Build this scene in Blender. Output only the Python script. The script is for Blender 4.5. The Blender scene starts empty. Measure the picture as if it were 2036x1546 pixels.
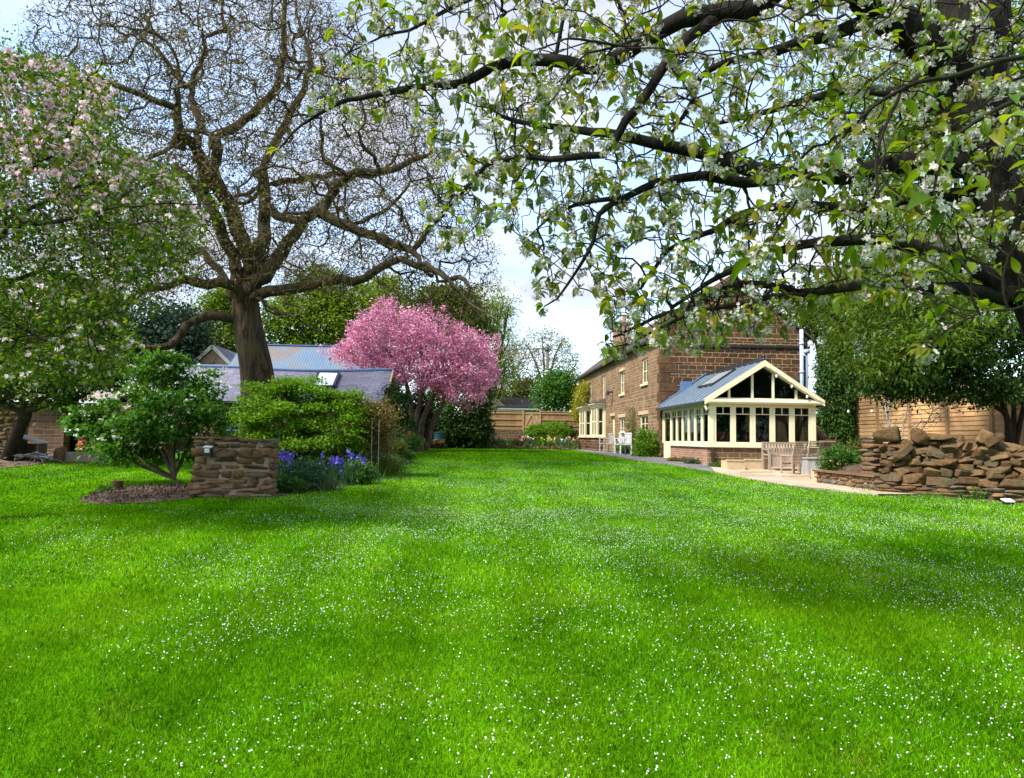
import bpy, math, random
import numpy as np
from mathutils import Matrix, Vector
R = math.radians
rng = np.random.default_rng(11)
random.seed(11)
sc = bpy.context.scene
COL = sc.collection

# ------------------------------------------------------------------ camera
F, CX, CY = 1470.0, 1018.0, 773.0
YAW, PITCH, ROLL = R(3.2), R(3.775), R(0.89)
CAM = np.array([0.0, 0.0, 1.56])
ZA = np.array([0.0, 0.0, 1.0])
_w0 = np.array([math.sin(YAW), math.cos(YAW), 0.0])
_r0 = np.array([math.cos(YAW), -math.sin(YAW), 0.0])
_w = _w0 * math.cos(PITCH) + ZA * math.sin(PITCH)
_u = ZA * math.cos(PITCH) - _w0 * math.sin(PITCH)
_rt = _r0 * math.cos(ROLL) + _u * math.sin(ROLL)
_up = _u * math.cos(ROLL) - _r0 * math.sin(ROLL)
cd = bpy.data.cameras.new('camera')
cam = bpy.data.objects.new('camera', cd)
COL.objects.link(cam)
cd.sensor_width = 36.0
cd.lens = 36.0 * F / 2036.0
cd.clip_start, cd.clip_end = 0.05, 2000.0
_m = Matrix.Identity(4)
for i in range(3):
    _m[i][0], _m[i][1], _m[i][2], _m[i][3] = _rt[i], _up[i], -_w[i], CAM[i]
cam.matrix_world = _m
sc.camera = cam

# ------------------------------------------------------------------ light
SUN = np.array([-0.72, -0.42, 0.95]); SUN /= np.linalg.norm(SUN)
ld = bpy.data.lights.new('sun', 'SUN')
ld.energy, ld.angle, ld.color = 3.2, R(10.0), (1.0, 0.95, 0.86)
lo = bpy.data.objects.new('sun', ld)
COL.objects.link(lo)
lo.rotation_euler = Vector(-SUN).to_track_quat('-Z', 'Y').to_euler()
wd = bpy.data.worlds.new('World'); sc.world = wd; wd.use_nodes = True
nt = wd.node_tree; nt.nodes.clear()
def wn(t): return nt.nodes.new(t)
out, bg, sky = wn('ShaderNodeOutputWorld'), wn('ShaderNodeBackground'), wn('ShaderNodeTexSky')
sky.sky_type = 'NISHITA'; sky.sun_disc = False
sky.sun_elevation = math.asin(SUN[2]); sky.sun_rotation = math.atan2(SUN[0], SUN[1])
sky.air_density, sky.dust_density, sky.ozone_density = 1.0, 0.6, 1.2
bg.inputs[1].default_value = 0.15
tc, sep = wn('ShaderNodeTexCoord'), wn('ShaderNodeSeparateXYZ')
nt.links.new(tc.outputs['Generated'], sep.inputs[0])
def wmath(op, a, b=None):
    n = wn('ShaderNodeMath'); n.operation = op
    for k, v in enumerate((a, b)):
        if v is None: continue
        if isinstance(v, (int, float)): n.inputs[k].default_value = v
        else: nt.links.new(v, n.inputs[k])
    return n.outputs[0]
den = wmath('ADD', wmath('MAXIMUM', sep.outputs[2], 0.0), 0.16)
comb = wn('ShaderNodeCombineXYZ')
nt.links.new(wmath('DIVIDE', sep.outputs[0], den), comb.inputs[0])
nt.links.new(wmath('DIVIDE', sep.outputs[1], den), comb.inputs[1])
noi = wn('ShaderNodeTexNoise'); noi.inputs['Scale'].default_value = 1.05
noi.inputs['Detail'].default_value = 7.0; noi.inputs['Roughness'].default_value = 0.52
noi.inputs['Distortion'].default_value = 0.25
nt.links.new(comb.outputs[0], noi.inputs['Vector'])
rmp = wn('ShaderNodeValToRGB')
rmp.color_ramp.elements[0].position, rmp.color_ramp.elements[1].position = 0.37, 0.57
nt.links.new(noi.outputs[0], rmp.inputs[0])
noi2 = wn('ShaderNodeTexNoise'); noi2.inputs['Scale'].default_value = 1.7
noi2.inputs['Detail'].default_value = 6.0
nt.links.new(comb.outputs[0], noi2.inputs['Vector'])
cl = wn('ShaderNodeValToRGB')
cl.color_ramp.elements[0].position, cl.color_ramp.elements[1].position = 0.36, 0.62
cl.color_ramp.elements[0].color = (0.58, 0.64, 0.82, 1); cl.color_ramp.elements[1].color = (0.95, 0.97, 1.0, 1)
nt.links.new(noi2.outputs[0], cl.inputs[0])
clm = wn('ShaderNodeMix'); clm.data_type = 'RGBA'; clm.blend_type = 'MULTIPLY'
clm.inputs[0].default_value = 1.0
nt.links.new(cl.outputs[0], clm.inputs[6]); clm.inputs[7].default_value = (3.2, 3.2, 3.2, 1)
lift = wn('ShaderNodeMix'); lift.data_type = 'RGBA'; lift.blend_type = 'ADD'
lift.inputs[0].default_value = 1.0; lift.inputs[7].default_value = (0.55, 0.85, 1.3, 1)
nt.links.new(sky.outputs[0], lift.inputs[6])
mx = wn('ShaderNodeMix'); mx.data_type = 'RGBA'
nt.links.new(rmp.outputs[0], mx.inputs[0])
nt.links.new(lift.outputs[2], mx.inputs[6]); nt.links.new(clm.outputs[2], mx.inputs[7])
nt.links.new(mx.outputs[2], bg.inputs[0]); nt.links.new(bg.outputs[0], out.inputs[0])
vs = sc.view_settings
vs.view_transform = 'Standard'; vs.look = 'None'; vs.gamma = 1.0; vs.use_curve_mapping = False
vs.exposure = 1.28
cy = sc.cycles
cy.max_bounces, cy.diffuse_bounces, cy.glossy_bounces = 6, 3, 2
cy.transmission_bounces, cy.transparent_max_bounces = 3, 8
cy.caustics_reflective = cy.caustics_refractive = False

# ------------------------------------------------------------------ geometry helpers
def ray(px, py):
    return _w + _rt * (px - CX) / F - _up * (py - CY) / F
def P(px, py, Y):                     # the point seen at a pixel of the photograph, Y metres along the house axis
    d = ray(px, py)
    return CAM + d * (Y / d[1])
def zg(Y):                            # height of the lawn
    Y = np.asarray(Y, float)
    return np.where(Y < 24, 0.034 * Y, 0.816 + 0.09 * (1 - np.exp(-(np.maximum(Y, 24) - 24) * 0.034 / 0.09)))
def zgf(Y): return float(zg(Y))
def G(px, py):
    d = ray(px, py); lo_, hi = 0.5, 120.0
    for _ in range(50):
        m = (lo_ + hi) / 2
        if CAM[2] + d[2] / d[1] * m > zgf(m): lo_ = m
        else: hi = m
    p = CAM + d * (lo_ / d[1])
    return p
def unit(a):
    a = np.asarray(a, float)
    return a / np.maximum(np.linalg.norm(a, axis=-1, keepdims=True), 1e-9)
def inpoly(x, y, poly):
    c = np.zeros(np.shape(x), bool); n = len(poly)
    for i in range(n):
        x1, y1 = poly[i][:2]; x2, y2 = poly[(i + 1) % n][:2]
        if y1 == y2: continue
        t = (y1 > y) != (y2 > y)
        c ^= t & (x < (x2 - x1) * (y - y1) / (y2 - y1) + x1)
    return c

class MB:                             # collects faces for ONE mesh
    def __init__(s): s.V, s.Fc, s.n = [], [], 0
    def add(s, v, f):
        s.V.extend([tuple(map(float, p)) for p in v]); s.Fc.extend([tuple(int(i) + s.n for i in q) for q in f]); s.n += len(v)
        return s
    def box(s, a, b):
        x0, y0, z0 = [min(a[i], b[i]) for i in range(3)]; x1, y1, z1 = [max(a[i], b[i]) for i in range(3)]
        return s.add([(x0, y0, z0), (x1, y0, z0), (x1, y1, z0), (x0, y1, z0), (x0, y0, z1), (x1, y0, z1), (x1, y1, z1), (x0, y1, z1)],
                     [(3, 2, 1, 0), (4, 5, 6, 7), (0, 1, 5, 4), (1, 2, 6, 5), (2, 3, 7, 6), (3, 0, 4, 7)])
    def bar(s, p, q, w, h, upv=(0, 0, 1)):
        p, q = np.array(p, float), np.array(q, float); d = unit(q - p); a = np.array(upv, float)
        if abs(d @ unit(a)) > 0.95: a = np.array([0, 1.0, 0]) if abs(d[1]) < 0.9 else np.array([1.0, 0, 0])
        x = unit(np.cross(d, a)); y = np.cross(x, d); v = []
        for e in (p, q):
            for i, j in ((-1, -1), (1, -1), (1, 1), (-1, 1)): v.append(e + x * i * w / 2 + y * j * h / 2)
        return s.add(v, [(0, 1, 2, 3), (7, 6, 5, 4), (0, 4, 5, 1), (1, 5, 6, 2), (2, 6, 7, 3), (3, 7, 4, 0)])
    def tube(s, pts, r, n=8):
        pts = np.array(pts, float); m = len(pts); r = np.broadcast_to(np.array(r, float), (m,))
        t = unit(np.gradient(pts, axis=0)); ref = np.array([0.31, 0.83, 0.46]); v = []
        for i in range(m):
            x = unit(np.cross(t[i], ref)); y = np.cross(t[i], x)
            for k in range(n):
                a = 2 * math.pi * k / n; v.append(pts[i] + r[i] * (x * math.cos(a) + y * math.sin(a)))
        f = [(i * n + k, i * n + (k + 1) % n, (i + 1) * n + (k + 1) % n, (i + 1) * n + k) for i in range(m - 1) for k in range(n)]
        f += [tuple(range(n))[::-1], tuple((m - 1) * n + k for k in range(n))]
        return s.add(v, f)
    def lathe(s, c, prof, n=20):
        v, f = [], []; m = len(prof)
        for r, z in prof:
            for k in range(n):
                a = 2 * math.pi * k / n; v.append((c[0] + r * math.cos(a), c[1] + r * math.sin(a), c[2] + z))
        f = [(i * n + k, i * n + (k + 1) % n, (i + 1) * n + (k + 1) % n, (i + 1) * n + k) for i in range(m - 1) for k in range(n)]
        f += [tuple(range(n))[::-1], tuple((m - 1) * n + k for k in range(n))]
        return s.add(v, f)
    def prism(s, poly, ext):
        poly = [np.array(p, float) for p in poly]; e = np.array(ext, float); n = len(poly)
        nn = sum(np.cross(poly[i] - poly[0], poly[(i + 1) % n] - poly[0]) for i in range(1, n - 1))
        if nn @ e > 0: poly = poly[::-1]
        f = [tuple(range(n)), tuple(range(2 * n - 1, n - 1, -1))]
        f += [((i + 1) % n, i, n + i, n + (i + 1) % n) for i in range(n)]
        return s.add(poly + [p + e for p in poly], f)

OFF = {}
def box_uv(me):                       # metre-scaled coordinates that follow each face
    n = len(me.loops); P_ = len(me.polygons)
    if not n: return
    co = np.empty(len(me.vertices) * 3); me.vertices.foreach_get('co', co); co = co.reshape(-1, 3)
    li = np.empty(n, np.int32); me.loops.foreach_get('vertex_index', li)
    no = np.empty(P_ * 3); me.polygons.foreach_get('normal', no); no = no.reshape(-1, 3)
    lt = np.empty(P_, np.int32); me.polygons.foreach_get('loop_total', lt)
    nl = np.repeat(no, lt, axis=0); p = co[li]
    flat = np.abs(nl[:, 2]) > 0.95
    t = np.cross(np.array([0, 0, 1.0]), nl); t[flat] = (1, 0, 0); t = unit(t)
    b = np.cross(nl, t); b[flat] = (0, 1, 0)
    uv = np.stack([(p * t).sum(1), (p * b).sum(1)], 1).astype(np.float32)
    me.uv_layers.new(name='metres').data.foreach_set('uv', uv.ravel())
def mesh_np(name, V, Fa, smooth=False):
    V = np.asarray(V, np.float32); Fa = np.asarray(Fa, np.int32); k = Fa.shape[1]
    me = bpy.data.meshes.new(name)
    me.vertices.add(len(V)); me.vertices.foreach_set('co', V.ravel())
    me.loops.add(Fa.size); me.loops.foreach_set('vertex_index', Fa.ravel())
    me.polygons.add(len(Fa)); me.polygons.foreach_set('loop_start', np.arange(0, Fa.size, k, dtype=np.int32))
    me.update(calc_edges=True)
    if smooth: me.polygons.foreach_set('use_smooth', np.ones(len(Fa), bool))
    return me
def mk_mesh(name, src, smooth=False, uv=True, off=None):
    if isinstance(src, MB):
        me = bpy.data.meshes.new(name); me.from_pydata(src.V, [], src.Fc); me.update()
        if smooth: me.polygons.foreach_set('use_smooth', np.ones(len(me.polygons), bool))
    else:
        me = mesh_np(name, src[0], src[1], smooth); uv = False
    if uv: box_uv(me)
    if off is not None: me.transform(Matrix.Translation(-Vector(off)))
    return me
def props(o, label=None, cat=None, group=None, kind=None):
    for k, v in (('label', label), ('category', cat), ('group', group), ('kind', kind)):
        if v: o[k] = v
    return o
def part(name, src, m, parent, smooth=False, label=None, kind=None):
    off = OFF.get(parent.name, (0, 0, 0))
    me = mk_mesh(name, src, smooth, off=off); me.materials.append(m)
    o = bpy.data.objects.new(name, me); COL.objects.link(o); o.parent = parent
    OFF[o.name] = off
    return props(o, label, kind=kind)
def thing(name, label, cat, base=(0, 0, 0), group=None):
    o = bpy.data.objects.new(name, None); COL.objects.link(o); o.empty_display_size = 0.2
    o.location = Vector([float(x) for x in base]); OFF[o.name] = tuple(float(x) for x in base)
    return props(o, label, cat, group)
def solo(name, src, m, label, cat, group=None, smooth=False, kind=None):
    V = np.array(src.V) if isinstance(src, MB) else np.asarray(src[0])
    b = ((V[:, 0].min() + V[:, 0].max()) / 2, (V[:, 1].min() + V[:, 1].max()) / 2, V[:, 2].min())
    me = mk_mesh(name, src, smooth, off=b); me.materials.append(m)
    o = bpy.data.objects.new(name, me); COL.objects.link(o); o.location = b; OFF[o.name] = b
    return props(o, label, cat, group, kind)
def struct(name, src, m, label=None, smooth=False):
    me = mk_mesh(name, src, smooth); me.materials.append(m)
    o = bpy.data.objects.new(name, me); COL.objects.link(o)
    return props(o, label, kind='structure')
def copy_tree(o, parent=None):
    c = o.copy(); COL.objects.link(c); c.parent = parent
    for ch in list(o.children): copy_tree(ch, c)
    return c

def scat(tv, tf, pos, X, Yv, Z, sx=1.0, sy=None, sz=None):    # many copies of one small template as arrays
    tv = np.asarray(tv, float); tf = np.asarray(tf); n = len(pos)
    sx = np.broadcast_to(np.asarray(sx, float), (n,)); sy = sx if sy is None else np.broadcast_to(np.asarray(sy, float), (n,))
    sz = sx if sz is None else np.broadcast_to(np.asarray(sz, float), (n,))
    V = pos[:, None, :] + (X * sx[:, None])[:, None, :] * tv[None, :, 0:1] + (Yv * sy[:, None])[:, None, :] * tv[None, :, 1:2] \
        + (Z * sz[:, None])[:, None, :] * tv[None, :, 2:3]
    Fa = tf[None] + (np.arange(n) * len(tv))[:, None, None]
    return V.reshape(-1, 3), Fa.reshape(-1, tf.shape[1])
def join(*ms):
    V, Fa, n = [], [], 0
    for v, f in ms:
        V.append(v); Fa.append(f + n); n += len(v)
    return np.concatenate(V), np.concatenate(Fa)
def rdir(n): return unit(rng.normal(size=(n, 3)))
def frames(d, nrm):
    d = unit(d); s = unit(np.cross(nrm, d)); return d, s, np.cross(d, s)

KITE = ([(0, 0, 0), (0.42, 0.3, 0.06), (1, 0, -0.06), (0.42, -0.3, 0.06)], [(0, 3, 2, 1)])
OVAL = ([(0, 0, 0), (0.3, 0.3, 0.07), (0.72, 0.24, 0.02), (1, 0, -0.15), (0.72, -0.24, 0.02), (0.3, -0.3, 0.07)], [(0, 5, 4, 1), (1, 4, 3, 2)])
OVAL = (OVAL[0], [(0, 5, 2, 1), (5, 4, 3, 2)])
def leaf_big():                        # a folded, drooping, pointed leaf
    v, f = [], []
    xs = [0, .12, .32, .55, .78, .92, 1.0]; ws = [0, .15, .26, .29, .19, .085, 0]
    for x, w in zip(xs, ws):
        z = 0.10 * math.sin(x * 2.6) - 0.42 * x * x
        v += [(x, w, z + w * 0.4), (x, 0, z), (x, -w, z + w * 0.4)]
    for i in range(6):
        a = i * 3; f += [(a, a + 1, a + 4, a + 3), (a + 1, a + 2, a + 5, a + 4)]
    return v, f
LEAF = leaf_big()
def flower5():
    v = [(0, 0, 0)]; f = []
    for k in range(5):
        a = 2 * math.pi * k / 5; b = 0.55
        v += [(0.62 * math.cos(a - b), 0.62 * math.sin(a - b), 0.24), (1.0 * math.cos(a), 1.0 * math.sin(a), 0.34), (0.62 * math.cos(a + b), 0.62 * math.sin(a + b), 0.24)]
        f.append((0, 3 * k + 1, 3 * k + 2, 3 * k + 3))
    return v, f
FLOWER = flower5()

def kites(pos, size, up=0.5, out=None, tmpl=KITE, droop=0.0, aspect=1.0):
    n = len(pos); d = rdir(n)
    if out is not None: d = d + out
    d[:, 2] -= droop
    nr = rdir(n); nr[:, 2] = np.abs(nr[:, 2]) + up
    X, S, Z = frames(d, nr)
    s = size * rng.uniform(0.65, 1.25, n)
    return scat(tmpl[0], tmpl[1], pos, X, S, Z, s, s * aspect, s)

def blob(px, py, rx, ry, Y, dr=None):
    c = P(px, py, Y); k = Y / F
    return c, np.array([rx * k, (dr if dr else (rx + ry) * 0.5 * k), ry * k])
def crown_pts(blobs, n, clumps, sig, flat=0.7, inner=0.45):
    w = np.array([b[1][0] * b[1][2] + b[1][0] * b[1][1] for b in blobs]); w = w / w.sum()
    bi = rng.choice(len(blobs), clumps, p=w)
    C = np.array([b[0] for b in blobs])[bi]; Rr = np.array([b[1] for b in blobs])[bi]
    d = rdir(clumps); cc = C + d * Rr * (rng.uniform(inner ** 2, 1, clumps) ** 0.5)[:, None]
    i = rng.integers(0, clumps, n); csz = rng.uniform(0.6, 1.3, clumps)
    o = rng.normal(size=(n, 3)) * sig * csz[i][:, None]; o[:, 2] *= flat
    return cc[i] + o, d[i]

def spline(pts, step):
    pts = [np.array(p, float) for p in pts]
    q = [2 * pts[0] - pts[1]] + pts + [2 * pts[-1] - pts[-2]]; res = []
    for i in range(1, len(q) - 2):
        a, b, c, d = q[i - 1:i + 3]; n = max(1, int(np.linalg.norm(c - b) / step))
        for k in range(n):
            t = k / n
            res.append(0.5 * ((2 * b) + (-a + c) * t + (2 * a - 5 * b + 4 * c - d) * t * t + (-a + 3 * b - 3 * c + d) * t ** 3))
    res.append(pts[-1]); return np.array(res)

class Tree:                            # traced limbs that then grow twigs towards points in the crown
    def __init__(s): s.p, s.par, s.r0 = [], [], []
    def limb(s, pts, r_a, r_b, step, attach=True, wob=0.0):
        q = spline(pts, step); n = len(q); par = -1
        if wob and n > 3:               # smooth crooks plus a little unevenness
            kx = np.arange(0, n + 3, 4); off = rng.normal(size=(len(kx), 3)) * wob * 2.4; off[0] = 0
            q = q + np.stack([np.interp(np.arange(n), kx, off[:, c]) for c in range(3)], 1) + np.concatenate([np.zeros((1, 3)), rng.normal(size=(n - 1, 3)) * wob * .35])
        if attach and s.p:
            d = np.linalg.norm(np.array(s.p) - q[0], axis=1); par = int(d.argmin())
        for i in range(n):
            s.p.append(q[i]); s.par.append(par); par = len(s.p) - 1
            t = i / max(1, n - 1); s.r0.append(r_a * (1 - t) + r_b * t)
        return s
    def grow(s, A, seg, infl, kill, iters, jit=0.25, maxn=60000, grav=0.0, start_r=1e9):
        Pn = np.array(s.p); par = list(s.par); A = np.array(A, float)
        ok = np.array(s.r0) <= start_r
        near = np.full(len(A), 0); dist = np.full(len(A), 1e9)
        def upd(lo_):
            nonlocal near, dist
            for a in range(0, len(A), 2000):
                blk = A[a:a + 2000]
                nb = Pn[lo_:]
                if lo_ == 0: idx0 = np.nonzero(ok)[0]; nb = Pn[idx0]
                d2 = ((blk ** 2).sum(1)[:, None] + (nb ** 2).sum(1)[None] - 2 * blk @ nb.T)
                j = d2.argmin(1); dm = np.sqrt(np.maximum(d2[np.arange(len(blk)), j], 0))
                if lo_ == 0: j = idx0[j]
                else: j = j + lo_
                b = dm < dist[a:a + 2000]
                near[a:a + 2000][b] = j[b]; dist[a:a + 2000][b] = dm[b]
        upd(0)
        for it in range(iters):
            keep = dist > kill
            A, near, dist = A[keep], near[keep], dist[keep]
            act = dist < infl
            if not act.any() or len(Pn) > maxn: break
            ids = near[act]; dv = unit(A[act] - Pn[ids])
            un, inv = np.unique(ids, return_inverse=True)
            sm = np.zeros((len(un), 3)); np.add.at(sm, inv, dv)
            sm = unit(unit(sm) + rng.normal(size=sm.shape) * jit + np.array([0, 0, grav]))
            new = Pn[un] + sm * seg * rng.uniform(0.75, 1.25, (len(un), 1))
            lo_ = len(Pn); Pn = np.concatenate([Pn, new]); par.extend(un.tolist())
            upd(lo_)
        s.p = list(Pn); s.par = par; s.r0 += [0.0] * (len(Pn) - len(s.r0))
    def finish(s, tip, expo=2.3, rmax=9):
        p, par, r0 = np.array(s.p), np.array(s.par), np.array(s.r0); n = len(p)
        acc = np.zeros(n); nch = np.zeros(n, int); main = np.full(n, -1); best = np.zeros(n)
        r = np.zeros(n)
        for i in range(n - 1, -1, -1):
            ri = r0[i] if r0[i] > 0 else ((acc[i] ** (1 / expo)) if acc[i] > 0 else tip); ri = min(ri, rmax); r[i] = ri
            q = par[i]
            if q >= 0:
                acc[q] += ri ** expo; nch[q] += 1
                if ri > best[q]: best[q] = ri; main[q] = i
        for i in range(n):
            if par[i] >= 0 and r0[i] <= 0: r[i] = min(r[i], r[par[i]] * (.97 if main[par[i]] == i else .62)); r[i] = max(r[i], tip)
        s.P, s.PA, s.Rr, s.nch, s.main = p, par, r, nch, main
        return s
    def mesh(s, thick, n1=9, n2=3):
        p, par, r, main = s.P, s.PA, s.Rr, s.main
        e = np.nonzero(par >= 0)[0]; a = par[e]
        t = np.zeros_like(p); t[e] += unit(p[e] - p[a]); hm = main >= 0; t[hm] += unit(p[main[hm]] - p[hm]); t = unit(t)
        ref = np.array([0.31, 0.83, 0.46]); ux = unit(np.cross(t, ref)); uy = np.cross(t, ux)
        res = []
        for lo_, hi, n in ((thick, 99, n1), (0, thick, n2)):
            k = e[(r[e] >= lo_) & (r[e] < hi)]
            if not len(k): continue
            q = par[k]; ism = main[q] == k
            ra = np.where(ism, r[q], np.minimum(r[k] * 1.05, r[q])); 
            jump = ism & (r[q] > r[k] * 1.8); ra = np.where(jump, r[k] * 1.3, ra)
            fx = np.where(ism[:, None], ux[q], ux[k]); fy = np.where(ism[:, None], uy[q], uy[k])
            an = 2 * np.pi * np.arange(n) / n; c, sn = np.cos(an), np.sin(an)
            A_ = p[q][:, None] + ra[:, None, None] * (fx[:, None] * c[None, :, None] + fy[:, None] * sn[None, :, None])
            B_ = p[k][:, None] + r[k][:, None, None] * (ux[k][:, None] * c[None, :, None] + uy[k][:, None] * sn[None, :, None])
            V = np.concatenate([A_, B_], 1).reshape(-1, 3)
            j = np.arange(n); fq = np.stack([j, (j + 1) % n, (j + 1) % n + n, j + n], 1)
            Fa = (fq[None] + (np.arange(len(k)) * 2 * n)[:, None, None]).reshape(-1, 4)
            res.append((V, Fa))
        return join(*res)
    def tips(s): return np.nonzero(s.nch == 0)[0]
    def dirs(s, i): return unit(s.P[i] - s.P[np.maximum(s.PA[i], 0)])

# ------------------------------------------------------------------ materials
class NB:
    def __init__(s, name):
        s.m = bpy.data.materials.new(name); s.m.use_nodes = True; s.t = s.m.node_tree
        s.t.nodes.clear(); s.o = s.n('ShaderNodeOutputMaterial')
    def n(s, t, **kw):
        x = s.t.nodes.new(t)
        for k, v in kw.items(): setattr(x, k, v)
        return x
    def l(s, a, b): s.t.links.new(a, b)
    def put(s, sock, v):
        if hasattr(v, 'is_linked') or isinstance(v, bpy.types.NodeSocket): s.l(v, sock)
        elif isinstance(v, (tuple, list)) and len(v) == 3 and sock.type == 'RGBA': sock.default_value = (*v, 1)
        else: sock.default_value = v
    def pos(s): return s.n('ShaderNodeNewGeometry').outputs['Position']
    def island(s): return s.n('ShaderNodeNewGeometry').outputs['Random Per Island']
    def obj(s): return s.n('ShaderNodeTexCoord').outputs['Object']
    def uv(s): return s.n('ShaderNodeTexCoord').outputs['UV']
    def noise(s, vec, scale, det=4, rough=0.55, dist=0, dim='3D'):
        x = s.n('ShaderNodeTexNoise'); x.noise_dimensions = dim
        s.put(x.inputs['W'] if dim == '1D' else x.inputs['Vector'], vec)
        x.inputs['Scale'].default_value = scale; x.inputs['Detail'].default_value = det
        x.inputs['Roughness'].default_value = rough; x.inputs['Distortion'].default_value = dist
        return x.outputs[0]
    def math(s, op, a, b=0.0, clamp=False):
        x = s.n('ShaderNodeMath', operation=op); x.use_clamp = clamp
        s.put(x.inputs[0], a); s.put(x.inputs[1], b); return x.outputs[0]
    def mapr(s, v, a, b, c, d):
        x = s.n('ShaderNodeMapRange'); s.put(x.inputs[0], v)
        for i, k in enumerate((a, b, c, d)): x.inputs[i + 1].default_value = k
        return x.outputs[0]
    def mix(s, f, a, b, mode='MIX'):
        x = s.n('ShaderNodeMix', data_type='RGBA', blend_type=mode)
        s.put(x.inputs[0], f); s.put(x.inputs[6], a); s.put(x.inputs[7], b); return x.outputs[2]
    def ramp(s, v, stops):
        x = s.n('ShaderNodeValToRGB'); s.put(x.inputs[0], v); e = x.color_ramp.elements
        while len(e) < len(stops): e.new(0.5)
        for k, (p_, c) in enumerate(stops): e[k].position = p_; e[k].color = (*c, 1)
        return x.outputs[0]
    def scalev(s, vec, sc_):
        x = s.n('ShaderNodeMapping'); s.put(x.inputs[0], vec); x.inputs['Scale'].default_value = sc_; return x.outputs[0]
    def bump(s, h, strength=0.5, dist=0.02):
        x = s.n('ShaderNodeBump'); x.inputs['Strength'].default_value = strength; x.inputs['Distance'].default_value = dist
        s.put(x.inputs['Height'], h); return x.outputs[0]
    def bsdf(s, col, rough=0.8, nrm=None, metal=0.0, spec=0.3):
        x = s.n('ShaderNodeBsdfPrincipled'); s.put(x.inputs['Base Color'], col); s.put(x.inputs['Roughness'], rough)
        x.inputs['Metallic'].default_value = metal; x.inputs['Specular IOR Level'].default_value = spec
        if nrm is not None: s.l(nrm, x.inputs['Normal'])
        return x.outputs[0]
    def end(s, sh): s.l(sh, s.o.inputs[0]); return s.m
def leafmat(name, c1, c2, trans=0.35, c3=None, cs=0.6, rough=0.45, spec=0.25, tint=(1.35, 1.25, 0.5)):
    b = NB(name); r = b.island()
    col = b.ramp(r, [(0.0, c1), (1.0, c2)] if c3 is None else [(0.0, c1), (0.7, c2), (1.0, c3)])
    v = b.mapr(b.noise(b.pos(), cs, 3), 0.25, 0.75, 0.7, 1.3)
    x = b.n('ShaderNodeVectorMath', operation='SCALE'); b.put(x.inputs[0], col); b.put(x.inputs['Scale'], v)
    col = x.outputs[0]
    pr = b.bsdf(col, rough, spec=spec)
    tr = b.n('ShaderNodeBsdfTranslucent'); b.put(tr.inputs[0], b.mix(1.0, col, tint, 'MULTIPLY'))
    mxs = b.n('ShaderNodeMixShader'); mxs.inputs[0].default_value = trans
    b.l(pr, mxs.inputs[1]); b.l(tr.outputs[0], mxs.inputs[2])
    return b.end(mxs.outputs[0])
def plain(name, col, rough=0.6, var=0.15, scale=8.0, bump=0.15, metal=0.0, spec=0.3, grain=None):
    b = NB(name); vec = b.obj()
    if grain: vec = b.scalev(vec, grain)
    n = b.noise(vec, scale, 5); f = b.mapr(n, 0.2, 0.8, 0, 1)
    d = tuple(c * (1 - var) for c in col); h = tuple(min(1, c * (1 + var)) for c in col)
    return b.end(b.bsdf(b.mix(f, d, h), rough, b.bump(n, bump, 0.01), metal, spec))
def bark(name, c1, c2, moss=None, scale=9.0, d=0.03):
    b = NB(name); vec = b.scalev(b.pos(), (1, 1, 0.16))
    n = b.noise(vec, scale, 8, 0.72, 0.9); f = b.mapr(n, 0.40, 0.62, 0, 1)
    col = b.mix(f, c1, c2)
    if moss: col = b.mix(b.mapr(b.noise(b.pos(), 1.3, 5), 0.48, 0.66, 0, 0.75), col, moss)
    return b.end(b.bsdf(col, 0.92, b.bump(n, 0.9, d), spec=0.1))
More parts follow.
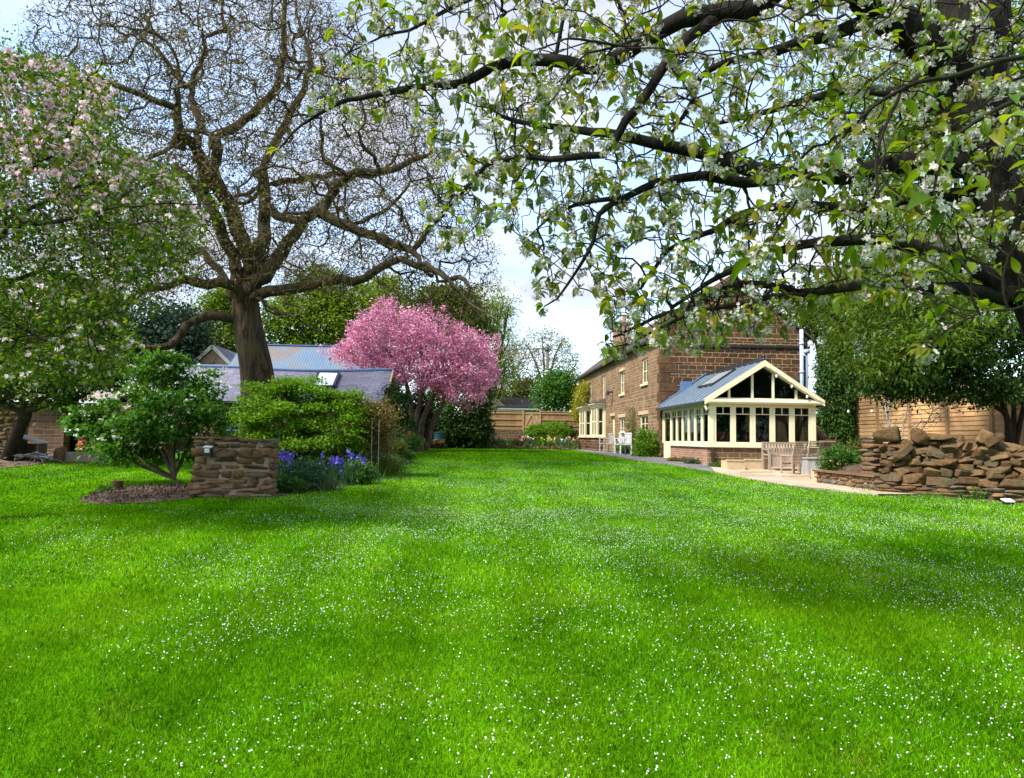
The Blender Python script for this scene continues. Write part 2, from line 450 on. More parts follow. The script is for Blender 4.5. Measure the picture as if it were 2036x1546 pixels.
def brick(name, c1, c2, mortar, bw, bh, ms=0.012, warp=0.03, vary=0.3, tint=None, bstr=0.6):
    b = NB(name); sp = b.n('ShaderNodeSeparateXYZ'); b.l(b.uv(), sp.inputs[0]); u, v = sp.outputs[0], sp.outputs[1]
    vn = b.noise(b.math('MULTIPLY', v, 2.1), 1.0, 1, dim='1D')
    v2 = b.math('ADD', v, b.math('MULTIPLY', b.math('SUBTRACT', vn, 0.5), vary))
    cm = b.n('ShaderNodeCombineXYZ'); b.l(b.math('MULTIPLY', u, 0.9), cm.inputs[0]); b.l(b.math('MULTIPLY', v, 1.2), cm.inputs[1])
    un = b.noise(cm.outputs[0], 1.0, 1)
    u2 = b.math('ADD', u, b.math('MULTIPLY', b.math('SUBTRACT', un, 0.5), vary * 0.8))
    cc = b.n('ShaderNodeCombineXYZ'); b.l(u, cc.inputs[0]); b.l(v, cc.inputs[1])
    wn_ = b.math('MULTIPLY', b.math('SUBTRACT', b.noise(cc.outputs[0], 7, 3), 0.5), warp)
    c2_ = b.n('ShaderNodeCombineXYZ'); b.l(b.math('ADD', u2, wn_), c2_.inputs[0]); b.l(b.math('ADD', v2, wn_), c2_.inputs[1])
    t = b.n('ShaderNodeTexBrick'); b.l(c2_.outputs[0], t.inputs['Vector'])
    for k, val in (('Scale', 1.0), ('Mortar Size', ms), ('Mortar Smooth', 0.35), ('Bias', 0.0), ('Brick Width', bw), ('Row Height', bh)): t.inputs[k].default_value = val
    b.put(t.inputs['Color1'], c1); b.put(t.inputs['Color2'], c2); b.put(t.inputs['Mortar'], mortar)
    n1 = b.noise(cc.outputs[0], 0.7, 4); n2 = b.noise(cc.outputs[0], 22, 5, 0.7)
    x = b.n('ShaderNodeVectorMath', operation='SCALE'); b.put(x.inputs[0], t.outputs['Color'])
    b.put(x.inputs['Scale'], b.math('MULTIPLY', b.mapr(n1, 0.25, 0.75, 0.75, 1.25), b.mapr(n2, 0.25, 0.75, 0.72, 1.28)))
    col = x.outputs[0]
    if tint: col = b.mix(b.mapr(b.noise(cc.outputs[0], 1.7, 5), 0.5, 0.7, 0, 0.7), col, tint)
    h = b.math('ADD', b.math('MULTIPLY', t.outputs['Fac'], -1.0), b.math('MULTIPLY', n2, 0.5))
    return b.end(b.bsdf(col, 0.9, b.bump(h, bstr, 0.02), spec=0.15))
def stonemat(name, stops, mossy=0.25, sc1=9):
    b = NB(name); oi = b.n('ShaderNodeObjectInfo').outputs['Random']; col = b.ramp(b.math('FRACT', b.math('ADD', b.island(), oi)), stops); o = b.pos()
    n = b.noise(o, sc1, 8, 0.7); n2 = b.noise(o, 2.6, 4); n3 = b.noise(o, 30, 4, 0.7)
    x = b.n('ShaderNodeVectorMath', operation='SCALE'); b.put(x.inputs[0], col)
    b.put(x.inputs['Scale'], b.math('MULTIPLY', b.mapr(n, 0.25, 0.75, 0.5, 1.45), b.mapr(n3, 0.25, 0.75, 0.8, 1.2)))
    c = b.mix(b.mapr(n2, 0.5, 0.7, 0, mossy), x.outputs[0], (0.09, 0.09, 0.05))
    c = b.mix(b.mapr(b.noise(o, 14, 6, 0.7), 0.62, 0.75, 0, 0.4), c, (0.3, 0.29, 0.22))
    return b.end(b.bsdf(c, 0.93, b.bump(b.math('ADD', n, b.math('MULTIPLY', n3, 0.5)), 1.0, 0.05), spec=0.1))
def wood(name, c1, c2, axis=(1, 1, 1), scale=6, rough=0.75, isl=0.25):
    b = NB(name); n = b.noise(b.scalev(b.obj(), axis), scale, 7, 0.65, 0.4)
    col = b.mix(b.mapr(n, 0.3, 0.7, 0, 1), c1, c2)
    x = b.n('ShaderNodeVectorMath', operation='SCALE'); b.put(x.inputs[0], col)
    b.put(x.inputs['Scale'], b.mapr(b.island(), 0, 1, 1 - isl, 1 + isl))
    return b.end(b.bsdf(x.outputs[0], rough, b.bump(n, 0.35, 0.006), spec=0.2))
def glassmat(name, tint=(0.46, 0.49, 0.47), fac=0.08):
    b = NB(name); tr = b.n('ShaderNodeBsdfTransparent'); b.put(tr.inputs[0], tint)
    gl = b.n('ShaderNodeBsdfGlossy'); gl.inputs['Roughness'].default_value = 0.02; b.put(gl.inputs[0], (0.45, 0.58, 0.60))
    lw = b.n('ShaderNodeLayerWeight'); lw.inputs[0].default_value = 0.25
    f = b.mapr(lw.outputs['Fresnel'], 0, 1, fac, 1.0)
    mxs = b.n('ShaderNodeMixShader'); b.l(f, mxs.inputs[0]); b.l(tr.outputs[0], mxs.inputs[1]); b.l(gl.outputs[0], mxs.inputs[2])
    return b.end(mxs.outputs[0])

M = {}
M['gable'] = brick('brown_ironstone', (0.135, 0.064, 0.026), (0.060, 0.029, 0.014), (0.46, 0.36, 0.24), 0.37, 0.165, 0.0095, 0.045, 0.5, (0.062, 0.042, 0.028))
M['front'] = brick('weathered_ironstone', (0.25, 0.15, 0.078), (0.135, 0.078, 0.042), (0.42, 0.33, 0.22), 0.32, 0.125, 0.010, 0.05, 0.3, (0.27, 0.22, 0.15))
M['dwarf'] = brick('dwarf_wall_stone', (0.19, 0.105, 0.055), (0.11, 0.058, 0.03), (0.36, 0.28, 0.19), 0.36, 0.15, 0.010, 0.03, 0.12)
M['redbrick'] = brick('soft_red_brick', (0.36, 0.20, 0.13), (0.25, 0.13, 0.085), (0.42, 0.33, 0.25), 0.225, 0.075, 0.008, 0.01, 0.02)
M['oldwall'] = brick('old_garden_stone', (0.15, 0.085, 0.045), (0.075, 0.045, 0.028), (0.16, 0.12, 0.085), 0.36, 0.12, 0.014, 0.07, 0.3)
M['slate'] = brick('blue_grey_slate', (0.215, 0.21, 0.275), (0.14, 0.14, 0.185), (0.09, 0.09, 0.12), 0.36, 0.20, 0.009, 0.012, 0.02, None, 0.5)
M['tiles'] = brick('dark_plain_tile', (0.11, 0.085, 0.075), (0.07, 0.055, 0.05), (0.03, 0.025, 0.025), 0.25, 0.13, 0.008, 0.02, 0.05)
M['cream'] = plain('cream_paint', (0.78, 0.70, 0.47), 0.4, 0.04, 5, 0.05)
M['zinc'] = plain('zinc_sheet', (0.20, 0.255, 0.31), 0.42, 0.12, 3, 0.04, 0.35)
M['leadblue'] = plain('blue_lead', (0.10, 0.17, 0.33), 0.5, 0.15, 5, 0.08)
M['darkmetal'] = plain('dark_metal', (0.025, 0.026, 0.03), 0.4, 0.2, 8)
M['brownpipe'] = plain('brown_pipe', (0.06, 0.03, 0.025), 0.4, 0.1)
M['palepipe'] = plain('shade_blue_pipe', (0.42, 0.50, 0.68), 0.4, 0.05, 4, 0.02)  # whitish pipe; blue reflected in its shade is put into the colour
M['glass'] = glassmat('window_glass')
M['skyglass'] = glassmat('rooflight_glass', (0.5, 0.55, 0.6), 0.55)
M['dark'] = plain('dark_interior', (0.012, 0.011, 0.01), 0.9, 0.2)  # near-black; on the conservatory lining it stands for shade
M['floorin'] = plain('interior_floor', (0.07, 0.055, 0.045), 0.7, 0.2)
M['red'] = plain('red_upholstery', (0.36, 0.05, 0.035), 0.8, 0.15, 12)
M['curtain'] = plain('beige_curtain', (0.42, 0.34, 0.17), 0.9, 0.15, 6, 0.1, grain=(6, 6, 0.6))
M['terracotta'] = plain('terracotta', (0.35, 0.15, 0.08), 0.8, 0.2)
M['fence_far'] = wood('tan_fence_boards', (0.34, 0.20, 0.095), (0.22, 0.125, 0.06), (6, 6, 0.6), 7)
M['fence_right'] = wood('honey_fence_slats', (0.60, 0.37, 0.18), (0.47, 0.275, 0.125), (0.7, 0.7, 8), 6, 0.7, 0.14)
M['fence_post'] = wood('fence_post_wood', (0.42, 0.26, 0.13), (0.30, 0.18, 0.09), (6, 6, 0.5), 6)
M['teak'] = wood('weathered_teak', (0.40, 0.32, 0.25), (0.26, 0.205, 0.16), (5, 5, 0.8), 9)
M['teakwarm'] = wood('warm_teak', (0.44, 0.32, 0.22), (0.30, 0.21, 0.14), (5, 5, 0.8), 9)  # warmer brown teak for the patio chairs
M['teakdark'] = wood('brown_teak', (0.13, 0.085, 0.06), (0.08, 0.055, 0.04), (5, 5, 0.8), 9)
M['greywood'] = wood('silver_grey_wood', (0.46, 0.45, 0.42), (0.30, 0.29, 0.27), (5, 5, 0.8), 9)
M['pole'] = wood('pole_wood', (0.13, 0.11, 0.095), (0.08, 0.07, 0.06), (5, 5, 0.4), 5)
M['flag'] = brick('sandstone_flags', (0.46, 0.37, 0.27), (0.36, 0.29, 0.21), (0.2, 0.16, 0.11), 0.75, 0.55, 0.014, 0.03, 0.2, None, 0.3)
M['pathm'] = brick('slate_flags', (0.19, 0.18, 0.18), (0.14, 0.135, 0.14), (0.07, 0.07, 0.06), 0.6, 0.45, 0.012, 0.02, 0.2, None, 0.3)
M['soil'] = plain('soil', (0.075, 0.05, 0.035), 0.95, 0.5, 9, 0.9)
M['bark_mulch'] = plain('bark_mulch', (0.14, 0.095, 0.065), 0.95, 0.55, 16, 1.0)
M['mortar'] = plain('pale_mortar', (0.34, 0.24, 0.17), 0.95, 0.25, 14, 0.7)
M['mortardark'] = plain('dark_mortar', (0.075, 0.06, 0.045), 0.95, 0.3, 14, 0.7)  # dark mortar for the cores of the low walls
M['stones'] = stonemat('pier_stone', [(0, (0.12, 0.075, 0.045)), (0.3, (0.21, 0.12, 0.062)), (0.55, (0.16, 0.105, 0.065)), (0.8, (0.25, 0.14, 0.068)), (1, (0.14, 0.13, 0.105))], 0.3)
M['loose'] = stonemat('loose_ironstone', [(0, (0.085, 0.05, 0.025)), (0.3, (0.175, 0.10, 0.046)), (0.55, (0.11, 0.072, 0.038)), (0.8, (0.22, 0.13, 0.058)), (1, (0.075, 0.062, 0.04))], 0.7, 7)
M['edge'] = plain('sandstone_edge', (0.50, 0.38, 0.23), 0.85, 0.2, 8, 0.4)
M['teal'] = plain('teal_frame', (0.16, 0.30, 0.33), 0.5, 0.1)
M['bluedoor'] = plain('blue_panel', (0.02, 0.035, 0.11), 0.5, 0.15)
M['tin'] = plain('mossy_tin_roof', (0.30, 0.245, 0.21), 0.85, 0.5, 1.6, 0.1)
M['white'] = plain('white_paint', (0.72, 0.74, 0.76), 0.5, 0.05)
M['water_butt'] = plain('dark_green_plastic', (0.012, 0.05, 0.05), 0.4, 0.1)
M['redpl'] = plain('red_enamel', (0.55, 0.03, 0.025), 0.35, 0.1)
M['plaster'] = plain('buff_render', (0.36, 0.27, 0.16), 0.9, 0.15)
def corrugated():
    b = NB('corrugated_blue_steel'); sp = b.n('ShaderNodeSeparateXYZ'); b.l(b.uv(), sp.inputs[0])
    h = b.math('SINE', b.math('MULTIPLY', sp.outputs[0], 42.0)); n = b.noise(b.obj(), 0.55, 5)
    col = b.ramp(n, [(0.30, (0.10, 0.17, 0.27)), (0.5, (0.15, 0.20, 0.26)), (0.62, (0.21, 0.16, 0.135)), (0.75, (0.12, 0.175, 0.26))])
    return b.end(b.bsdf(col, 0.45, b.bump(h, 0.35, 0.02), 0.2))
M['corr'] = corrugated()

# ------------------------------------------------------------------ lawn
EDGE = [G(x, y) for x, y in ((1139, 893.5), (1170, 899), (1205, 905.5), (1260, 915), (1330, 923.5), (1420, 939), (1480, 951), (1530, 960), (1625, 972.5), (1745, 985))]
BED = [G(x, y) for x, y in ((552, 986), (600, 979), (650, 972), (700, 962), (742, 949), (775, 935), (803, 920), (826, 902), (850, 894.5))]
BED_POLY = [tuple(p[:2]) for p in BED] + [(-2.6, 46), (-12, 46), (-12, 28.5), (-5.8, 24), (-4.7, 14.2), (-4.3, 13.4)]
BARK_POLY = [tuple(G(x, y)[:2]) for x, y in ((158, 997), (200, 1003), (300, 1000), (390, 989), (545, 987), (470, 972), (340, 968), (240, 972), (185, 984))]
SOIL_POLY = [tuple(G(x, y)[:2]) for x, y in ((-60, 935), (10, 931), (70, 925), (112, 916), (120, 900), (60, 893), (-60, 893))]
PAVE_POLY = [tuple(p[:2]) for p in EDGE] + [(16, 15.5), (16, 46), (7.2, 46)]

def lawnmat():
    b = NB('mown_grass'); p = b.pos()
    big = b.noise(p, 0.42, 4, 0.6); mid = b.noise(p, 2.3, 5, 0.65); fine = b.noise(b.scalev(p, (1, 0.45, 1)), 70, 3, 0.8)
    col = b.ramp(b.math('ADD', b.math('MULTIPLY', big, 0.6), b.math('MULTIPLY', mid, 0.4)),
                 [(0.30, (0.025, 0.115, 0.002)), (0.48, (0.064, 0.20, 0.003)), (0.60, (0.10, 0.26, 0.004)), (0.74, (0.15, 0.23, 0.008))])
    sp = b.n('ShaderNodeSeparateXYZ'); b.l(p, sp.inputs[0])
    st = b.math('SINE', b.math('MULTIPLY', b.math('ADD', sp.outputs[0], b.math('MULTIPLY', b.noise(p, 0.25, 2), 0.45)), 5.6))
    col = b.mix(b.mapr(b.noise(p, 0.9, 6, 0.7), 0.60, 0.78, 0, 0.55), col, (0.19, 0.19, 0.02))
    k = b.math('MULTIPLY', b.mapr(st, -0.6, 0.6, 0.92, 1.09), b.mapr(fine, 0.25, 0.75, 0.55, 1.45))
    x = b.n('ShaderNodeVectorMath', operation='SCALE'); b.put(x.inputs[0], col); b.put(x.inputs['Scale'], k)
    return b.end(b.bsdf(x.outputs[0], 0.75, b.bump(fine, 0.9, 0.03), spec=0.0))
M['lawn'] = lawnmat()
xs = np.unique(np.concatenate([np.linspace(-30, 30, 61), np.linspace(-400, 400, 21)]))
ys = np.unique(np.concatenate([np.linspace(-20, 60, 81), np.linspace(-60, 700, 20)]))
gx, gy = np.meshgrid(xs, ys)
Vg = np.stack([gx.ravel(), gy.ravel(), zg(gy.ravel())], 1); nx = len(xs)
Fg = [(j * nx + i, j * nx + i + 1, (j + 1) * nx + i + 1, (j + 1) * nx + i) for j in range(len(ys) - 1) for i in range(nx - 1)]
struct('lawn', (Vg, np.array(Fg)), M['lawn'], 'mown green lawn strewn with white petals', smooth=True)

def sheet(name, poly, dz, m, label, bumpy=0.0):
    poly = [np.array(p[:2]) for p in poly]; c = sum(poly) / len(poly); mb = MB(); n = 6; V, Fa = [], []
    rings = 6
    for k in range(rings + 1):
        for p in poly:
            q = c + (p - c) * (k / rings); z = zgf(q[1]) + dz + (bumpy * rng.uniform(0, 1) if 0 < k < rings else 0); V.append((q[0], q[1], z))
    m_ = len(poly)
    for k in range(rings):
        for i in range(m_):
            j = (i + 1) % m_; Fa.append((k * m_ + i, (k + 1) * m_ + i, (k + 1) * m_ + j, k * m_ + j))
    mb.add(V, Fa); return struct(name, mb, m, label, smooth=True)
sheet('planting_bed', BED_POLY, 0.012, M['soil'], 'dark soil bed under the shrubs on the left of the lawn', 0.08)
def rough_poly(poly, amp, n=7):
    res = []
    for i in range(len(poly)):
        a, b = np.array(poly[i]), np.array(poly[(i + 1) % len(poly)])
        for k in range(n): q = a + (b - a) * k / n; res.append(tuple(q + rng.normal(size=2) * amp))
    return res
sheet('bark_bed', rough_poly(BARK_POLY, .035), 0.012, M['bark_mulch'], 'bark mulch around the white flowering shrub', 0.05)
sheet('soil_strip', SOIL_POLY, 0.02, M['bark_mulch'], 'bare soil strip by the old stone wall', 0.10)
def strip(name, pairs, dz, m, label, kerb=0.0):
    mb = MB()
    for (a, b), (c, d) in zip(pairs[:-1], pairs[1:]):
        n = 6
        for i in range(n):
            q = [(1 - i / n) * np.array(a) + i / n * np.array(b), (1 - (i + 1) / n) * np.array(a) + (i + 1) / n * np.array(b),
                 (1 - (i + 1) / n) * np.array(c) + (i + 1) / n * np.array(d), (1 - i / n) * np.array(c) + i / n * np.array(d)]
            mb.add([(x, y, zgf(y) + dz) for x, y in q], [(0, 1, 2, 3)])
        if kerb: mb.add([(a[0], a[1], zgf(a[1]) - 0.05), (c[0], c[1], zgf(c[1]) - 0.05), (c[0], c[1], zgf(c[1]) + dz), (a[0], a[1], zgf(a[1]) + dz)], [(0, 1, 2, 3)])
    return struct(name, mb, m, label)
e2 = [tuple(p[:2]) for p in EDGE]
strip('path', [(e, (8.4, e[1])) for e in e2[:6]], 0.03, M['pathm'], 'grey flagstone path along the house', 0.03)
e3 = [(e2[5][0] + 0.02, e2[5][1])] + e2[6:]
strip('patio', [((x, y), (13.4, y + 0.4)) for x, y in [(7.36, 22.38), (e3[0][0], e3[0][1])] + e3[1:]], 0.034, M['flag'], 'pale sandstone patio in front of the conservatory', 0.03)

# ------------------------------------------------------------------ openings, windows
def wall_grid(mb, o, ud, length, h, holes, depth, inward):
    """a wall face with real openings and their reveals"""
    o, ud, inward = np.array(o, float), np.array(ud, float), np.array(inward, float)
    us = sorted({0, length, *[x for q in holes for x in q[:2]]}); vs_ = sorted({0, h, *[x for q in holes for x in q[2:]]})
    pt = lambda u, v, d=0: o + ud * u + ZA * v + inward * d
    flip = np.cross(ud, ZA) @ inward > 0
    def quad(q): mb.add(q, [(3, 2, 1, 0) if flip else (0, 1, 2, 3)])
    for a, b in zip(us[:-1], us[1:]):
        for c, d in zip(vs_[:-1], vs_[1:]):
            m_ = ((a + b) / 2, (c + d) / 2)
            if any(q[0] < m_[0] < q[1] and q[2] < m_[1] < q[3] for q in holes): continue
            quad([pt(a, c), pt(b, c), pt(b, d), pt(a, d)])
    for a, b, c, d in holes:
        quad([pt(a, c), pt(a, c, depth), pt(a, d, depth), pt(a, d)][::-1] if False else [pt(a, c, depth), pt(a, c), pt(a, d), pt(a, d, depth)][::-1])
        quad([pt(b, c), pt(b, c, depth), pt(b, d, depth), pt(b, d)][::-1])
        quad([pt(a, c), pt(a, c, depth), pt(b, c, depth), pt(b, c)][::-1])
        quad([pt(a, d), pt(b, d), pt(b, d, depth), pt(a, d, depth)][::-1])
def window(parent, o, ud, w, h, inward, cols=2, rows=2, fw=0.07, bw=0.03, d=0.06, sill=True, m=None, toplight=None, name='window', set_in=0.05):
    """frame as the part, its pane as the sub-part; o is the lower corner on the wall face"""
    o, ud, iv = np.array(o, float), np.array(ud, float), np.array(inward, float); m = m or M['cream']
    mb = MB(); e = 0.002; iv0 = iv * set_in
    def bx(u0, u1, v0, v1, t0=0.0, t1=d):
        a = o + iv0 + ud * u0 + ZA * v0 + iv * t0; b = o + iv0 + ud * u1 + ZA * v1 + iv * t1; mb.box(a, b)
    bx(e, fw, e, h - e); bx(w - fw, w - e, e, h - e); bx(fw, w - fw, e, fw); bx(fw, w - fw, h - fw, h - e)
    if toplight:
        bx(fw, w - fw, toplight - bw / 2, toplight + bw / 2, 0.01, d - 0.01)
        bx(w / 2 - bw / 2, w / 2 + bw / 2, toplight + bw / 2, h - fw, 0.012, d - 0.012)
    else:
        for i in range(1, cols):
            u = fw + (w - 2 * fw) * i / cols; ww = bw * 1.6 if cols == 2 else bw; bx(u - ww / 2, u + ww / 2, fw, h - fw, 0.006, d - 0.008)
        for j in range(1, rows):
            v = fw + (h - 2 * fw) * j / rows
            for i in range(cols):
                u0 = fw + (w - 2 * fw) * i / cols + (bw * .8 if i else 0); u1 = fw + (w - 2 * fw) * (i + 1) / cols - (bw * .8 if i < cols - 1 else 0)
                bx(u0, u1, v - bw / 2, v + bw / 2, 0.012, d - 0.012)
    if sill: bx(-0.06, w + 0.06, -0.09, -0.004, -set_in - 0.07, d)
    f = part(name, mb, m, parent)
    g = MB(); a = o + iv0 + iv * (d * 0.55)
    q = [a + ud * fw + ZA * fw, a + ud * (w - fw) + ZA * fw, a + ud * (w - fw) + ZA * (h - fw), a + ud * fw + ZA * (h - fw)]
    if (np.cross(ud, ZA) @ iv) > 0: q = q[::-1]
    g.add(q, [(0, 1, 2, 3)]); part('pane', g, M['glass'], f)
    return f

# ------------------------------------------------------------------ house
HX0, HX1, HY0, HY1 = 7.3, 13.1, 28.0, 49.8
HZ, HE, HR = 0.86, 5.62, 7.95
XM = (HX0 + HX1) / 2
house = thing('stone_house', 'two storey brown ironstone house with cream windows behind the conservatory', 'house', (HX0, HY0, HZ))
mb = MB()
zq = lambda z: z - HZ
ups = [(30.15, 31.15, 3.95, 4.92), (34.75, 35.75, 3.75, 4.85), (39.75, 40.65, 3.5, 5.05), (44.4, 45.3, 3.5, 5.0)]
los = [(30.1, 31.55, 1.85, 2.62), (34.6, 35.85, 1.6, 2.62), (37.1, 38.0, 0.95, 2.75)]
ups[0] = (30.15, 31.2, 3.92, 4.98)
holes = [(a - HY0, b - HY0, zq(c), zq(d)) for a, b, c, d in ups + los]
wall_grid(mb, (HX0, HY0, HZ), (0, 1, 0), HY1 - HY0, HE - HZ, holes, 0.22, (1, 0, 0))
part('front_wall', mb, M['front'], house)
mb = MB(); gw = (4.45, 5.35, zq(3.35), zq(3.95))
wall_grid(mb, (HX0, HY0, HZ), (1, 0, 0), HX1 - HX0, HE - HZ, [gw], 0.2, (0, 1, 0))
mb.add([(HX0, HY0, HE), (HX1, HY0, HE), (XM, HY0, HR - 0.08)], [(0, 1, 2)])
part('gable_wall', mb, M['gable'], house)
mb = MB(); mb.add([(HX1, HY0, HZ), (HX1, HY1, HZ), (HX1, HY1, HE), (HX1, HY0, HE)], [(0, 1, 2, 3)])
mb.add([(HX0, HY1, HZ), (HX0, HY1, HE), (XM, HY1, HR - .08), (HX1, HY1, HE), (HX1, HY1, HZ)], [(0, 1, 2, 3, 4)])
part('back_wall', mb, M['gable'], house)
mb = MB()
for s in (-1, 1):
    xe = XM + s * (XM - HX0 + 0.16); ze = HE - 0.04
    mb.prism([(xe, HY0 - 0.08, ze), (XM, HY0 - 0.08, HR), (XM, HY0 - 0.08, HR + 0.09), (xe, HY0 - 0.08, ze + 0.09)], (0, HY1 - HY0 + 0.16, 0))
roof = part('roof', mb, M['tiles'], house)
mb = MB(); mb.tube([(XM, HY0 - 0.06, HR + 0.1), (XM, HY1 + 0.06, HR + 0.1)], 0.09, 8); part('ridge', mb, M['terracotta'], roof)
mb = MB(); mb.box((XM - 0.55, HY1 - 0.7, HR - 0.5), (XM + 0.55, HY1 + 0.1, HR + 1.0)); mb.box((XM - 0.62, HY1 - 0.77, HR + 1.0), (XM + 0.62, HY1 + 0.17, HR + 1.12))
ch = part('chimney', mb, M['redbrick'], roof)
mb = MB()
for dx in (-0.25, 0.25): mb.lathe((XM + dx, HY1 - 0.3, HR + 1.12), [(0.13, 0), (0.11, 0.1), (0.11, 0.42), (0.14, 0.46), (0.14, 0.5)], 12)
part('chimney_pot', mb, M['terracotta'], ch)
cw = P(1242, 680, 41.0)
mb = MB(); mb.box((XM - 2.0, 40.4, 6.2), (XM - 1.3, 41.3, 7.95)); mb.box((XM - 2.06, 40.34, 7.95), (XM - 1.24, 41.36, 8.05)); ch = part('chimney', mb, M['redbrick'], roof)
mb = MB(); mb.lathe((XM - 1.65, 40.85, 8.05), [(0.14, 0), (0.12, 0.1), (0.12, 0.42), (0.15, 0.46), (0.15, 0.52)], 12); part('chimney_pot', mb, M['terracotta'], ch)
mb = MB(); mb.bar((HX0 - 0.2, HY0 - 0.05, HE - 0.07), (HX0 - 0.2, HY1, HE - 0.07), 0.11, 0.09); part('gutter', mb, M['darkmetal'], house)
mb = MB(); mb.box((HX0 + 1.35, HY0 - 0.07, 5.20), (HX1 + 0.06, HY0 - 0.001, 5.29)); part('string_course', mb, M['darkmetal'], house)
mb = MB()
for i in range(13):                      # quoins at the near corner
    z = HZ + 0.02 + i * 0.365
    if z + 0.34 > HE: break
    L_, W_ = (0.62, 0.3) if i % 2 else (0.34, 0.55)
    mb.box((HX0 - 0.012, HY0 - 0.012, z), (HX0 + L_, HY0 + 0.0015, z + 0.34)); mb.box((HX0 - 0.0121, HY0 + 0.002, z), (HX0 + 0.0, HY0 + W_, z + 0.34))
part('quoins', mb, stonemat('quoin_stone', [(0, (0.09, 0.048, 0.025)), (1, (0.15, 0.085, 0.045))], 0.3, 6), house)
for i, (a, b, c, d) in enumerate(ups + los):
    if i == 6:
        mb = MB(); mb.box((HX0 + 0.1, a + 0.003, c), (HX0 + 0.16, b - 0.003, d - 0.003))
        for k in (0.1, 0.5): mb.box((HX0 + 0.085, a + 0.1 + k * .8, c + 0.15), (HX0 + 0.1, a + 0.42 + k * .8, d - 0.9))
        dr = part('door', mb, M['cream'], house)
        mb = MB(); mb.box((HX0 + 0.08, a + 0.1, c + 0.95), (HX0 + 0.1, a + 0.16, c + 1.1)); part('handle', mb, M['darkmetal'], dr); continue
    window(house, (HX0, a, c), (0, 1, 0), b - a, d - c, (1, 0, 0), 2, 2 if d - c < 1.2 else 3, 0.075, 0.03, 0.07)
mb = MB()
for a, b, c, d in [ups[1]] + los[:2]: mb = MB(); mb.box((HX0 - 0.035, a - 0.14, d + 0.004), (HX0 + 0.05, b + 0.14, d + 0.16)); part('lintel', mb, M['edge'], house)
a, b, c, d = los[2]; mb = MB(); mb.box((HX0 - 0.035, a - 0.14, d + 0.004), (HX0 + 0.05, b + 0.14, d + 0.16))
part('lintel', mb, M['edge'], house)
window(house, (HX0 + gw[0], HY0, HZ + gw[2]), (1, 0, 0), gw[1] - gw[0], gw[3] - gw[2], (0, 1, 0), 2, 1, 0.08, 0.03, 0.07, m=M['teakdark'])
mb = MB(); mb.box((HX0 + gw[0] - 0.15, HY0 - 0.04, HZ + gw[3] + 0.004), (HX0 + gw[1] + 0.15, HY0 + 0.05, HZ + gw[3] + 0.18)); part('lintel', mb, M['teakdark'], house)
def pipe_at(px, ya, yb, r, w):
    a, b = P(px, ya, HY0 - 0.12), P(px, yb, HY0 - 0.12); b[0] = a[0]
    return a, b
mb = MB(); a, b = P(1593.5, 655, HY0 - 0.1), P(1594, 790, HY0 - 0.1); mb.tube([a, (a[0], a[1], b[2] - 1.3)], 0.075, 10)
for z in (0.6, 1.7): mb.lathe((a[0], a[1], a[2] - z), [(0.095, 0), (0.095, 0.09)], 10)
c = P(1604, 700, HY0 - 0.14); mb.tube([(a[0] + .02, a[1] - .02, c[2] - .05), (c[0], c[1], c[2] - 0.16), (c[0], c[1], 1.0)], 0.055, 10)
mb.box((a[0] + 0.05, c[1] - 0.09, c[2] - .05), (a[0] + 0.27, c[1] + 0.1, c[2] + 0.1))
part('downpipe', mb, M['palepipe'], house, smooth=True)
mb = MB(); a = G(1000, 900); L_ = P(1224, 781, 37.6); mb.box((HX0 - 0.3, L_[1] - 0.05, L_[2]), (HX0, L_[1] + 0.05, L_[2] + 0.08)); mb.lathe((HX0 - 0.3, L_[1], L_[2] - 0.12), [(0.13, 0), (0.09, 0.12), (0.03, 0.2)], 12)
part('wall_lamp', mb, M['darkmetal'], house)
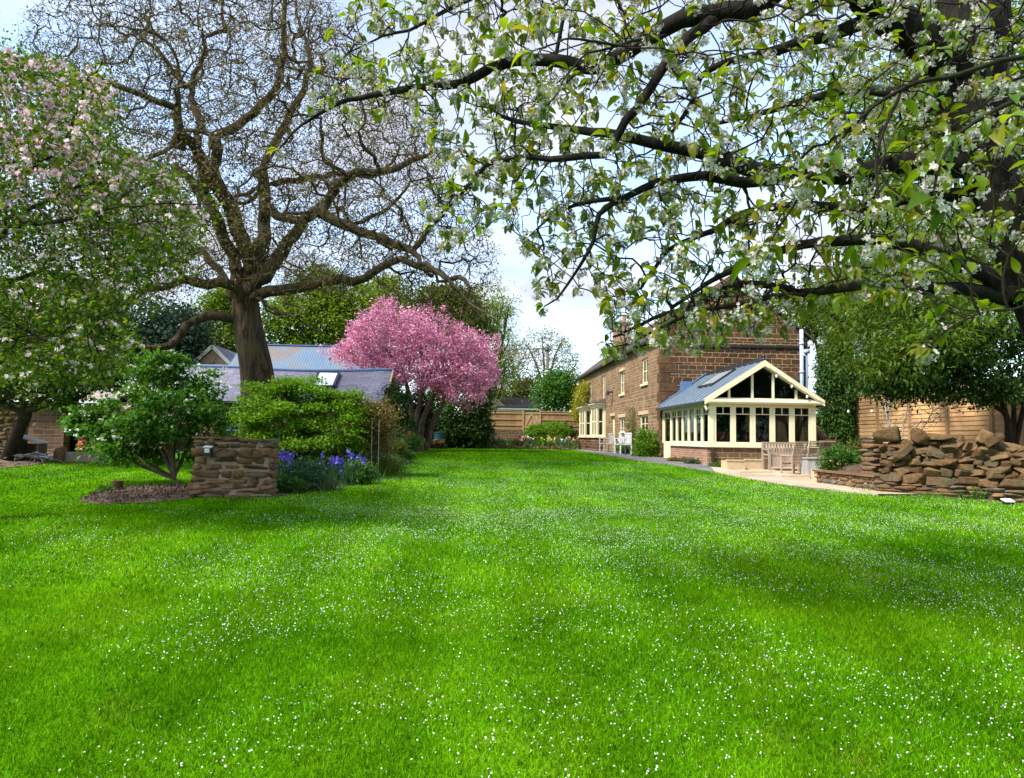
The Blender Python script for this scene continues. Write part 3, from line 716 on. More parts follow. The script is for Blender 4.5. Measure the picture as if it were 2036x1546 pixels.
# bay windows
for y0, y1 in ((39.6, 41.25), (43.8, 45.7)):
    bx0 = HX0 - 0.52; zb, z1, z2 = HZ, 1.64, 3.28
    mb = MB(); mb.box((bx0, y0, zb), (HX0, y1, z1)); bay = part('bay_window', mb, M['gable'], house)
    mb = MB(); mb.box((bx0 - 0.07, y0 - 0.07, z1), (HX0 - 0.001, y1 + 0.07, z1 + 0.09))
    mb.box((bx0 - 0.03, y0 - 0.03, z2), (HX0 - 0.001, y1 + 0.03, z2 + 0.16)); mb.box((bx0 - 0.16, y0 - 0.16, z2 + 0.16), (HX0 - 0.001, y1 + 0.16, z2 + 0.24))
    for x in (bx0, HX0 - 0.101):
        for y in (y0, y1 - 0.1): mb.box((x, y, z1 + 0.09), (x + 0.1, y + 0.1, z2))
    mb.box((bx0 + 0.02, (y0 + y1) / 2 - 0.05, z1 + 0.09), (bx0 + 0.1, (y0 + y1) / 2 + 0.05, z2))
    g = MB()
    def sash(o, ud, w, inw):
        o, ud, inw = np.array(o), np.array(ud), np.array(inw); h = z2 - z1 - 0.09
        for u0, u1, v0, v1 in ((0, .06, 0, h), (w - .06, w, 0, h), (.06, w - .06, 0, .07), (.06, w - .06, h - .07, h), (.06, w - .06, h / 2 - .03, h / 2 + .03)):
            a = o + ud * u0 + ZA * (v0 + .001); b = o + ud * u1 + ZA * (v1 - .001) + inw * .05; mb.box(a, b)
        q = [o + ud * .06 + ZA * .06 + inw * .03, o + ud * (w - .06) + ZA * .06 + inw * .03, o + ud * (w - .06) + ZA * (h - .06) + inw * .03, o + ud * .06 + ZA * (h - .06) + inw * .03]
        g.add(q if np.cross(ud, ZA) @ inw < 0 else q[::-1], [(0, 1, 2, 3)])
    sash((bx0 + .1, y0 + .025, z1 + .09), (1, 0, 0), HX0 - bx0 - .201, (0, 1, 0))
    w2 = (y1 - y0 - .3) / 2
    sash((bx0 + .025, y0 + .1, z1 + .09), (0, 1, 0), w2, (1, 0, 0)); sash((bx0 + .025, y0 + .2 + w2, z1 + .09), (0, 1, 0), w2, (1, 0, 0))
    part('frame', mb, M['cream'], bay); part('pane', g, M['glass'], bay)
    mb = MB(); mb.add([(bx0 - .2, y0 - .2, z2 + .245), (bx0 - .2, y1 + .2, z2 + .245), (HX0, y1 + .2, z2 + .245), (HX0, y0 - .2, z2 + .245), (HX0 - .001, y0 + .1, z2 + .5), (HX0 - .001, y1 - .1, z2 + .5)],
                      [(0, 3, 4), (1, 0, 4, 5), (2, 1, 5), (0, 1, 2, 3)]); part('bay_roof', mb, M['tiles'], bay)
    mb = MB(); n = 24
    for i in range(n):
        x = bx0 + .12 + (HX0 - bx0 - .24) * i / (n - 1)
        if .35 < i / n < .6: continue
        mb.box((x, y0 + .14 + .02 * math.sin(i * 1.9), z1 + .15), (x + .014, y0 + .16 + .02 * math.sin(i * 1.9), z2 - .06))
    part('net_curtain', mb, M['white'], bay)

# ------------------------------------------------------------------ conservatory
XL, XR, YF, YB = 7.36, 10.72, 22.4, 27.995
CB, CS, CE, CA = 0.74, 1.42, 2.80, 3.93
CM = (XL + XR) / 2
cons = thing('conservatory', 'cream painted conservatory with zinc gabled roof on a brown stone dwarf wall', 'conservatory', (CM, YF, CB))
mb = MB(); t = 0.22
mb.box((XL, YF, CB), (XR, YF + t, CS - 0.05)); mb.box((XR - t, YF + t, CB), (XR, YB, CS - 0.05)); part('front_dwarf_wall', mb, M['dwarf'], cons)
mb = MB(); mb.box((XL + 0.0, YF + t, CB), (XL + t, 26.85, CS - 0.05)); part('side_dwarf_wall', mb, M['redbrick'], cons, label='side dwarf wall of soft red brick')
mb = MB(); mb.box((XL - 0.07, YF - 0.07, CS - 0.05), (XR + 0.07, YF + 0.2, CS + 0.03)); mb.box((XL - 0.07, YF + 0.2, CS - 0.05), (XL + 0.2, 26.85, CS + 0.03)); mb.box((XR - 0.2, YF + 0.2, CS - 0.05), (XR + 0.07, YB, CS + 0.03))
part('sill', mb, M['cream'], cons)
mb = MB(); cp = 0.13
for x, y in ((XL, YF), (XR - cp, YF), (XL, YB - cp), (XR - cp, YB - cp)): mb.box((x, y, CS + 0.03), (x + cp, y + cp, CE - 0.1))
mb.box((XL - 0.02, YF - 0.03, CE - 0.1), (XR + 0.02, YF + cp, CE + 0.05)); mb.box((XL - 0.02, YF + cp, CE - 0.1), (XL + cp, YB, CE + 0.02)); mb.box((XR - cp, YF + cp, CE - 0.1), (XR + 0.02, YB, CE + 0.02))
part('frame', mb, M['cream'], cons)
n = 5; pw = (XR - XL - 2 * cp) / n; wh = CE - 0.1 - CS - 0.03
for i in range(n):
    window(cons, (XL + cp + i * pw, YF, CS + 0.03), (1, 0, 0), pw, wh, (0, 1, 0), fw=0.085, bw=0.022, d=0.07, sill=False, toplight=wh - 0.30, set_in=0.02)
n = 6; py_ = (26.85 - YF - cp) / n
for i in range(n):
    window(cons, (XL, YF + cp + i * py_, CS + 0.03), (0, 1, 0), py_, wh, (1, 0, 0), fw=0.09, bw=0.024, d=0.07, sill=False, toplight=wh - 0.30, set_in=0.02)
    window(cons, (XR, YF + cp + i * py_, CS + 0.03), (0, 1, 0), py_, wh, (-1, 0, 0), fw=0.085, bw=0.022, d=0.07, sill=False, toplight=wh - 0.30, set_in=0.02)
# door at the far end of the left side
ds = window(cons, (XL, 26.86, CS + 0.0), (0, 1, 0), YB - cp - 26.87, wh + 0.03, (1, 0, 0), fw=0.1, bw=0.022, d=0.06, sill=False, toplight=wh - 0.30, set_in=0.015, name='door')
mb = MB(); mb.box((XL + 0.015, 26.862, 0.88), (XL + 0.075, YB - cp - 0.012, CS - 0.001)); mb.box((XL + 0.005, 26.98, 1.0), (XL + 0.015, YB - cp - 0.13, CS - 0.12)); part('door_panel', mb, M['cream'], ds)
mb = MB(); mb.bar((XL - 0.03, 27.0, 1.78), (XL - 0.03, 27.14, 1.78), 0.02, 0.025); mb.box((XL - 0.03, 26.99, 1.7), (XL + 0.014, 27.02, 1.9)); part('handle', mb, M['darkmetal'], ds)
# roof
sl = (CA - CE) / (CM - XL)
mb = MB(); ov = 0.2
for s in (-1, 1):
    xe = CM + s * (CM - XL + 0.16); ze = CE - 0.16 * sl + 0.07
    mb.prism([(xe, YF - ov + 0.06, ze), (CM, YF - ov + 0.06, CA + 0.07), (CM, YF - ov + 0.06, CA + 0.13), (xe, YF - ov + 0.06, ze + 0.06)], (0, YB - YF + ov - 0.06, 0))
    for k in range(11):
        y = YF - 0.05 + k * 0.54; mb.bar((xe, y, ze + 0.075), (CM - s * 0.0, y, CA + 0.145), 0.028, 0.045)
rf = part('roof', mb, M['zinc'], cons)
mb = MB(); mb.tube([(CM, YF - ov + .05, CA + 0.155), (CM, YB, CA + 0.155)], 0.05, 8)
for k in range(38):
    y = YF - 0.08 + k * 0.147; mb.bar((CM, y, CA + 0.2), (CM, y, CA + 0.275), 0.016, 0.05)
mb.bar((CM, YF - .1, CA + 0.215), (CM, YB - .05, CA + 0.215), 0.02, 0.02); part('ridge_cresting', mb, M['darkmetal'], rf)
mb = MB(); mb.lathe((CM, YF - ov + 0.12, CA + 0.17), [(0.05, 0), (0.03, 0.06), (0.055, 0.11), (0.02, 0.17), (0.008, 0.34)], 10); part('finial', mb, M['darkmetal'], rf)
mb = MB(); xe = XL - 0.16
mb.bar((xe, YB - 0.09, CE - .16 * sl + 0.17), (CM, YB - 0.09, CA + 0.235), 0.18, 0.03); mb.box((CM - 1.0, YB - 0.3, CA - 0.52), (CM - 0.62, YB - 0.002, CA - 0.12))
part('flashing', mb, M['leadblue'], cons)
mb = MB(); q = lambda u, y, lift=0: np.array([XL + (CM - XL) * u, y, CE + (CA - CE) * u + 0.13 + lift])
y0, y1, u0, u1 = 24.15, 25.75, 0.42, 0.86
for a, b in ((q(u0, y0, .05), q(u0, y1, .05)), (q(u1, y0, .05), q(u1, y1, .05)), (q(u0, y0, .05), q(u1, y0, .05)), (q(u0, y1, .05), q(u1, y1, .05))): mb.bar(a, b, 0.08, 0.07)
skl = part('rooflight', mb, M['darkmetal'], cons); mb = MB(); mb.add([q(u0, y0, .078), q(u1, y0, .078), q(u1, y1, .078), q(u0, y1, .078)], [(0, 1, 2, 3)]); part('pane', mb, plain('rooflight_glass', (.36, .40, .42), .12, .05, 3, 0, spec=.7), skl)
mb = MB(); ze = CE - 0.16 * sl + 0.03
mb.bar((XL - 0.21, YF - 0.12, ze), (XL - 0.21, YB, ze), 0.12, 0.10); part('gutter', mb, M['darkmetal'], cons)
mb = MB(); mb.bar((XR + 0.21, YF - 0.12, ze), (XR + 0.21, YB, ze), 0.12, 0.10); part('gutter', mb, M['darkmetal'], cons)
mb = MB(); mb.tube([(XL - 0.2, YF - 0.05, ze), (XL - 0.12, YF - 0.09, ze - 0.2), (XL - .035, YF - 0.09, CE - .2)], 0.04, 8); part('downpipe', mb, M['cream'], cons)
mb = MB(); mb.box((XL + 0.03, YF - 0.10, CB), (XL + 0.11, YF - 0.02, CS - 0.055)); part('lower_downpipe', mb, M['brownpipe'], cons)
# gable glazing, barge boards
mb = MB()
for s in (-1, 1):
    xe = CM + s * (CM - XL + 0.2); ze = CE - 0.2 * sl + 0.03
    p4 = [(xe, YF - ov, ze - 0.02), (CM, YF - ov, CA - 0.04), (CM, YF - ov, CA + 0.14), (xe, YF - ov, ze + 0.16)]
    mb.prism(p4, (0, 0.055, 0))
    mb.prism([(CM + s * (CM - XL), YF - 0.02, CE + .055), (CM, YF - 0.02, CA - 0.05), (CM, YF - 0.02, CA + 0.06), (CM + s * (CM - XL + .02), YF - 0.02, CE + 0.1)], (0, 0.1, 0))
mb.tube([(XL - 0.15, YF - 0.13, CE - 0.02), (XR + 0.15, YF - 0.13, CE - 0.02)], 0.075, 10)
part('barge_board', mb, M['cream'], cons)
mb = MB(); g = MB(); zt = lambda x: CE + (CA - CE) * (1 - abs(x - CM) / (CM - XL)) - 0.04
xd = [XL + 0.62, CM - 0.33, CM + 0.33, XR - 0.62]
for x in xd: mb.box((x - 0.035, YF - 0.01, CE + 0.05), (x + 0.035, YF + 0.07, zt(x)))
mb.box((XL + .1, YF - 0.012, CE + 0.05), (XR - .1, YF + 0.08, CE + 0.1))
part('gable_frame', mb, M['cream'], cons)
pg = MB(); pg.add([(XL + .1, YF + 0.03, CE + .08), (XR - .1, YF + 0.03, CE + .08), (CM, YF + 0.03, CA - 0.05)], [(0, 1, 2)]); part('gable_pane', pg, M['glass'], cons)
mb = MB(); mb.box((XL + .14, YB - .05, .901), (XR - .14, YB - .006, CE + .01)); mb.add([(XL + .3, YB - .04, CE + .012), (XR - .3, YB - .04, CE + .012), (CM, YB - .04, CA - .1)], [(0, 1, 2)]); part('shade_lining', mb, M['dark'], cons)  # added near-black lining: indoor shade put into a wall colour
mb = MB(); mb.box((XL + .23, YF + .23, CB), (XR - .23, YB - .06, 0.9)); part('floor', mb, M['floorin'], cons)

def armchair(x, y, rz, label):
    t_ = thing('armchair', label, 'armchair', (0, 0, 0), 'red armchairs in the conservatory')
    mb = MB(); mb.box((-.32, -.3, .2), (.32, .3, .42)); part('seat', mb, M['red'], t_)
    mb = MB(); mb.prism([(-.36, .26, .2), (.36, .26, .2), (.30, .40, .96), (-.30, .40, .96)], (0, .12, 0)); part('backrest', mb, M['red'], t_)
    for s in (-1, 1):
        mb = MB(); mb.box((s * .33, -.3, .1), (s * .43, .3, .62)); part('armrest', mb, M['red'], t_)
        for yy in (-.26, .3): mb = MB(); mb.tube([(s * .33, yy, 0), (s * .33, yy, .2)], .025, 8); part('leg', mb, M['teakdark'], t_)
    t_.location = (x, y, 0.9); t_.rotation_euler = (0, 0, rz)
armchair(7.95, 23.3, R(165), 'red armchair behind the leftmost front pane of the conservatory')
armchair(8.95, 23.9, R(200), 'red armchair behind the second and third panes of the conservatory')
armchair(10.1, 24.2, R(150), 'red armchair beside the curtain behind the last front pane')
def curtain(pts, z0, z1, label):
    V, Fa = [], []; pts = np.array(pts, float); n = 60
    for th in (0, .02):
        for i in range(n):
            t_ = i / (n - 1); p = pts[0] * (1 - t_) + pts[1] * t_; d = unit(pts[1] - pts[0]); nn = np.array([-d[1], d[0]])
            p = p + nn * (.045 * math.sin(i * 1.25) + .02 * math.sin(i * .5) + th)
            V += [(p[0], p[1], z0), (p[0], p[1], z1)]
    for k in (0, 1):
        o = k * 2 * n; Fa += [(o + 2 * i, o + 2 * i + 2, o + 2 * i + 3, o + 2 * i + 1) for i in range(n - 1)]
    mb = MB(); mb.add(V, Fa); return solo('curtain', mb, M['curtain'], label, 'curtain', 'curtains in the conservatory', smooth=True)
curtain([(9.55, 22.85), (9.95, 22.8)], .92, 2.7, 'narrow beige curtain hanging behind the fourth conservatory pane')
curtain([(10.0, 23.05), (10.42, 22.85)], .92, 2.7, 'wide beige curtain behind the rightmost front pane of the conservatory')
# string lights
a, b = np.array([XR + 0.18, YF - 0.2, CE - 0.03]), P(1790, 795, 22.6)
mb = MB(); cat = [a * (1 - t_) + b * t_ - ZA * 0.22 * 4 * t_ * (1 - t_) for t_ in np.linspace(0, 1, 14)]
sl_ = thing('string_lights', 'string of small white bulbs from the conservatory gable to the fence', 'string lights', tuple(a))
gab = [np.array([CM + 0.1 + (XR - CM) * t_, YF - 0.23, CA - 0.1 - (CA - CE - 0.05) * t_]) for t_ in np.linspace(0, 1, 8)]
mb.tube(np.array(gab[:-1] + cat), 0.008, 5); part('cable', mb, M['darkmetal'], sl_)
for p in [gab[1], gab[3], gab[5], cat[4], cat[8], cat[11]]:
    mb = MB(); mb.lathe((p[0], p[1], p[2] - 0.05), [(0.018, 0.05), (0.02, 0.0)], 8); k = part('lamp_holder', mb, M['darkmetal'], sl_)
    mb = MB(); mb.lathe((p[0], p[1], p[2] - 0.15), [(0.008, 0), (0.032, 0.02), (0.036, 0.05), (0.02, 0.1)], 10); part('bulb', mb, M['white'], sl_, smooth=True)

# ------------------------------------------------------------------ far fence, gate, pole, bungalow
YW = 48.6
fa, fb = P(966, 815, YW), P(1160, 819, YW)
def far_panel(x0, x1, label):
    t_ = thing('board_fence', label, 'fence', ((x0 + x1) / 2, YW, 2.2), 'closeboard fence panels along the far wall')
    mb = MB(); n = int((x1 - x0) / 0.125)
    for i in range(n):
        u = x0 + (x1 - x0) * i / n; mb.box((u, YW + .002 * (i % 2), 2.24), (u + (x1 - x0) / n - .004, YW + .02 + .002 * (i % 2), 3.3))
    part('boards', mb, M['fence_far'], t_)
    mb = MB()
    for z in (2.36, 2.75, 3.16): mb.box((x0, YW - .05, z), (x1, YW - .001, z + .07))
    mb.box((x0 - .02, YW - .06, 3.3), (x1 + .02, YW + .05, 3.34)); part('rails', mb, M['fence_post'], t_)
    mb = MB(); mb.box((x0 - .02, YW - .03, 2.1), (x1 + .02, YW + .03, 2.235)); part('gravel_board', mb, M['fence_far'], t_)
gx0, gx1 = P(1041, 830, YW)[0], P(1073, 830, YW)[0]
far_panel(fa[0] - 0.4, gx0 - 0.08, 'closeboard timber fence panel between the ivy and the gate')
far_panel(gx1 + 0.08, fb[0] + 0.7, 'closeboard timber fence panel between the gate and the house')
for x, s in ((gx0 - .03, 'left of'), (gx1 + .03, 'right of')):
    mb = MB(); mb.box((x - .05, YW - .07, .9), (x + .05, YW + .04, 3.42)); mb.box((x - .065, YW - .085, 3.42), (x + .065, YW + .055, 3.46))
    solo('gate_post', mb, M['fence_post'], 'square timber post immediately %s the far gate' % s, 'post')
gt = thing('garden_gate', 'tan boarded timber gate with a V shaped brace in the far fence', 'gate', ((gx0 + gx1) / 2, YW, .95))
mb = MB(); n = 8
for i in range(n): mb.box((gx0 + .03 + (gx1 - gx0 - .06) * i / n, YW - .01, 1.0), (gx0 + .03 + (gx1 - gx0 - .06) * (i + 1) / n - .006, YW + .012, 3.26))
part('boards', mb, M['fence_post'], gt)
mb = MB(); c = (gx0 + gx1) / 2
for z in (2.22, 3.14): mb.box((gx0 + .03, YW - .045, z), (gx1 - .03, YW - .011, z + .09))
mb.bar((gx0 + .1, YW - .03, 2.32), (c - .02, YW - .03, 3.13), .07, .034, (0, 1, 0)); mb.bar((gx1 - .1, YW - .031, 2.32), (c + .02, YW - .031, 3.13), .07, .034, (0, 1, 0)); part('brace', mb, M['fence_post'], gt)
mb = MB(); mb.box((fa[0] - 1.5, YW - .12, .8), (gx0 - .08, YW + .12, 2.098)); solo('boundary_wall', mb, M['oldwall'], 'dark old stone wall under the fence left of the gate', 'wall')
mb = MB(); mb.box((gx1 + .08, YW - .12, .8), (7.25, YW + .12, 2.098)); solo('boundary_wall', mb, M['oldwall'], 'dark old stone wall under the fence between gate and house', 'wall')
pl = thing('utility_pole', 'tall dark wooden utility pole behind the far fence', 'utility pole', P(1088, 830, 62))
b0 = P(1087, 870, 62); t0 = P(1089, 683, 62)
mb = MB(); mb.tube([(b0[0], 62, .9), (t0[0], 62, t0[2])], [.17, .13], 10); part('pole', mb, M['pole'], pl, smooth=True)
mb = MB(); z = t0[2] - .5; mb.bar((t0[0] - .3, 61.85, z), (t0[0] + .3, 61.85, z), .1, .1)
for dx in (-.25, .25): mb.lathe((t0[0] + dx, 61.85, z + .05), [(.05, 0), (.06, .08), (.04, .14)], 8)
part('crossarm', mb, M['pole'], pl)
mb = MB(); mb.lathe((t0[0] - .05, 61.8, P(1088, 745, 62)[2]), [(.26, 0), (.27, .3), (.1, .36)], 10); part('junction_box', mb, M['white'], pl)
mb = MB(); mb.lathe((b0[0] + .01, 62, P(1088, 790, 62)[2]), [(.185, 0), (.185, .35)], 12); part('warning_band', mb, plain('yellow_band', (.6, .45, .05), .5), pl)
def wire(p, q, sag, label):
    pts = [np.array(p) * (1 - t_) + np.array(q) * t_ - ZA * sag * 4 * t_ * (1 - t_) for t_ in np.linspace(0, 1, 14)]
    mb = MB(); mb.tube(pts, .018, 4); solo('overhead_wire', mb, M['darkmetal'], label, 'wire', 'overhead wires at the pole')
tp = np.array([t0[0], 61.85, t0[2] - .35])
wire(tp, P(700, 684, 60), .4, 'black overhead wire running left from the utility pole')
wire(tp + [0, 0, .05], P(1260, 712, 52), .3, 'upper black wire from the utility pole to the house')
wire(tp - [0, 0, .15], P(1262, 722, 52), .35, 'lower black wire from the utility pole to the house')
bg_ = thing('bungalow', 'low bungalow with dark tiled roof beyond the far fence', 'house', P(1015, 850, 66))
a, b = P(994, 792, 66), P(1062, 790, 66); e = P(1005, 812, 64); za, zb = a[2], e[2]
mb = MB(); mb.box((a[0] - 2.1, 63.4, .8), (b[0] + .2, 69, zb - .05)); mb.add([(a[0] - 1.6, 63.4, zb - .05), (a[0] + .7, 63.4, zb - .05), (a[0] - .5, 63.4, za - .05)], [(0, 1, 2)]); part('wall', mb, M['plaster'], bg_)
mb = MB(); mb.prism([(a[0] - .4, 63.2, zb), (a[0] - .4, 66.2, za), (a[0] - .4, 66.2, za + .12), (a[0] - .4, 63.2, zb + .12)], (b[0] - a[0] + .8, 0, 0)); mb.prism([(a[0] - .4, 69.2, zb), (a[0] - .4, 66.2, za), (a[0] - .4, 66.2, za + .12), (a[0] - .4, 69.2, zb + .12)], (b[0] - a[0] + .8, 0, 0)); part('roof', mb, M['tiles'], bg_)
mb = MB(); mb.bar((a[0] - .45, 63.15, zb + .04), (a[0] - .45, 66.2, za + .12), .08, .2); mb.box((a[0] - .4, 63.1, zb - .12), (b[0] + .4, 63.2, zb + .02)); part('fascia', mb, M['white'], bg_)

# ------------------------------------------------------------------ studio outbuilding, barn and shed on the left
SX0, SX1, SY0, SY1, SE, SR = -12.2, -3.4, 29.0, 34.0, 2.80, 4.26
st_ = thing('studio_outbuilding', 'low stone outbuilding with blue grey slate roof behind the maple shrub', 'outbuilding', ((SX0 + SX1) / 2, SY0, .85))
mb = MB(); wall_grid(mb, (SX0, SY0, .8), (1, 0, 0), SX1 - SX0, SE - .8, [(2.6, 4.9, .08, 1.72)], .2, (0, 1, 0))
for y in (SY0, SY1): pass
mb.add([(SX1, SY0, .8), (SX1, SY1, .8), (SX1, SY1, SE), (SX1, (SY0 + SY1) / 2, SR - .05), (SX1, SY0, SE)], [(0, 1, 2, 3, 4)])
mb.add([(SX0, SY0, .8), (SX0, SY1, .8), (SX0, SY1, SE), (SX0, (SY0 + SY1) / 2, SR - .05), (SX0, SY0, SE)], [(4, 3, 2, 1, 0)])
mb.add([(SX0, SY1, .8), (SX1, SY1, .8), (SX1, SY1, SE), (SX0, SY1, SE)], [(3, 2, 1, 0)]); part('wall', mb, M['oldwall'], st_)
mb = MB(); n = 22; ym = (SY0 + SY1) / 2
for s in (-1, 1):                       # the ridge sags a little
    V, Fa = [], []
    for i in range(n + 1):
        x = SX0 - .1 + (SX1 - SX0 + .22) * i / n; sag = -.10 * math.sin(math.pi * min(1, max(0, (i / n - .25) / .7))) if i > 5 else 0
        for u in (0, .33, .66, 1): V.append((x, ym + s * (1 - u) * (ym - SY0 + .14), SE - .05 + (SR - SE + .05) * u + sag * (.3 + .7 * u) + .06))
    for i in range(n):
        for j in range(3):
            q4 = (i * 4 + j, (i + 1) * 4 + j, (i + 1) * 4 + j + 1, i * 4 + j + 1); Fa.append(q4 if s < 0 else q4[::-1])
    mb.add(V, Fa)
rf = part('roof', mb, M['slate'], st_)
mb = MB(); pts = [(SX0 - .1 + (SX1 - SX0 + .22) * i / n, ym, SR + .1 - (.10 * math.sin(math.pi * min(1, max(0, (i / n - .25) / .7))) if i > 5 else 0)) for i in range(n + 1)]; mb.tube(pts, .07, 8); part('ridge', mb, M['leadblue'], rf)
mb = MB(); mb.bar((SX1 + .1, SY0 - .15, SE), (SX1 + .1, ym, SR + .04), .05, .14); mb.bar((SX1 + .1, SY1 + .15, SE), (SX1 + .1, ym, SR + .04), .05, .14); part('verge', mb, M['edge'], st_)
kx0, kx1 = P(626, 745, 30.4)[0], P(668, 745, 30.4)[0]; rq = lambda x, u, l=0: np.array([x, SY0 - .14 + (ym - SY0 + .14) * u, SE + (SR - SE) * u - .04 + l])
mb = MB(); u0, u1 = .42, .86
for a, b in ((rq(kx0, u0, .1), rq(kx1, u0, .1)), (rq(kx0, u1, .1), rq(kx1, u1, .1)), (rq(kx0, u0, .1), rq(kx0, u1, .1)), (rq(kx1, u0, .1), rq(kx1, u1, .1))): mb.bar(a, b, .1, .16)
sk = part('skylight', mb, M['darkmetal'], st_)
mb = MB(); mb.add([rq(kx0, u0, .16), rq(kx1, u0, .16), rq(kx1, u1, .16), rq(kx0, u1, .16)], [(0, 1, 2, 3)]); part('pane', mb, plain('bright_rooflight_glass', (.75, .8, .82), .08, .02, 4, 0, spec=.8), sk)
for i in range(3):
    f = window(st_, (SX0 + 2.6 + i * .766, SY0, .88), (1, 0, 0), .764, 1.63, (0, 1, 0), 1, 2, .05, .03, .06, False, M['teal'], name='glazed_door', set_in=.04)
mb = MB(); mb.box((SX0 + 2.5, SY0 + 1.2, .8), (SX1 - .5, SY0 + 1.25, SE - .1)); part('blue_partition', mb, M['bluedoor'], st_)
mb = MB(); mb.bar((SX0 - .1, SY0 - .2, SE - .05), (SX1 + .05, SY0 - .2, SE - .05), .1, .08); part('gutter', mb, M['darkmetal'], st_)

bx0, bx1 = P(470, 700, 42)[0], P(792, 700, 42)[0]; zr = P(650, 690, 43)[2]
barn = thing('metal_barn', 'barn with blue weathered corrugated metal roof behind the slate outbuilding', 'barn', ((bx0 + bx1) / 2, 43, .9))
mb = MB(); mb.box((bx0 + .2, 40.3, .8), (bx1 - .2, 45.7, zr - 2.0)); part('wall', mb, M['oldwall'], barn)
mb = MB(); mb.prism([(bx0, 40, zr - 1.95), (bx0, 43, zr), (bx0, 43, zr + .06), (bx0, 40, zr - 1.89)], (bx1 - bx0, 0, 0)); mb.prism([(bx0, 46, zr - 1.95), (bx0, 43, zr), (bx0, 43, zr + .06), (bx0, 46, zr - 1.89)], (bx1 - bx0, 0, 0)); rf = part('roof', mb, M['corr'], barn)
mb = MB(); mb.bar((bx0, 43, zr + .07), (bx1, 43, zr + .07), .3, .06); part('ridge', mb, M['leadblue'], rf)
pk = P(424, 690, 46); gl_, gr_ = P(380, 730, 46), P(462, 728, 46)
gb = thing('brick_cottage', 'brick gable end of a cottage with pale verge seen under the oak branches', 'house', (pk[0], 46, .9))
mb = MB(); mb.add([(gl_[0], 46, .8), (gr_[0], 46, .8), (gr_[0], 46, gr_[2] - .1), (pk[0], 46, pk[2] - .1), (gl_[0], 46, gl_[2] - .1)], [(0, 1, 2, 3, 4)]); mb.box((gl_[0], 46.01, .8), (gr_[0], 54, gl_[2] - .3)); part('wall', mb, M['redbrick'], gb)
mb = MB()
for e_ in (gl_, gr_):
    d = unit(np.array([e_[0] - pk[0], 0, e_[2] - pk[2]])); q = e_ + d * .3
    mb.prism([(q[0], 45.85, q[2]), (pk[0], 45.85, pk[2]), (pk[0], 45.85, pk[2] + .16), (q[0], 45.85, q[2] + .16)], (0, 8.3, 0))
part('roof', mb, M['slate'], gb)
mb = MB()
for e_ in (gl_, gr_):
    d = unit(np.array([e_[0] - pk[0], 0, e_[2] - pk[2]])); q = e_ + d * .3; mb.bar((q[0], 45.8, q[2] + .04), (pk[0], 45.8, pk[2] + .04), .08, .2)
part('verge', mb, M['greywood'], gb)

sx0, sx1 = P(40, 840, 25)[0], P(128, 840, 25)[0]; se = P(100, 797, 25)[2]; sr = P(100, 772, 27.5)[2]
sh = thing('stone_shed', 'old dark stone shed with pale sheet roof and open front at far left', 'shed', (sx0 + 2, 25, .85))
mb = MB(); mb.box((sx0 - 3, 25, .7), (sx1, 25.4, se)); mb.box((sx0 - 3, 29.6, .7), (SX0 + .3, 30, se)); mb.box((SX0 - .25, 25.05, .7), (SX0 + .3, 29.6, se)); mb.box((sx0 - 3, 25.4, .7), (sx0 - 2.7, 29.6, se)); mb.box((sx1 + 1.75, 25.02, .7), (sx1 + 2.1, 25.37, se)); mb.box((sx1, 25.05, se - .35), (SX0 - .25, 25.36, se)); part('wall', mb, M['oldwall'], sh)
mb = MB(); mb.prism([(sx0 - 3.2, 24.75, se - .02), (sx0 - 3.2, 27.5, sr), (sx0 - 3.2, 27.5, sr + .07), (sx0 - 3.2, 24.75, se + .05)], (SX0 - sx0 + 3.6, 0, 0)); mb.prism([(sx0 - 3.2, 30.2, se - .02), (sx0 - 3.2, 27.5, sr), (sx0 - 3.2, 27.5, sr + .07), (sx0 - 3.2, 30.2, se + .05)], (SX0 - sx0 + 3.6, 0, 0)); part('roof', mb, M['tin'], sh)
mb = MB(); mb.bar((sx0 - 3.2, 24.7, se), (SX0 + .4, 24.7, se), .1, .1); part('gutter', mb, M['white'], sh)
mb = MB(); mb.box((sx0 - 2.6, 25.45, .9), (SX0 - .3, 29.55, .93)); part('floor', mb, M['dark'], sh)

# ------------------------------------------------------------------ built-stone walls
def stone_tpl(k, pn, noise, sd):
    r_ = np.random.default_rng(sd); v, f, idx = [], [], {}
    def vid(p):
        key = tuple(np.round(p, 5))
        if key not in idx: idx[key] = len(v); v.append(np.array(p))
        return idx[key]
    g_ = np.linspace(-1, 1, k + 1)
    for ax in range(3):
        for s in (-1, 1):
            for i in range(k):
                for j in range(k):
                    q = []
                    for a, b in ((g_[i], g_[j]), (g_[i + 1], g_[j]), (g_[i + 1], g_[j + 1]), (g_[i], g_[j + 1])):
                        p = [0, 0, 0]; p[ax] = s; p[(ax + 1) % 3] = a; p[(ax + 2) % 3] = b; q.append(vid(p))
                    f.append(q if s > 0 else q[::-1])
    v = np.array(v); nrm = (np.abs(v) ** pn).sum(1) ** (1 / pn); v = v / nrm[:, None]
    v = v * (1 + .16 * r_.normal(size=3)[None] * v[:, [1, 2, 0]])          # uneven, wedge-like blocks
    for _ in range(7):                   # a few flat breaks, then roughness
        d = unit(r_.normal(size=3)); h = r_.uniform(.78, 1.02); ex = v @ d - h * np.abs(d).sum() * .8; v = v - np.maximum(ex, 0)[:, None] * d
    v = v + r_.normal(size=v.shape) * noise
    return v * .5, np.array(f)
STPL = [stone_tpl(4, 12, .03, 100 + i) for i in range(10)]
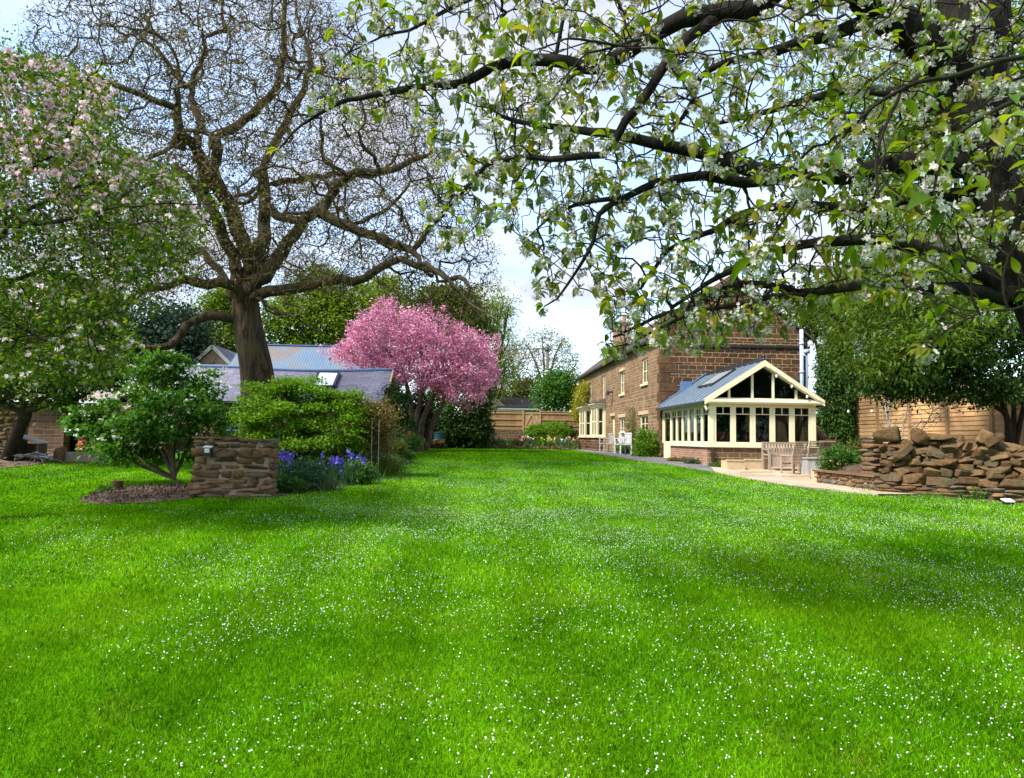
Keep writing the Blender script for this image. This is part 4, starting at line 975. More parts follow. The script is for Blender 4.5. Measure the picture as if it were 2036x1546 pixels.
def coursed(x0, x1, y0, z_of, h, depth, hmin=.06, hmax=.16, lmin=.13, lmax=.42, yaw=0.0, gap=.012):
    """irregular courses of separate stones, as one mesh"""
    res = []; z = 0.0; c_, s_ = math.cos(yaw), math.sin(yaw)
    while z < h - .02:
        ch_ = min(rng.uniform(hmin, hmax), h - z)
        if h - z - ch_ < .035: ch_ = h - z
        x = x0 + rng.uniform(-.05, 0)
        x = x0
        while x < x1 - .01:
            L_ = min(rng.uniform(lmin, lmax), x1 - x)
            if x1 - x - L_ < .08: L_ = x1 - x
            tv, tf = STPL[rng.integers(0, 10)]; dd = depth * rng.uniform(.87, 1.10)
            cx_ = (x + L_ / 2) - x0; loc = np.array([[x0 + cx_ * c_, y0 + cx_ * s_, 0]]); loc[0, 2] = z_of(loc[0, 1]) + z + ch_ / 2
            sgn = rng.choice([-1, 1])
            X = np.array([[c_ * sgn, s_ * sgn, rng.normal() * .02]]); Yv = np.array([[-s_ * sgn, c_ * sgn, 0]]); Z = np.array([[0, 0, 1.0]])
            res.append(scat(tv, tf, loc, X, Yv, Z, L_ * 1.09 - gap, dd * 1.08, ch_ * 1.12 - gap)); x += L_
        z += ch_
    return join(*res)
wx0, wx1 = P(387, 900, 13.3)[0], P(547, 900, 13.3)[0]; zb_ = zgf(13.3)
wh_ = P(460, 871, 13.3)[2] - zb_
pier = thing('stone_pier', 'short free standing mortared stone wall beside the blue irises on the lawn', 'wall', ((wx0 + wx1) / 2, 13.4, zb_))
part('stones', coursed(wx0, wx1, 13.4, lambda y: zb_ - .06, wh_ + .06, .42, .075, .185, .15, .50), M['stones'], pier, smooth=False)
mb = MB(); mb.box((wx0 + .035, 13.225, zb_ - .1), (wx1 - .035, 13.575, zb_ + wh_ - .05)); part('mortar', mb, M['mortar'], pier)
mb = MB(); mb.box((wx0 - .02, 13.2, zb_ + wh_ - .01), (wx0 + .75, 13.62, zb_ + wh_ + .022)); part('cap_slab', mb, M['stones'], pier)
lp = P(416, 896, 13.18)
ln = thing('wall_light', 'small black lantern with pale square top on the short stone wall', 'wall light', tuple(lp))
mb = MB(); mb.box((lp[0] - .06, 13.07, lp[2] - .09), (lp[0] + .06, 13.19, lp[2] + .05)); part('housing', mb, M['darkmetal'], ln)
mb = MB(); mb.prism([(lp[0] - .07, 13.06, lp[2] + .055), (lp[0] + .07, 13.06, lp[2] + .055), (lp[0] + .07, 13.19, lp[2] + .075), (lp[0] - .07, 13.19, lp[2] + .075)], (0, 0, .02))
mb.box((lp[0] - .042, 13.062, lp[2] - .03), (lp[0] + .042, 13.069, lp[2] + .045)); part('lens', mb, M['white'], ln)
# stub of old wall at far left
ox0, ox1 = P(-90, 850, 21)[0], P(42, 850, 21)[0]; oh = P(20, 818, 21)[2] - zgf(21)
ow = thing('old_stone_wall', 'tall stub of old stone wall beside the tree at the left edge', 'wall', (ox1, 21, zgf(21)))
part('stones', coursed(ox0, ox1, 21.2, lambda y: zgf(21) - .05, oh + .05, .45), M['stones'], ow)
mb = MB(); mb.box((ox0, 21.02, .5), (ox1 - .03, 21.38, zgf(21) + oh - .03)); part('mortar', mb, M['mortar'], ow)
# raised bed wall and the low wall under the loose stones
ra, rb = G(1628, 961), G(1748, 976); yaw = math.atan2(rb[1] - ra[1], rb[0] - ra[0]); rl = np.linalg.norm((rb - ra)[:2])
rbw = thing('raised_bed_wall', 'low curved stone wall of the raised bed beside the patio chairs', 'wall', tuple(ra))
part('stones', coursed(ra[0], ra[0] + rl, ra[1], lambda y: zgf(y) - .03, .33, .24, .07, .12, .12, .3, yaw), M['stones'], rbw)
mb = MB(); mb.bar((ra[0], ra[1], zgf(ra[1]) + .12), (rb[0], rb[1], zgf(rb[1]) + .12), .17, .3); part('mortar', mb, M['mortar'], rbw)
mb = MB(); mb.bar((ra[0] - .05, ra[1], zgf(ra[1]) + .315), (rb[0], rb[1], zgf(rb[1]) + .315), .3, .04); part('coping', mb, M['stones'], rbw)
mb = MB(); mb.box((ra[0] - .12, ra[1] - .12, zgf(ra[1]) - .02), (ra[0] + .02, ra[1] + .13, zgf(ra[1]) + .34)); part('end_stone', mb, M['edge'], rbw)
pa, pb = G(1748, 978), G(2090, 1004); yawp = math.atan2(pb[1] - pa[1], pb[0] - pa[0]); plen = np.linalg.norm((pb - pa)[:2])
bw_ = thing('low_stone_wall', 'low grey stone wall under the heap of loose stones', 'wall', tuple(pa))
part('stones', coursed(pa[0], pa[0] + plen, pa[1] + .1, lambda y: zgf(y) - .05, .30, .4, .05, .1, .2, .6, yawp), M['stones'], bw_)
mb = MB(); dv = np.array([-math.sin(yawp), math.cos(yawp)]); mb.bar((pa[0], pa[1] + .1, zgf(pa[1]) + .06), (pb[0], pb[1] + .1, zgf(pb[1]) + .06), .32, .3); part('core', mb, M['mortardark'], bw_)
ea, eb = P(1722, 870, 16.6), P(1752, 870, 16.3)
ew = thing('wall_end_pillar', 'narrow coursed stone wall end between raised bed and loose stone heap', 'wall', (ea[0], 16.5, zgf(16.5)))
part('stones', coursed(ea[0], eb[0] + .12, 16.62, lambda y: zgf(16.5) - .05, P(1730, 866, 16.5)[2] - zgf(16.5) + .05, .5, .08, .13, .14, .3), M['stones'], ew)
mb = MB(); mb.box((ea[0] + .03, 16.4, zgf(16.5) - .05), (eb[0] + .1, 16.82, P(1730, 868, 16.5)[2] - .03)); part('core', mb, M['mortardark'], ew)
# soil bank behind the heap, carries the dark evergreen
bk = [(8.9, 17.2), (9.6, 16.6), (11.2, 14.9), (13.6, 13.5), (13.6, 22), (10.2, 20.5), (8.5, 18.3)]
mb = MB(); n = len(bk); c = np.mean(bk, 0); V = []
for k, hz in ((1, -.05), (.85, .38), (.5, .55), (0.02, .6)):
    for p in bk: q = c + (np.array(p) - c) * k; V.append((q[0], q[1], zgf(q[1]) + hz))
mb.add(V, [(k * n + i, k * n + (i + 1) % n, (k + 1) * n + (i + 1) % n, (k + 1) * n + i) for k in range(3) for i in range(n)]); struct('bank', mb, M['soil'], 'soil bank behind the loose stone heap', smooth=True)

# the loose stones: every stone its own object, a dozen shapes
PROTO = []
for i in range(14):
    tv, tf = stone_tpl(8, 40, .016, 300 + i); me = mk_mesh('loose_stone', (tv, tf), False); me.materials.append(M['loose']); PROTO.append(me)
pd = unit(np.array([pb[0] - pa[0], pb[1] - pa[1], 0])); pn_ = np.array([-pd[1], pd[0], 0])
def loose(s, back, z, L_, W_, H_, rx=0, ry=0, rz=0, label=None, big=False):
    o = bpy.data.objects.new('loose_stone', PROTO[random.randrange(14)]); COL.objects.link(o)
    p = pa + pd * s + pn_ * back; o.location = (p[0], p[1], zgf(p[1]) + .24 + z)
    o.scale = (L_, W_, H_); o.rotation_euler = (rx, ry, yawp + rz)
    o['label'] = label or 'rough brown ironstone block stacked loosely in the stone heap'; o['category'] = 'stone'; o['group'] = 'loose stones heaped on the low wall'
s_px = lambda px: (px - 1748) / (2090 - 1748) * plen
def env(s): return .93 + .12 * math.sin(s * 2.3) - (.12 if s < .5 else 0)
z = 0.0; lay = 0
while z < .95:
    h_ = random.uniform(.16, .22) if lay == 0 else random.uniform(.085, .155); s = random.uniform(-.02, .12)
    while s < plen + .1:
        L_ = random.uniform(.28, .50) if lay == 0 else random.uniform(.14, .42); ti = 0.05 + .45 * (z / .95)
        if z + h_ * .5 < env(s):
            loose(s + L_ / 2, .08 + .02 * lay + z * .22 + random.uniform(-.07, .07), z + h_ / 2, L_ * .99, random.uniform(.3, .45), h_ * random.uniform(1.0, 1.16), random.gauss(0, ti), random.gauss(0, ti), random.gauss(0, .3))
        s += L_ * .97
    z += h_ * .93; lay += 1
for s0, zz in ((.3, .2), (.9, .3), (1.5, .25), (2.1, .3), (2.7, .25), (3.2, .3), (.6, .55), (1.3, .6), (2.0, .6), (2.7, .6)):
    loose(s0, .5, zz, .6, .5, .4, .2, .2, random.uniform(0, 3))
loose(s_px(1778) - .15, .25, .98, .52, .40, .30, .1, -.1, .1, 'large rounded boulder on the left top end of the stone heap')
loose(s_px(1875), .3, .97, .5, .36, .10, .1, .06, .1, 'long flat slab lying on top of the stone heap')
loose(s_px(1835), .22, .98, .28, .4, .24, .5, .3, .8, 'dark upended stone beside the flat slab on the heap')
loose(s_px(1966), .3, 1.0, .22, .26, .28, .1, .5, .3, 'pointed stone standing highest on the stone heap')
loose(s_px(1800), .0, .62, .5, .35, .12, .2, -.75, .2, 'flat slab leaning steeply near the left of the heap')
loose(s_px(1985), .22, .95, .34, .3, .13, .1, -.6, .2, 'tilted slab leaning against the pointed stone')

# ------------------------------------------------------------------ right fence
FX = 13.5; zf0, zf1 = 1.15, 3.22
ys_ = [27.4, 25.6, 23.8, 22.0, 20.2, 18.4, 16.6, 14.8, 13.0]
wh_lab = ['beside the conifer', 'second from the conifer', 'third from the conifer behind the bare climber', 'above the left end of the stone heap', 'above the middle of the stone heap', 'behind the dark evergreen trunk', 'right of the dark evergreen trunk', 'at the right edge of the photo']
for i in range(8):
    y0, y1 = ys_[i + 1] + .05, ys_[i] - .05
    t_ = thing('slat_fence', 'honey coloured horizontal slat fence panel ' + wh_lab[i], 'fence', (FX, (y0 + y1) / 2, zf0), 'slat fence panels along the right boundary')
    mb = MB(); z = zf0 + .04; k = 0
    while z < zf1 - .1:
        js = y0 + .04 + (y1 - y0 - .08) * ((.34, .68, .5)[k % 3] + random.uniform(-.02, .02))
        for ya, yb in ((y0 + .04, js - .006), (js + .006, y1 - .04)):
            o_ = random.uniform(-.003, .003); mb.prism([(FX - .026 + o_, ya, z), (FX - .010 + o_, ya, z), (FX + .012 + o_, ya, z + .142), (FX - .002 + o_, ya, z + .142)], (0, yb - ya, 0))
        z += .128; k += 1
    part('slats', mb, M['fence_right'], t_)
    mb = MB()
    for ya in (y0, y1 - .04): mb.box((FX - .03, ya, zf0), (FX + .03, ya + .04, zf1))
    mb.box((FX - .035, y0, zf1), (FX + .035, y1, zf1 + .04)); mb.box((FX - .03, y0 + .04, zf0 - .01), (FX + .03, y1 - .04, zf0 + .03))
    part('frame', mb, M['fence_post'], t_)
    if i < 8:
        mb = MB(); y = ys_[i + 1]; mb.box((FX - .05, y - .045, .6), (FX + .05, y + .045, zf1 + .12)); mb.box((FX - .06, y - .055, zf1 + .12), (FX + .06, y + .055, zf1 + .15))
        solo('fence_post', mb, M['fence_post'], 'square post at the near end of panel ' + wh_lab[i], 'post', 'posts of the right boundary fence')

# ------------------------------------------------------------------ furniture and small things
pz = lambda y: zgf(y) + .034
def slat_chair():
    t_ = thing('garden_chair', 'x', 'chair', (0, 0, 0), 'high back slatted chairs on the patio')
    mb = MB()
    for i in range(6): mb.box((-.24, -.25 + i * .085, .40), (.24, -.25 + i * .085 + .07, .42))
    part('seat', mb, M['teakwarm'], t_)
    bk_ = lambda t: np.array([0, .25 + .10 * t * t + .05 * t, .42 + .66 * t])
    mb = MB()
    for k in range(11): p = bk_(.04 + k * .088); mb.box((-.215, p[1] - .01, p[2]), (.215, p[1] + .012, p[2] + .04))
    mb.box((-.255, bk_(1.0)[1] - .02, bk_(1.0)[2]), (.255, bk_(1.0)[1] + .03, bk_(1.0)[2] + .05)); part('backrest', mb, M['teakwarm'], t_)
    for s in (-1, 1):
        mb = MB(); mb.tube([(s * .235, .27, 0), (s * .235, .25, .42)] + [(s * .235, *bk_(q)[1:]) for q in (.25, .5, .75, 1.0)], .024, 6); part('leg', mb, M['teakwarm'], t_)
        mb = MB(); mb.box((s * .235 - .022, -.27, 0), (s * .235 + .022, -.226, .62)); part('leg', mb, M['teakwarm'], t_)
        mb = MB(); mb.prism([(s * .235 - .03, -.30, .62), (s * .235 - .03, .30, .62), (s * .235 - .03, .30, .645), (s * .235 - .03, -.1, .66), (s * .235 - .03, -.30, .645)], (.06, 0, 0)); part('armrest', mb, M['teakwarm'], t_)
    mb = MB(); mb.box((-.21, -.262, .34), (.21, -.238, .40)); mb.box((-.21, .235, .34), (.21, .26, .40)); part('apron', mb, M['teakwarm'], t_); return t_
c0 = slat_chair()
for i, (px, Y, rz, lab) in enumerate([(1577, 19.6, R(195), 'slatted teak chair with its back to the lawn, nearest the bench'), (1610, 20.2, R(188), 'slatted teak chair between the other two at the patio table'),
                                      (1634, 20.6, R(182), 'slatted teak chair beside the raised bed plants')]):
    c = c0 if i == 0 else copy_tree(c0)
    p = P(px, 950, Y); c.location = (p[0], Y, pz(Y)); c.rotation_euler = (0, 0, rz); c.scale = (.86, .86, .78); c['label'] = lab
bp = P(1563, 950, 21.0)
bn = thing('storage_bench', 'grey weathered teak bench with vertical back slats and boarded front', 'bench', (bp[0], 21.0, pz(21)))
z0 = pz(21); x0, x1 = bp[0] - .62, bp[0] + .62
mb = MB(); mb.box((x0 + .03, 20.75, z0 + .42), (x1 - .03, 21.2, z0 + .46)); part('seat', mb, M['teak'], bn)
mb = MB()
for k in range(13): u = x0 + .09 + (x1 - x0 - .18) * k / 12; mb.box((u - .028, 21.22, z0 + .5), (u + .028, 21.24, z0 + .74))
mb.box((x0, 21.2, z0 + .74), (x1, 21.26, z0 + .81)); mb.box((x0 + .05, 21.205, z0 + .46), (x1 - .05, 21.255, z0 + .52)); part('backrest', mb, M['teak'], bn)
mb = MB()
for k in range(12): u = x0 + .06 + (x1 - x0 - .12) * k / 12; mb.box((u, 20.76, z0 + .1), (u + .094, 20.78, z0 + .42))
part('front_boards', mb, M['teak'], bn)
for s in (x0, x1 - .06):
    mb = MB(); mb.box((s, 20.72, z0), (s + .06, 20.78 - .022, z0 + .58)); part('leg', mb, M['teak'], bn)
    mb = MB(); mb.box((s, 21.2, z0), (s + .06, 21.26, z0 + .739)); part('leg', mb, M['teak'], bn)
    mb = MB(); mb.box((s - .01, 20.68, z0 + .581), (s + .07, 21.199, z0 + .61)); part('armrest', mb, M['teak'], bn)
tp_ = P(1613, 950, 19.3); z0 = pz(19.3)
tb = thing('slatted_box', 'pale grey vertical boarded box standing among the patio chairs', 'storage box', (tp_[0], 19.3, z0))
mb = MB()
for k in range(7): mb.box((tp_[0] - .2 + k * .06, 19.1, z0 + .01), (tp_[0] - .2 + k * .06 + .056, 19.12, z0 + .44))
for k in range(7): mb.box((tp_[0] - .2, 19.121 + k * .06, z0 + .01), (tp_[0] - .18, 19.121 + k * .06 + .056, z0 + .44))
mb.box((tp_[0] + .2, 19.121, z0 + .01), (tp_[0] + .22, 19.54, z0 + .44)); part('boards', mb, M['greywood'], tb)
mb = MB(); mb.box((tp_[0] - .23, 19.07, z0 + .441), (tp_[0] + .25, 19.57, z0 + .47)); part('lid', mb, M['greywood'], tb)
sp_ = P(1652, 900, 24.2)
def stack_chair(k):
    t_ = thing('stacking_chair', 'dark brown slatted chair stacked beside the conifer, %s of the stack' % ('topmost', 'middle one', 'lowest')[k], 'chair', (0, 0, 0), 'dark chairs stacked beside the conservatory')
    mb = MB()
    for i in range(5): mb.box((-.22, -.2 + i * .09, .42), (.22, -.13 + i * .09, .44))
    part('seat', mb, M['teakdark'], t_)
    mb = MB()
    for i in range(6): mb.bar((-.2 + i * .08, .25, .5), (-.2 + i * .08, .38, .95), .045, .015)
    mb.bar((-.24, .38, .97), (.24, .38, .97), .04, .06); part('backrest', mb, M['teakdark'], t_)
    for s in (-1, 1):
        mb = MB(); mb.bar((s * .23, -.22, 0), (s * .23, -.22, .64), .04, .04); part('leg', mb, M['teakdark'], t_)
        mb = MB(); mb.tube([(s * .23, .22, 0), (s * .23, .24, .45), (s * .23, .37, .95)], .022, 6); part('leg', mb, M['teakdark'], t_)
        mb = MB(); mb.bar((s * .23, -.26, .655), (s * .23, .3, .655), .05, .025); part('armrest', mb, M['teakdark'], t_)
    return t_
for k in range(3):
    c = stack_chair(k); c.location = (sp_[0] - .12 + .12 * k, 24.3, pz(24) + .28 * (2 - k) * .45 + .02); c.rotation_euler = (0, 0, R(90))
# troughs by the conservatory
for px0, px1, Y, lab in ((1446, 1482, 20.9, 'low sandstone planter trough, the left one below the conservatory'), (1482, 1530, 21.3, 'wider sandstone planter trough beside the bench')):
    a, b = P(px0, 930, Y), P(px1, 930, Y); z0 = pz(Y) - .02; t_ = thing('planter_trough', lab, 'planter', ((a[0] + b[0]) / 2, Y, z0), 'sandstone troughs at the conservatory')
    mb = MB(); h_ = .27
    mb.box((a[0], Y, z0), (b[0], Y + .07, z0 + h_)); mb.box((a[0], Y + .45, z0), (b[0], Y + .52, z0 + h_)); mb.box((a[0], Y + .07, z0), (a[0] + .07, Y + .45, z0 + h_)); mb.box((b[0] - .07, Y + .07, z0), (b[0], Y + .45, z0 + h_)); part('trough', mb, M['edge'], t_)
    mb = MB(); mb.box((a[0] - .02, Y - .02, z0 + h_), (b[0] + .02 if px1 > 1500 else b[0] - .02, Y + .07, z0 + h_ + .04)); part('rim', mb, M['edge'], t_)
    mb = MB(); mb.box((a[0] + .071, Y + .071, z0), (b[0] - .071, Y + .449, z0 + h_ - .03)); part('soil', mb, M['soil'], t_)
for px0, px1, Y, lab in ((1466, 1532, 19.9, 'pale stone step edge below the planters'), (1548, 1612, 18.7, 'pale stone step edge in front of the patio chairs')):
    a, b = P(px0, 945, Y), P(px1, 945, Y); mb = MB(); n = 3
    for k in range(n): mb.box((a[0] + (b[0] - a[0]) * k / n, Y - .15, zgf(Y)), (a[0] + (b[0] - a[0]) * (k + 1) / n - .015, Y + .15, zgf(Y) + .075 + .008 * k))
    solo('stone_step', mb, M['edge'], lab, 'step')
# white garden chairs by the house
def white_bench(px, Y, w, label, m):
    p = P(px, 880, Y); z0 = zgf(Y) + .03; x = p[0]; t_ = thing('garden_bench', label, 'bench', (x, Y, z0))
    mb = MB()
    for i in range(4): mb.box((x - .42 + i * .12, Y, z0 + .4), (x - .32 + i * .12, Y + w, z0 + .43))
    part('seat', mb, m, t_)
    mb = MB(); n = int(w / .12)
    for i in range(n + 1): mb.box((x + .06, Y + w * i / n - .018, z0 + .45), (x + .08, Y + w * i / n + .018, z0 + .86))
    mb.box((x + .05, Y - .03, z0 + .86), (x + .09, Y + w + .03, z0 + .93)); part('backrest', mb, m, t_)
    for yy in (Y, Y + w - .05):
        for xx in (-.42, .05):
            mb = MB(); mb.box((x + xx, yy, z0), (x + xx + .05, yy + .05, z0 + (.66 if xx < 0 else .45))); part('leg', mb, m, t_)
        mb = MB(); mb.box((x - .45, yy - .006, z0 + .661), (x + .05, yy + .056, z0 + .69)); part('armrest', mb, m, t_)
white_bench(1217, 36.3, 1.3, 'grey slatted bench against the house beyond the other seat', M['greywood'])
white_bench(1252, 31.6, 1.3, 'white slatted seat by the house next to the tall green plant', M['white'])
pp = P(1240, 870, 34.2); t_ = thing('bistro_chair', 'small white folding bistro chair by the house door', 'chair', (pp[0], 34.2, zgf(34)))
z0 = zgf(34) + .03; mb = MB(); mb.box((pp[0] - .2, 34.0, z0 + .43), (pp[0] + .2, 34.4, z0 + .46)); part('seat', mb, M['white'], t_)
mb = MB()
for k in range(4): mb.box((pp[0] - .18 + k * .1, 34.4, z0 + .46), (pp[0] - .12 + k * .1, 34.42, z0 + .95))
mb.lathe((pp[0], 34.41, z0 + .95), [(.16, 0), (.05, .08)], 10); part('backrest', mb, M['white'], t_)
for dx in (-.18, .15):
    for yy in (34.0, 34.36): mb = MB(); mb.box((pp[0] + dx, yy, z0), (pp[0] + dx + .03, yy + .03, z0 + .43)); part('leg', mb, M['white'], t_)
# water butt, red cylinder, stump, log store, concrete kerb, solar light, rocks
wb = P(873, 870, 41.0)
mb = MB(); mb.lathe((wb[0], 41.0, .88), [(.24, 0), (.29, .2), (.3, .22), (.29, .24), (.31, .5), (.32, .52), (.31, .54), (.29, .85), (.31, .87), (.31, .92), (.1, .96)], 20)
solo('water_butt', mb, M['water_butt'], 'dark green ribbed water butt in the shade beside the pink tree', 'water butt', smooth=False)
rp = G(164, 903); Y = 22.6; rp = P(164, 890, Y); z0 = zgf(Y) + .2
rc = thing('gas_cylinder', 'small red gas cylinder in the dark opening of the old shed', 'gas cylinder', (rp[0], Y, z0))
mb = MB(); mb.lathe((rp[0], Y, z0), [(.11, 0), (.13, .03), (.13, .26), (.09, .33), (.03, .35)], 16); part('body', mb, M['redpl'], rc, smooth=True)
mb = MB(); mb.lathe((rp[0], Y, z0 + .35), [(.06, 0), (.06, .06)], 10); part('valve_guard', mb, M['redpl'], rc)
rp = P(316, 902, 21.5); z0 = zgf(21.5)
wbk = thing('wheelbarrow', 'red metal wheelbarrow half hidden behind the white flowering shrub', 'wheelbarrow', (rp[0], 21.5, z0))
mb = MB(); mb.prism([(rp[0] - .28, 21.2, z0 + .3), (rp[0] + .22, 21.2, z0 + .28), (rp[0] + .4, 21.2, z0 + .55), (rp[0] - .4, 21.2, z0 + .55)], (0, .5, 0)); part('tray', mb, M['redpl'], wbk)
mb = MB(); mb.tube([(rp[0] + .5, 21.44, z0 + .17 + .17 * math.cos(a)) if False else (rp[0] + .42 + .16 * math.sin(a), 21.45, z0 + .17 + .16 * math.cos(a)) for a in np.linspace(0, 2 * math.pi, 17)], .035, 6); part('wheel', mb, M['darkmetal'], wbk)
for yy in (21.22, 21.66): mb = MB(); mb.tube([(rp[0] + .45, 21.45, z0 + .17), (rp[0] - .2, yy, z0 + .3), (rp[0] - .85, yy, z0 + .5)], .018, 6); part('handle', mb, M['darkmetal'], wbk)
ka, kb = P(122, 900, 21.0), P(232, 905, 21.0); z0 = zgf(21)
mb = MB(); mb.box((ka[0], 20.9, z0 - .05), (kb[0], 21.2, z0 + .27)); solo('concrete_plinth', mb, plain('pale_concrete', (.33, .25, .19), .9, .2, 7, .4), 'long low pale concrete plinth in front of the shed', 'plinth')
for px, lab in ((116, 'brown stone block at the left end of the concrete plinth'), (238, 'dark brown stone block at the right end of the concrete plinth')):
    a = P(px, 905, 20.8); mb = MB(); V, Fa = scat(*STPL[3], np.array([[a[0], 20.9, z0 + .16]]), np.array([[1., 0, 0]]), np.array([[0, 1., 0]]), np.array([[0, 0, 1.]]), .27, .36, .46)
    solo('stone_block', (V, Fa), M['stones'], lab, 'stone')
sp2 = G(232, 978); mb = MB(); mb.lathe((sp2[0], sp2[1], zgf(sp2[1])), [(.13, -.02), (.105, .05), (.095, .2), (.07, .205)], 14); solo('tree_stump', mb, bark('stump_bark', (.05, .03, .02), (.09, .055, .035)), 'small dark tree stump in the bark mulch', 'stump')
lg = P(66, 880, 20.6); z0 = zgf(20.6)
ls = thing('log_store', 'small rough timber log store with a sloping pale board on top', 'log store', (lg[0], 20.6, z0))
mb = MB(); mb.bar((lg[0] - .34, 20.6, z0 + .72), (lg[0] + .3, 20.6, z0 + .52), .5, .04); part('lid', mb, M['greywood'], ls)
mb = MB(); mb.box((lg[0] + .2, 20.4, z0), (lg[0] + .26, 20.8, z0 + .5)); mb.box((lg[0] - .32, 20.4, z0), (lg[0] - .26, 20.8, z0 + .66)); mb.box((lg[0] - .26, 20.75, z0), (lg[0] + .2, 20.79, z0 + .5)); part('side_boards', mb, M['teakdark'], ls)
mb = MB()
for k in range(22): a = np.array([lg[0] + random.uniform(-.35, .6), 20.3 + random.uniform(-.1, .2), z0 + random.uniform(.05, .2)]); d = np.array([random.uniform(-.4, .4), random.uniform(-.2, .2), random.uniform(-.12, .12)]); mb.tube([a - d, a + [0, 0, .03], a + d], .012, 5)
solo('stick_pile', mb, M['greywood'], 'pile of grey sticks on the soil in front of the log store', 'sticks')
so = G(2004, 1004)
sl2 = thing('solar_light', 'small dark solar lamp with white top standing on the lawn', 'garden lamp', (so[0], so[1], zgf(so[1])))
z0 = zgf(so[1]); mb = MB(); mb.box((so[0] - .07, so[1] - .05, z0), (so[0] + .09, so[1] + .06, z0 + .055)); mb.tube([(so[0], so[1], z0 - .05), (so[0], so[1], z0 + .02)], .02, 8); part('housing', mb, M['darkmetal'], sl2)
mb = MB(); mb.prism([(so[0] - .09, so[1] - .07, z0 + .06), (so[0] + .09, so[1] - .07, z0 + .06), (so[0] + .09, so[1] + .07, z0 + .1), (so[0] - .09, so[1] + .07, z0 + .1)], (0, 0, .02)); part('solar_panel', mb, M['white'], sl2)
for k in range(16):
    px = 824 + (k % 8) * 8 + random.uniform(-3, 3); a = P(px, 889, 40.2 - .3 * (k // 8)); o = bpy.data.objects.new('edging_rock', PROTO[k % 14]); COL.objects.link(o)
    o.location = (a[0], a[1], zgf(40) + .12 + .24 * (k // 8)); o.scale = (.34, .3, .24); o.rotation_euler = (random.uniform(-.3, .3), random.uniform(-.3, .3), random.uniform(0, 6)); props(o, 'dark rounded rock in the low rockery under the pink tree', 'rock', 'rockery stones under the pink tree')
# border edging
mb = MB(); xa, xb = P(885, 890, 43.2)[0], P(1143, 890, 43.2)[0]; zz = zgf(43)
bd = [(xa, 43.3), (xb, 43.3), (xb - .1, 44.6), (xb - .4, 48.4), (xa - 1.0, 48.4)]
mb.prism([(x, y, zz - .1) for x, y in bd], (0, 0, .30)); struct('border_bed', mb, M['soil'], 'raised flower border at the far end of the lawn')
mb = MB(); mb.add([(xa + .1, 44.3, zz + .215), (xb - .3, 44.3, zz + .215), (xb - .5, 48.3, zz + .33), (xa - .8, 48.3, zz + .33)], [(0, 1, 2, 3)]); struct('border_grass', mb, M['lawn'], 'strip of grass behind the flower border')
bw2 = thing('border_edging', 'low dark stone edging along the front of the far flower border', 'edging', ((xa + xb) / 2, 43.2, zz))
part('stones', coursed(xa, xb, 43.2, lambda y: zz - .05, .24, .22, .08, .14, .15, .4), M['stones'], bw2)
mb = MB(); mb.box((xa, 43.13, zz - .05), (xb, 43.29, zz + .15)); part('core', mb, M['mortardark'], bw2)

# ================================================================== vegetation
M['bark_oak'] = bark('ridged_brown_bark', (0.026, 0.019, 0.012), (0.115, 0.082, 0.052), (0.085, 0.085, 0.03), 7, 0.10)
M['twig_oak'] = bark('olive_twig_bark', (0.075, 0.058, 0.032), (0.16, 0.125, 0.065), (0.09, 0.09, 0.03), 12, 0.01)
M['bark_cherry'] = bark('dark_cherry_bark', (0.006, 0.005, 0.004), (0.026, 0.020, 0.016), (0.024, 0.028, 0.013), 16, 0.012)
M['bark_grey'] = bark('grey_bark', (0.06, 0.045, 0.032), (0.16, 0.125, 0.09), None, 10, 0.02)
M['bark_dark'] = bark('dark_bark', (0.018, 0.014, 0.010), (0.045, 0.034, 0.025), None, 10, 0.02)
M['lf_cherry'] = leafmat('cherry_leaf', (0.06, 0.13, 0.006), (0.16, 0.225, 0.010), 0.55, (0.20, 0.16, 0.02), 1.2, 0.38, 0.25, tint=(1.6, 1.55, .5))
M['fl_cherry'] = leafmat('white_cherry_petal', (0.42, 0.44, 0.39), (0.62, 0.61, 0.59), 0.36, (0.64, 0.50, 0.47), 1.0, 0.6, 0.1, tint=(1, .97, .92))
M['lf_apple'] = leafmat('apple_leaf', (0.028, 0.09, 0.005), (0.105, 0.19, 0.010), 0.46, (0.19, 0.22, 0.02), 0.8)
M['lf_apple_dark'] = leafmat('deep_green_apple_leaf', (0.02, 0.065, 0.006), (0.065, 0.14, 0.012), 0.35, (0.14, 0.09, 0.025), 0.8)
M['fl_apple'] = leafmat('pink_apple_blossom', (0.74, 0.50, 0.58), (0.86, 0.74, 0.78), 0.35, (0.88, 0.84, 0.84), 0.9, 0.6, 0.1, tint=(1, .97, .92))
M['fl_upper'] = leafmat('deeper_pink_apple_blossom', (0.70, 0.36, 0.50), (0.84, 0.60, 0.70), 0.35, (0.88, 0.76, 0.80), 0.9, 0.6, 0.1, tint=(1, .97, .92))
M['fl_pink'] = leafmat('rose_pink_blossom', (0.53, 0.145, 0.30), (0.75, 0.32, 0.49), 0.3, (0.86, 0.60, 0.70), 0.9, 0.6, 0.1, tint=(1, .97, .92))
M['bud_oak'] = leafmat('olive_bud', (0.09, 0.075, 0.02), (0.16, 0.13, 0.035), 0.25, (0.17, 0.10, 0.05), 0.5)
M['lf_bright'] = leafmat('bright_spring_leaf', (0.06, 0.14, 0.010), (0.17, 0.26, 0.018), 0.42, (0.23, 0.28, 0.03), 0.25)
M['lf_willow'] = leafmat('willow_green_leaf', (0.03, 0.08, 0.006), (0.09, 0.155, 0.010), 0.40, (0.15, 0.20, 0.02), 0.4)
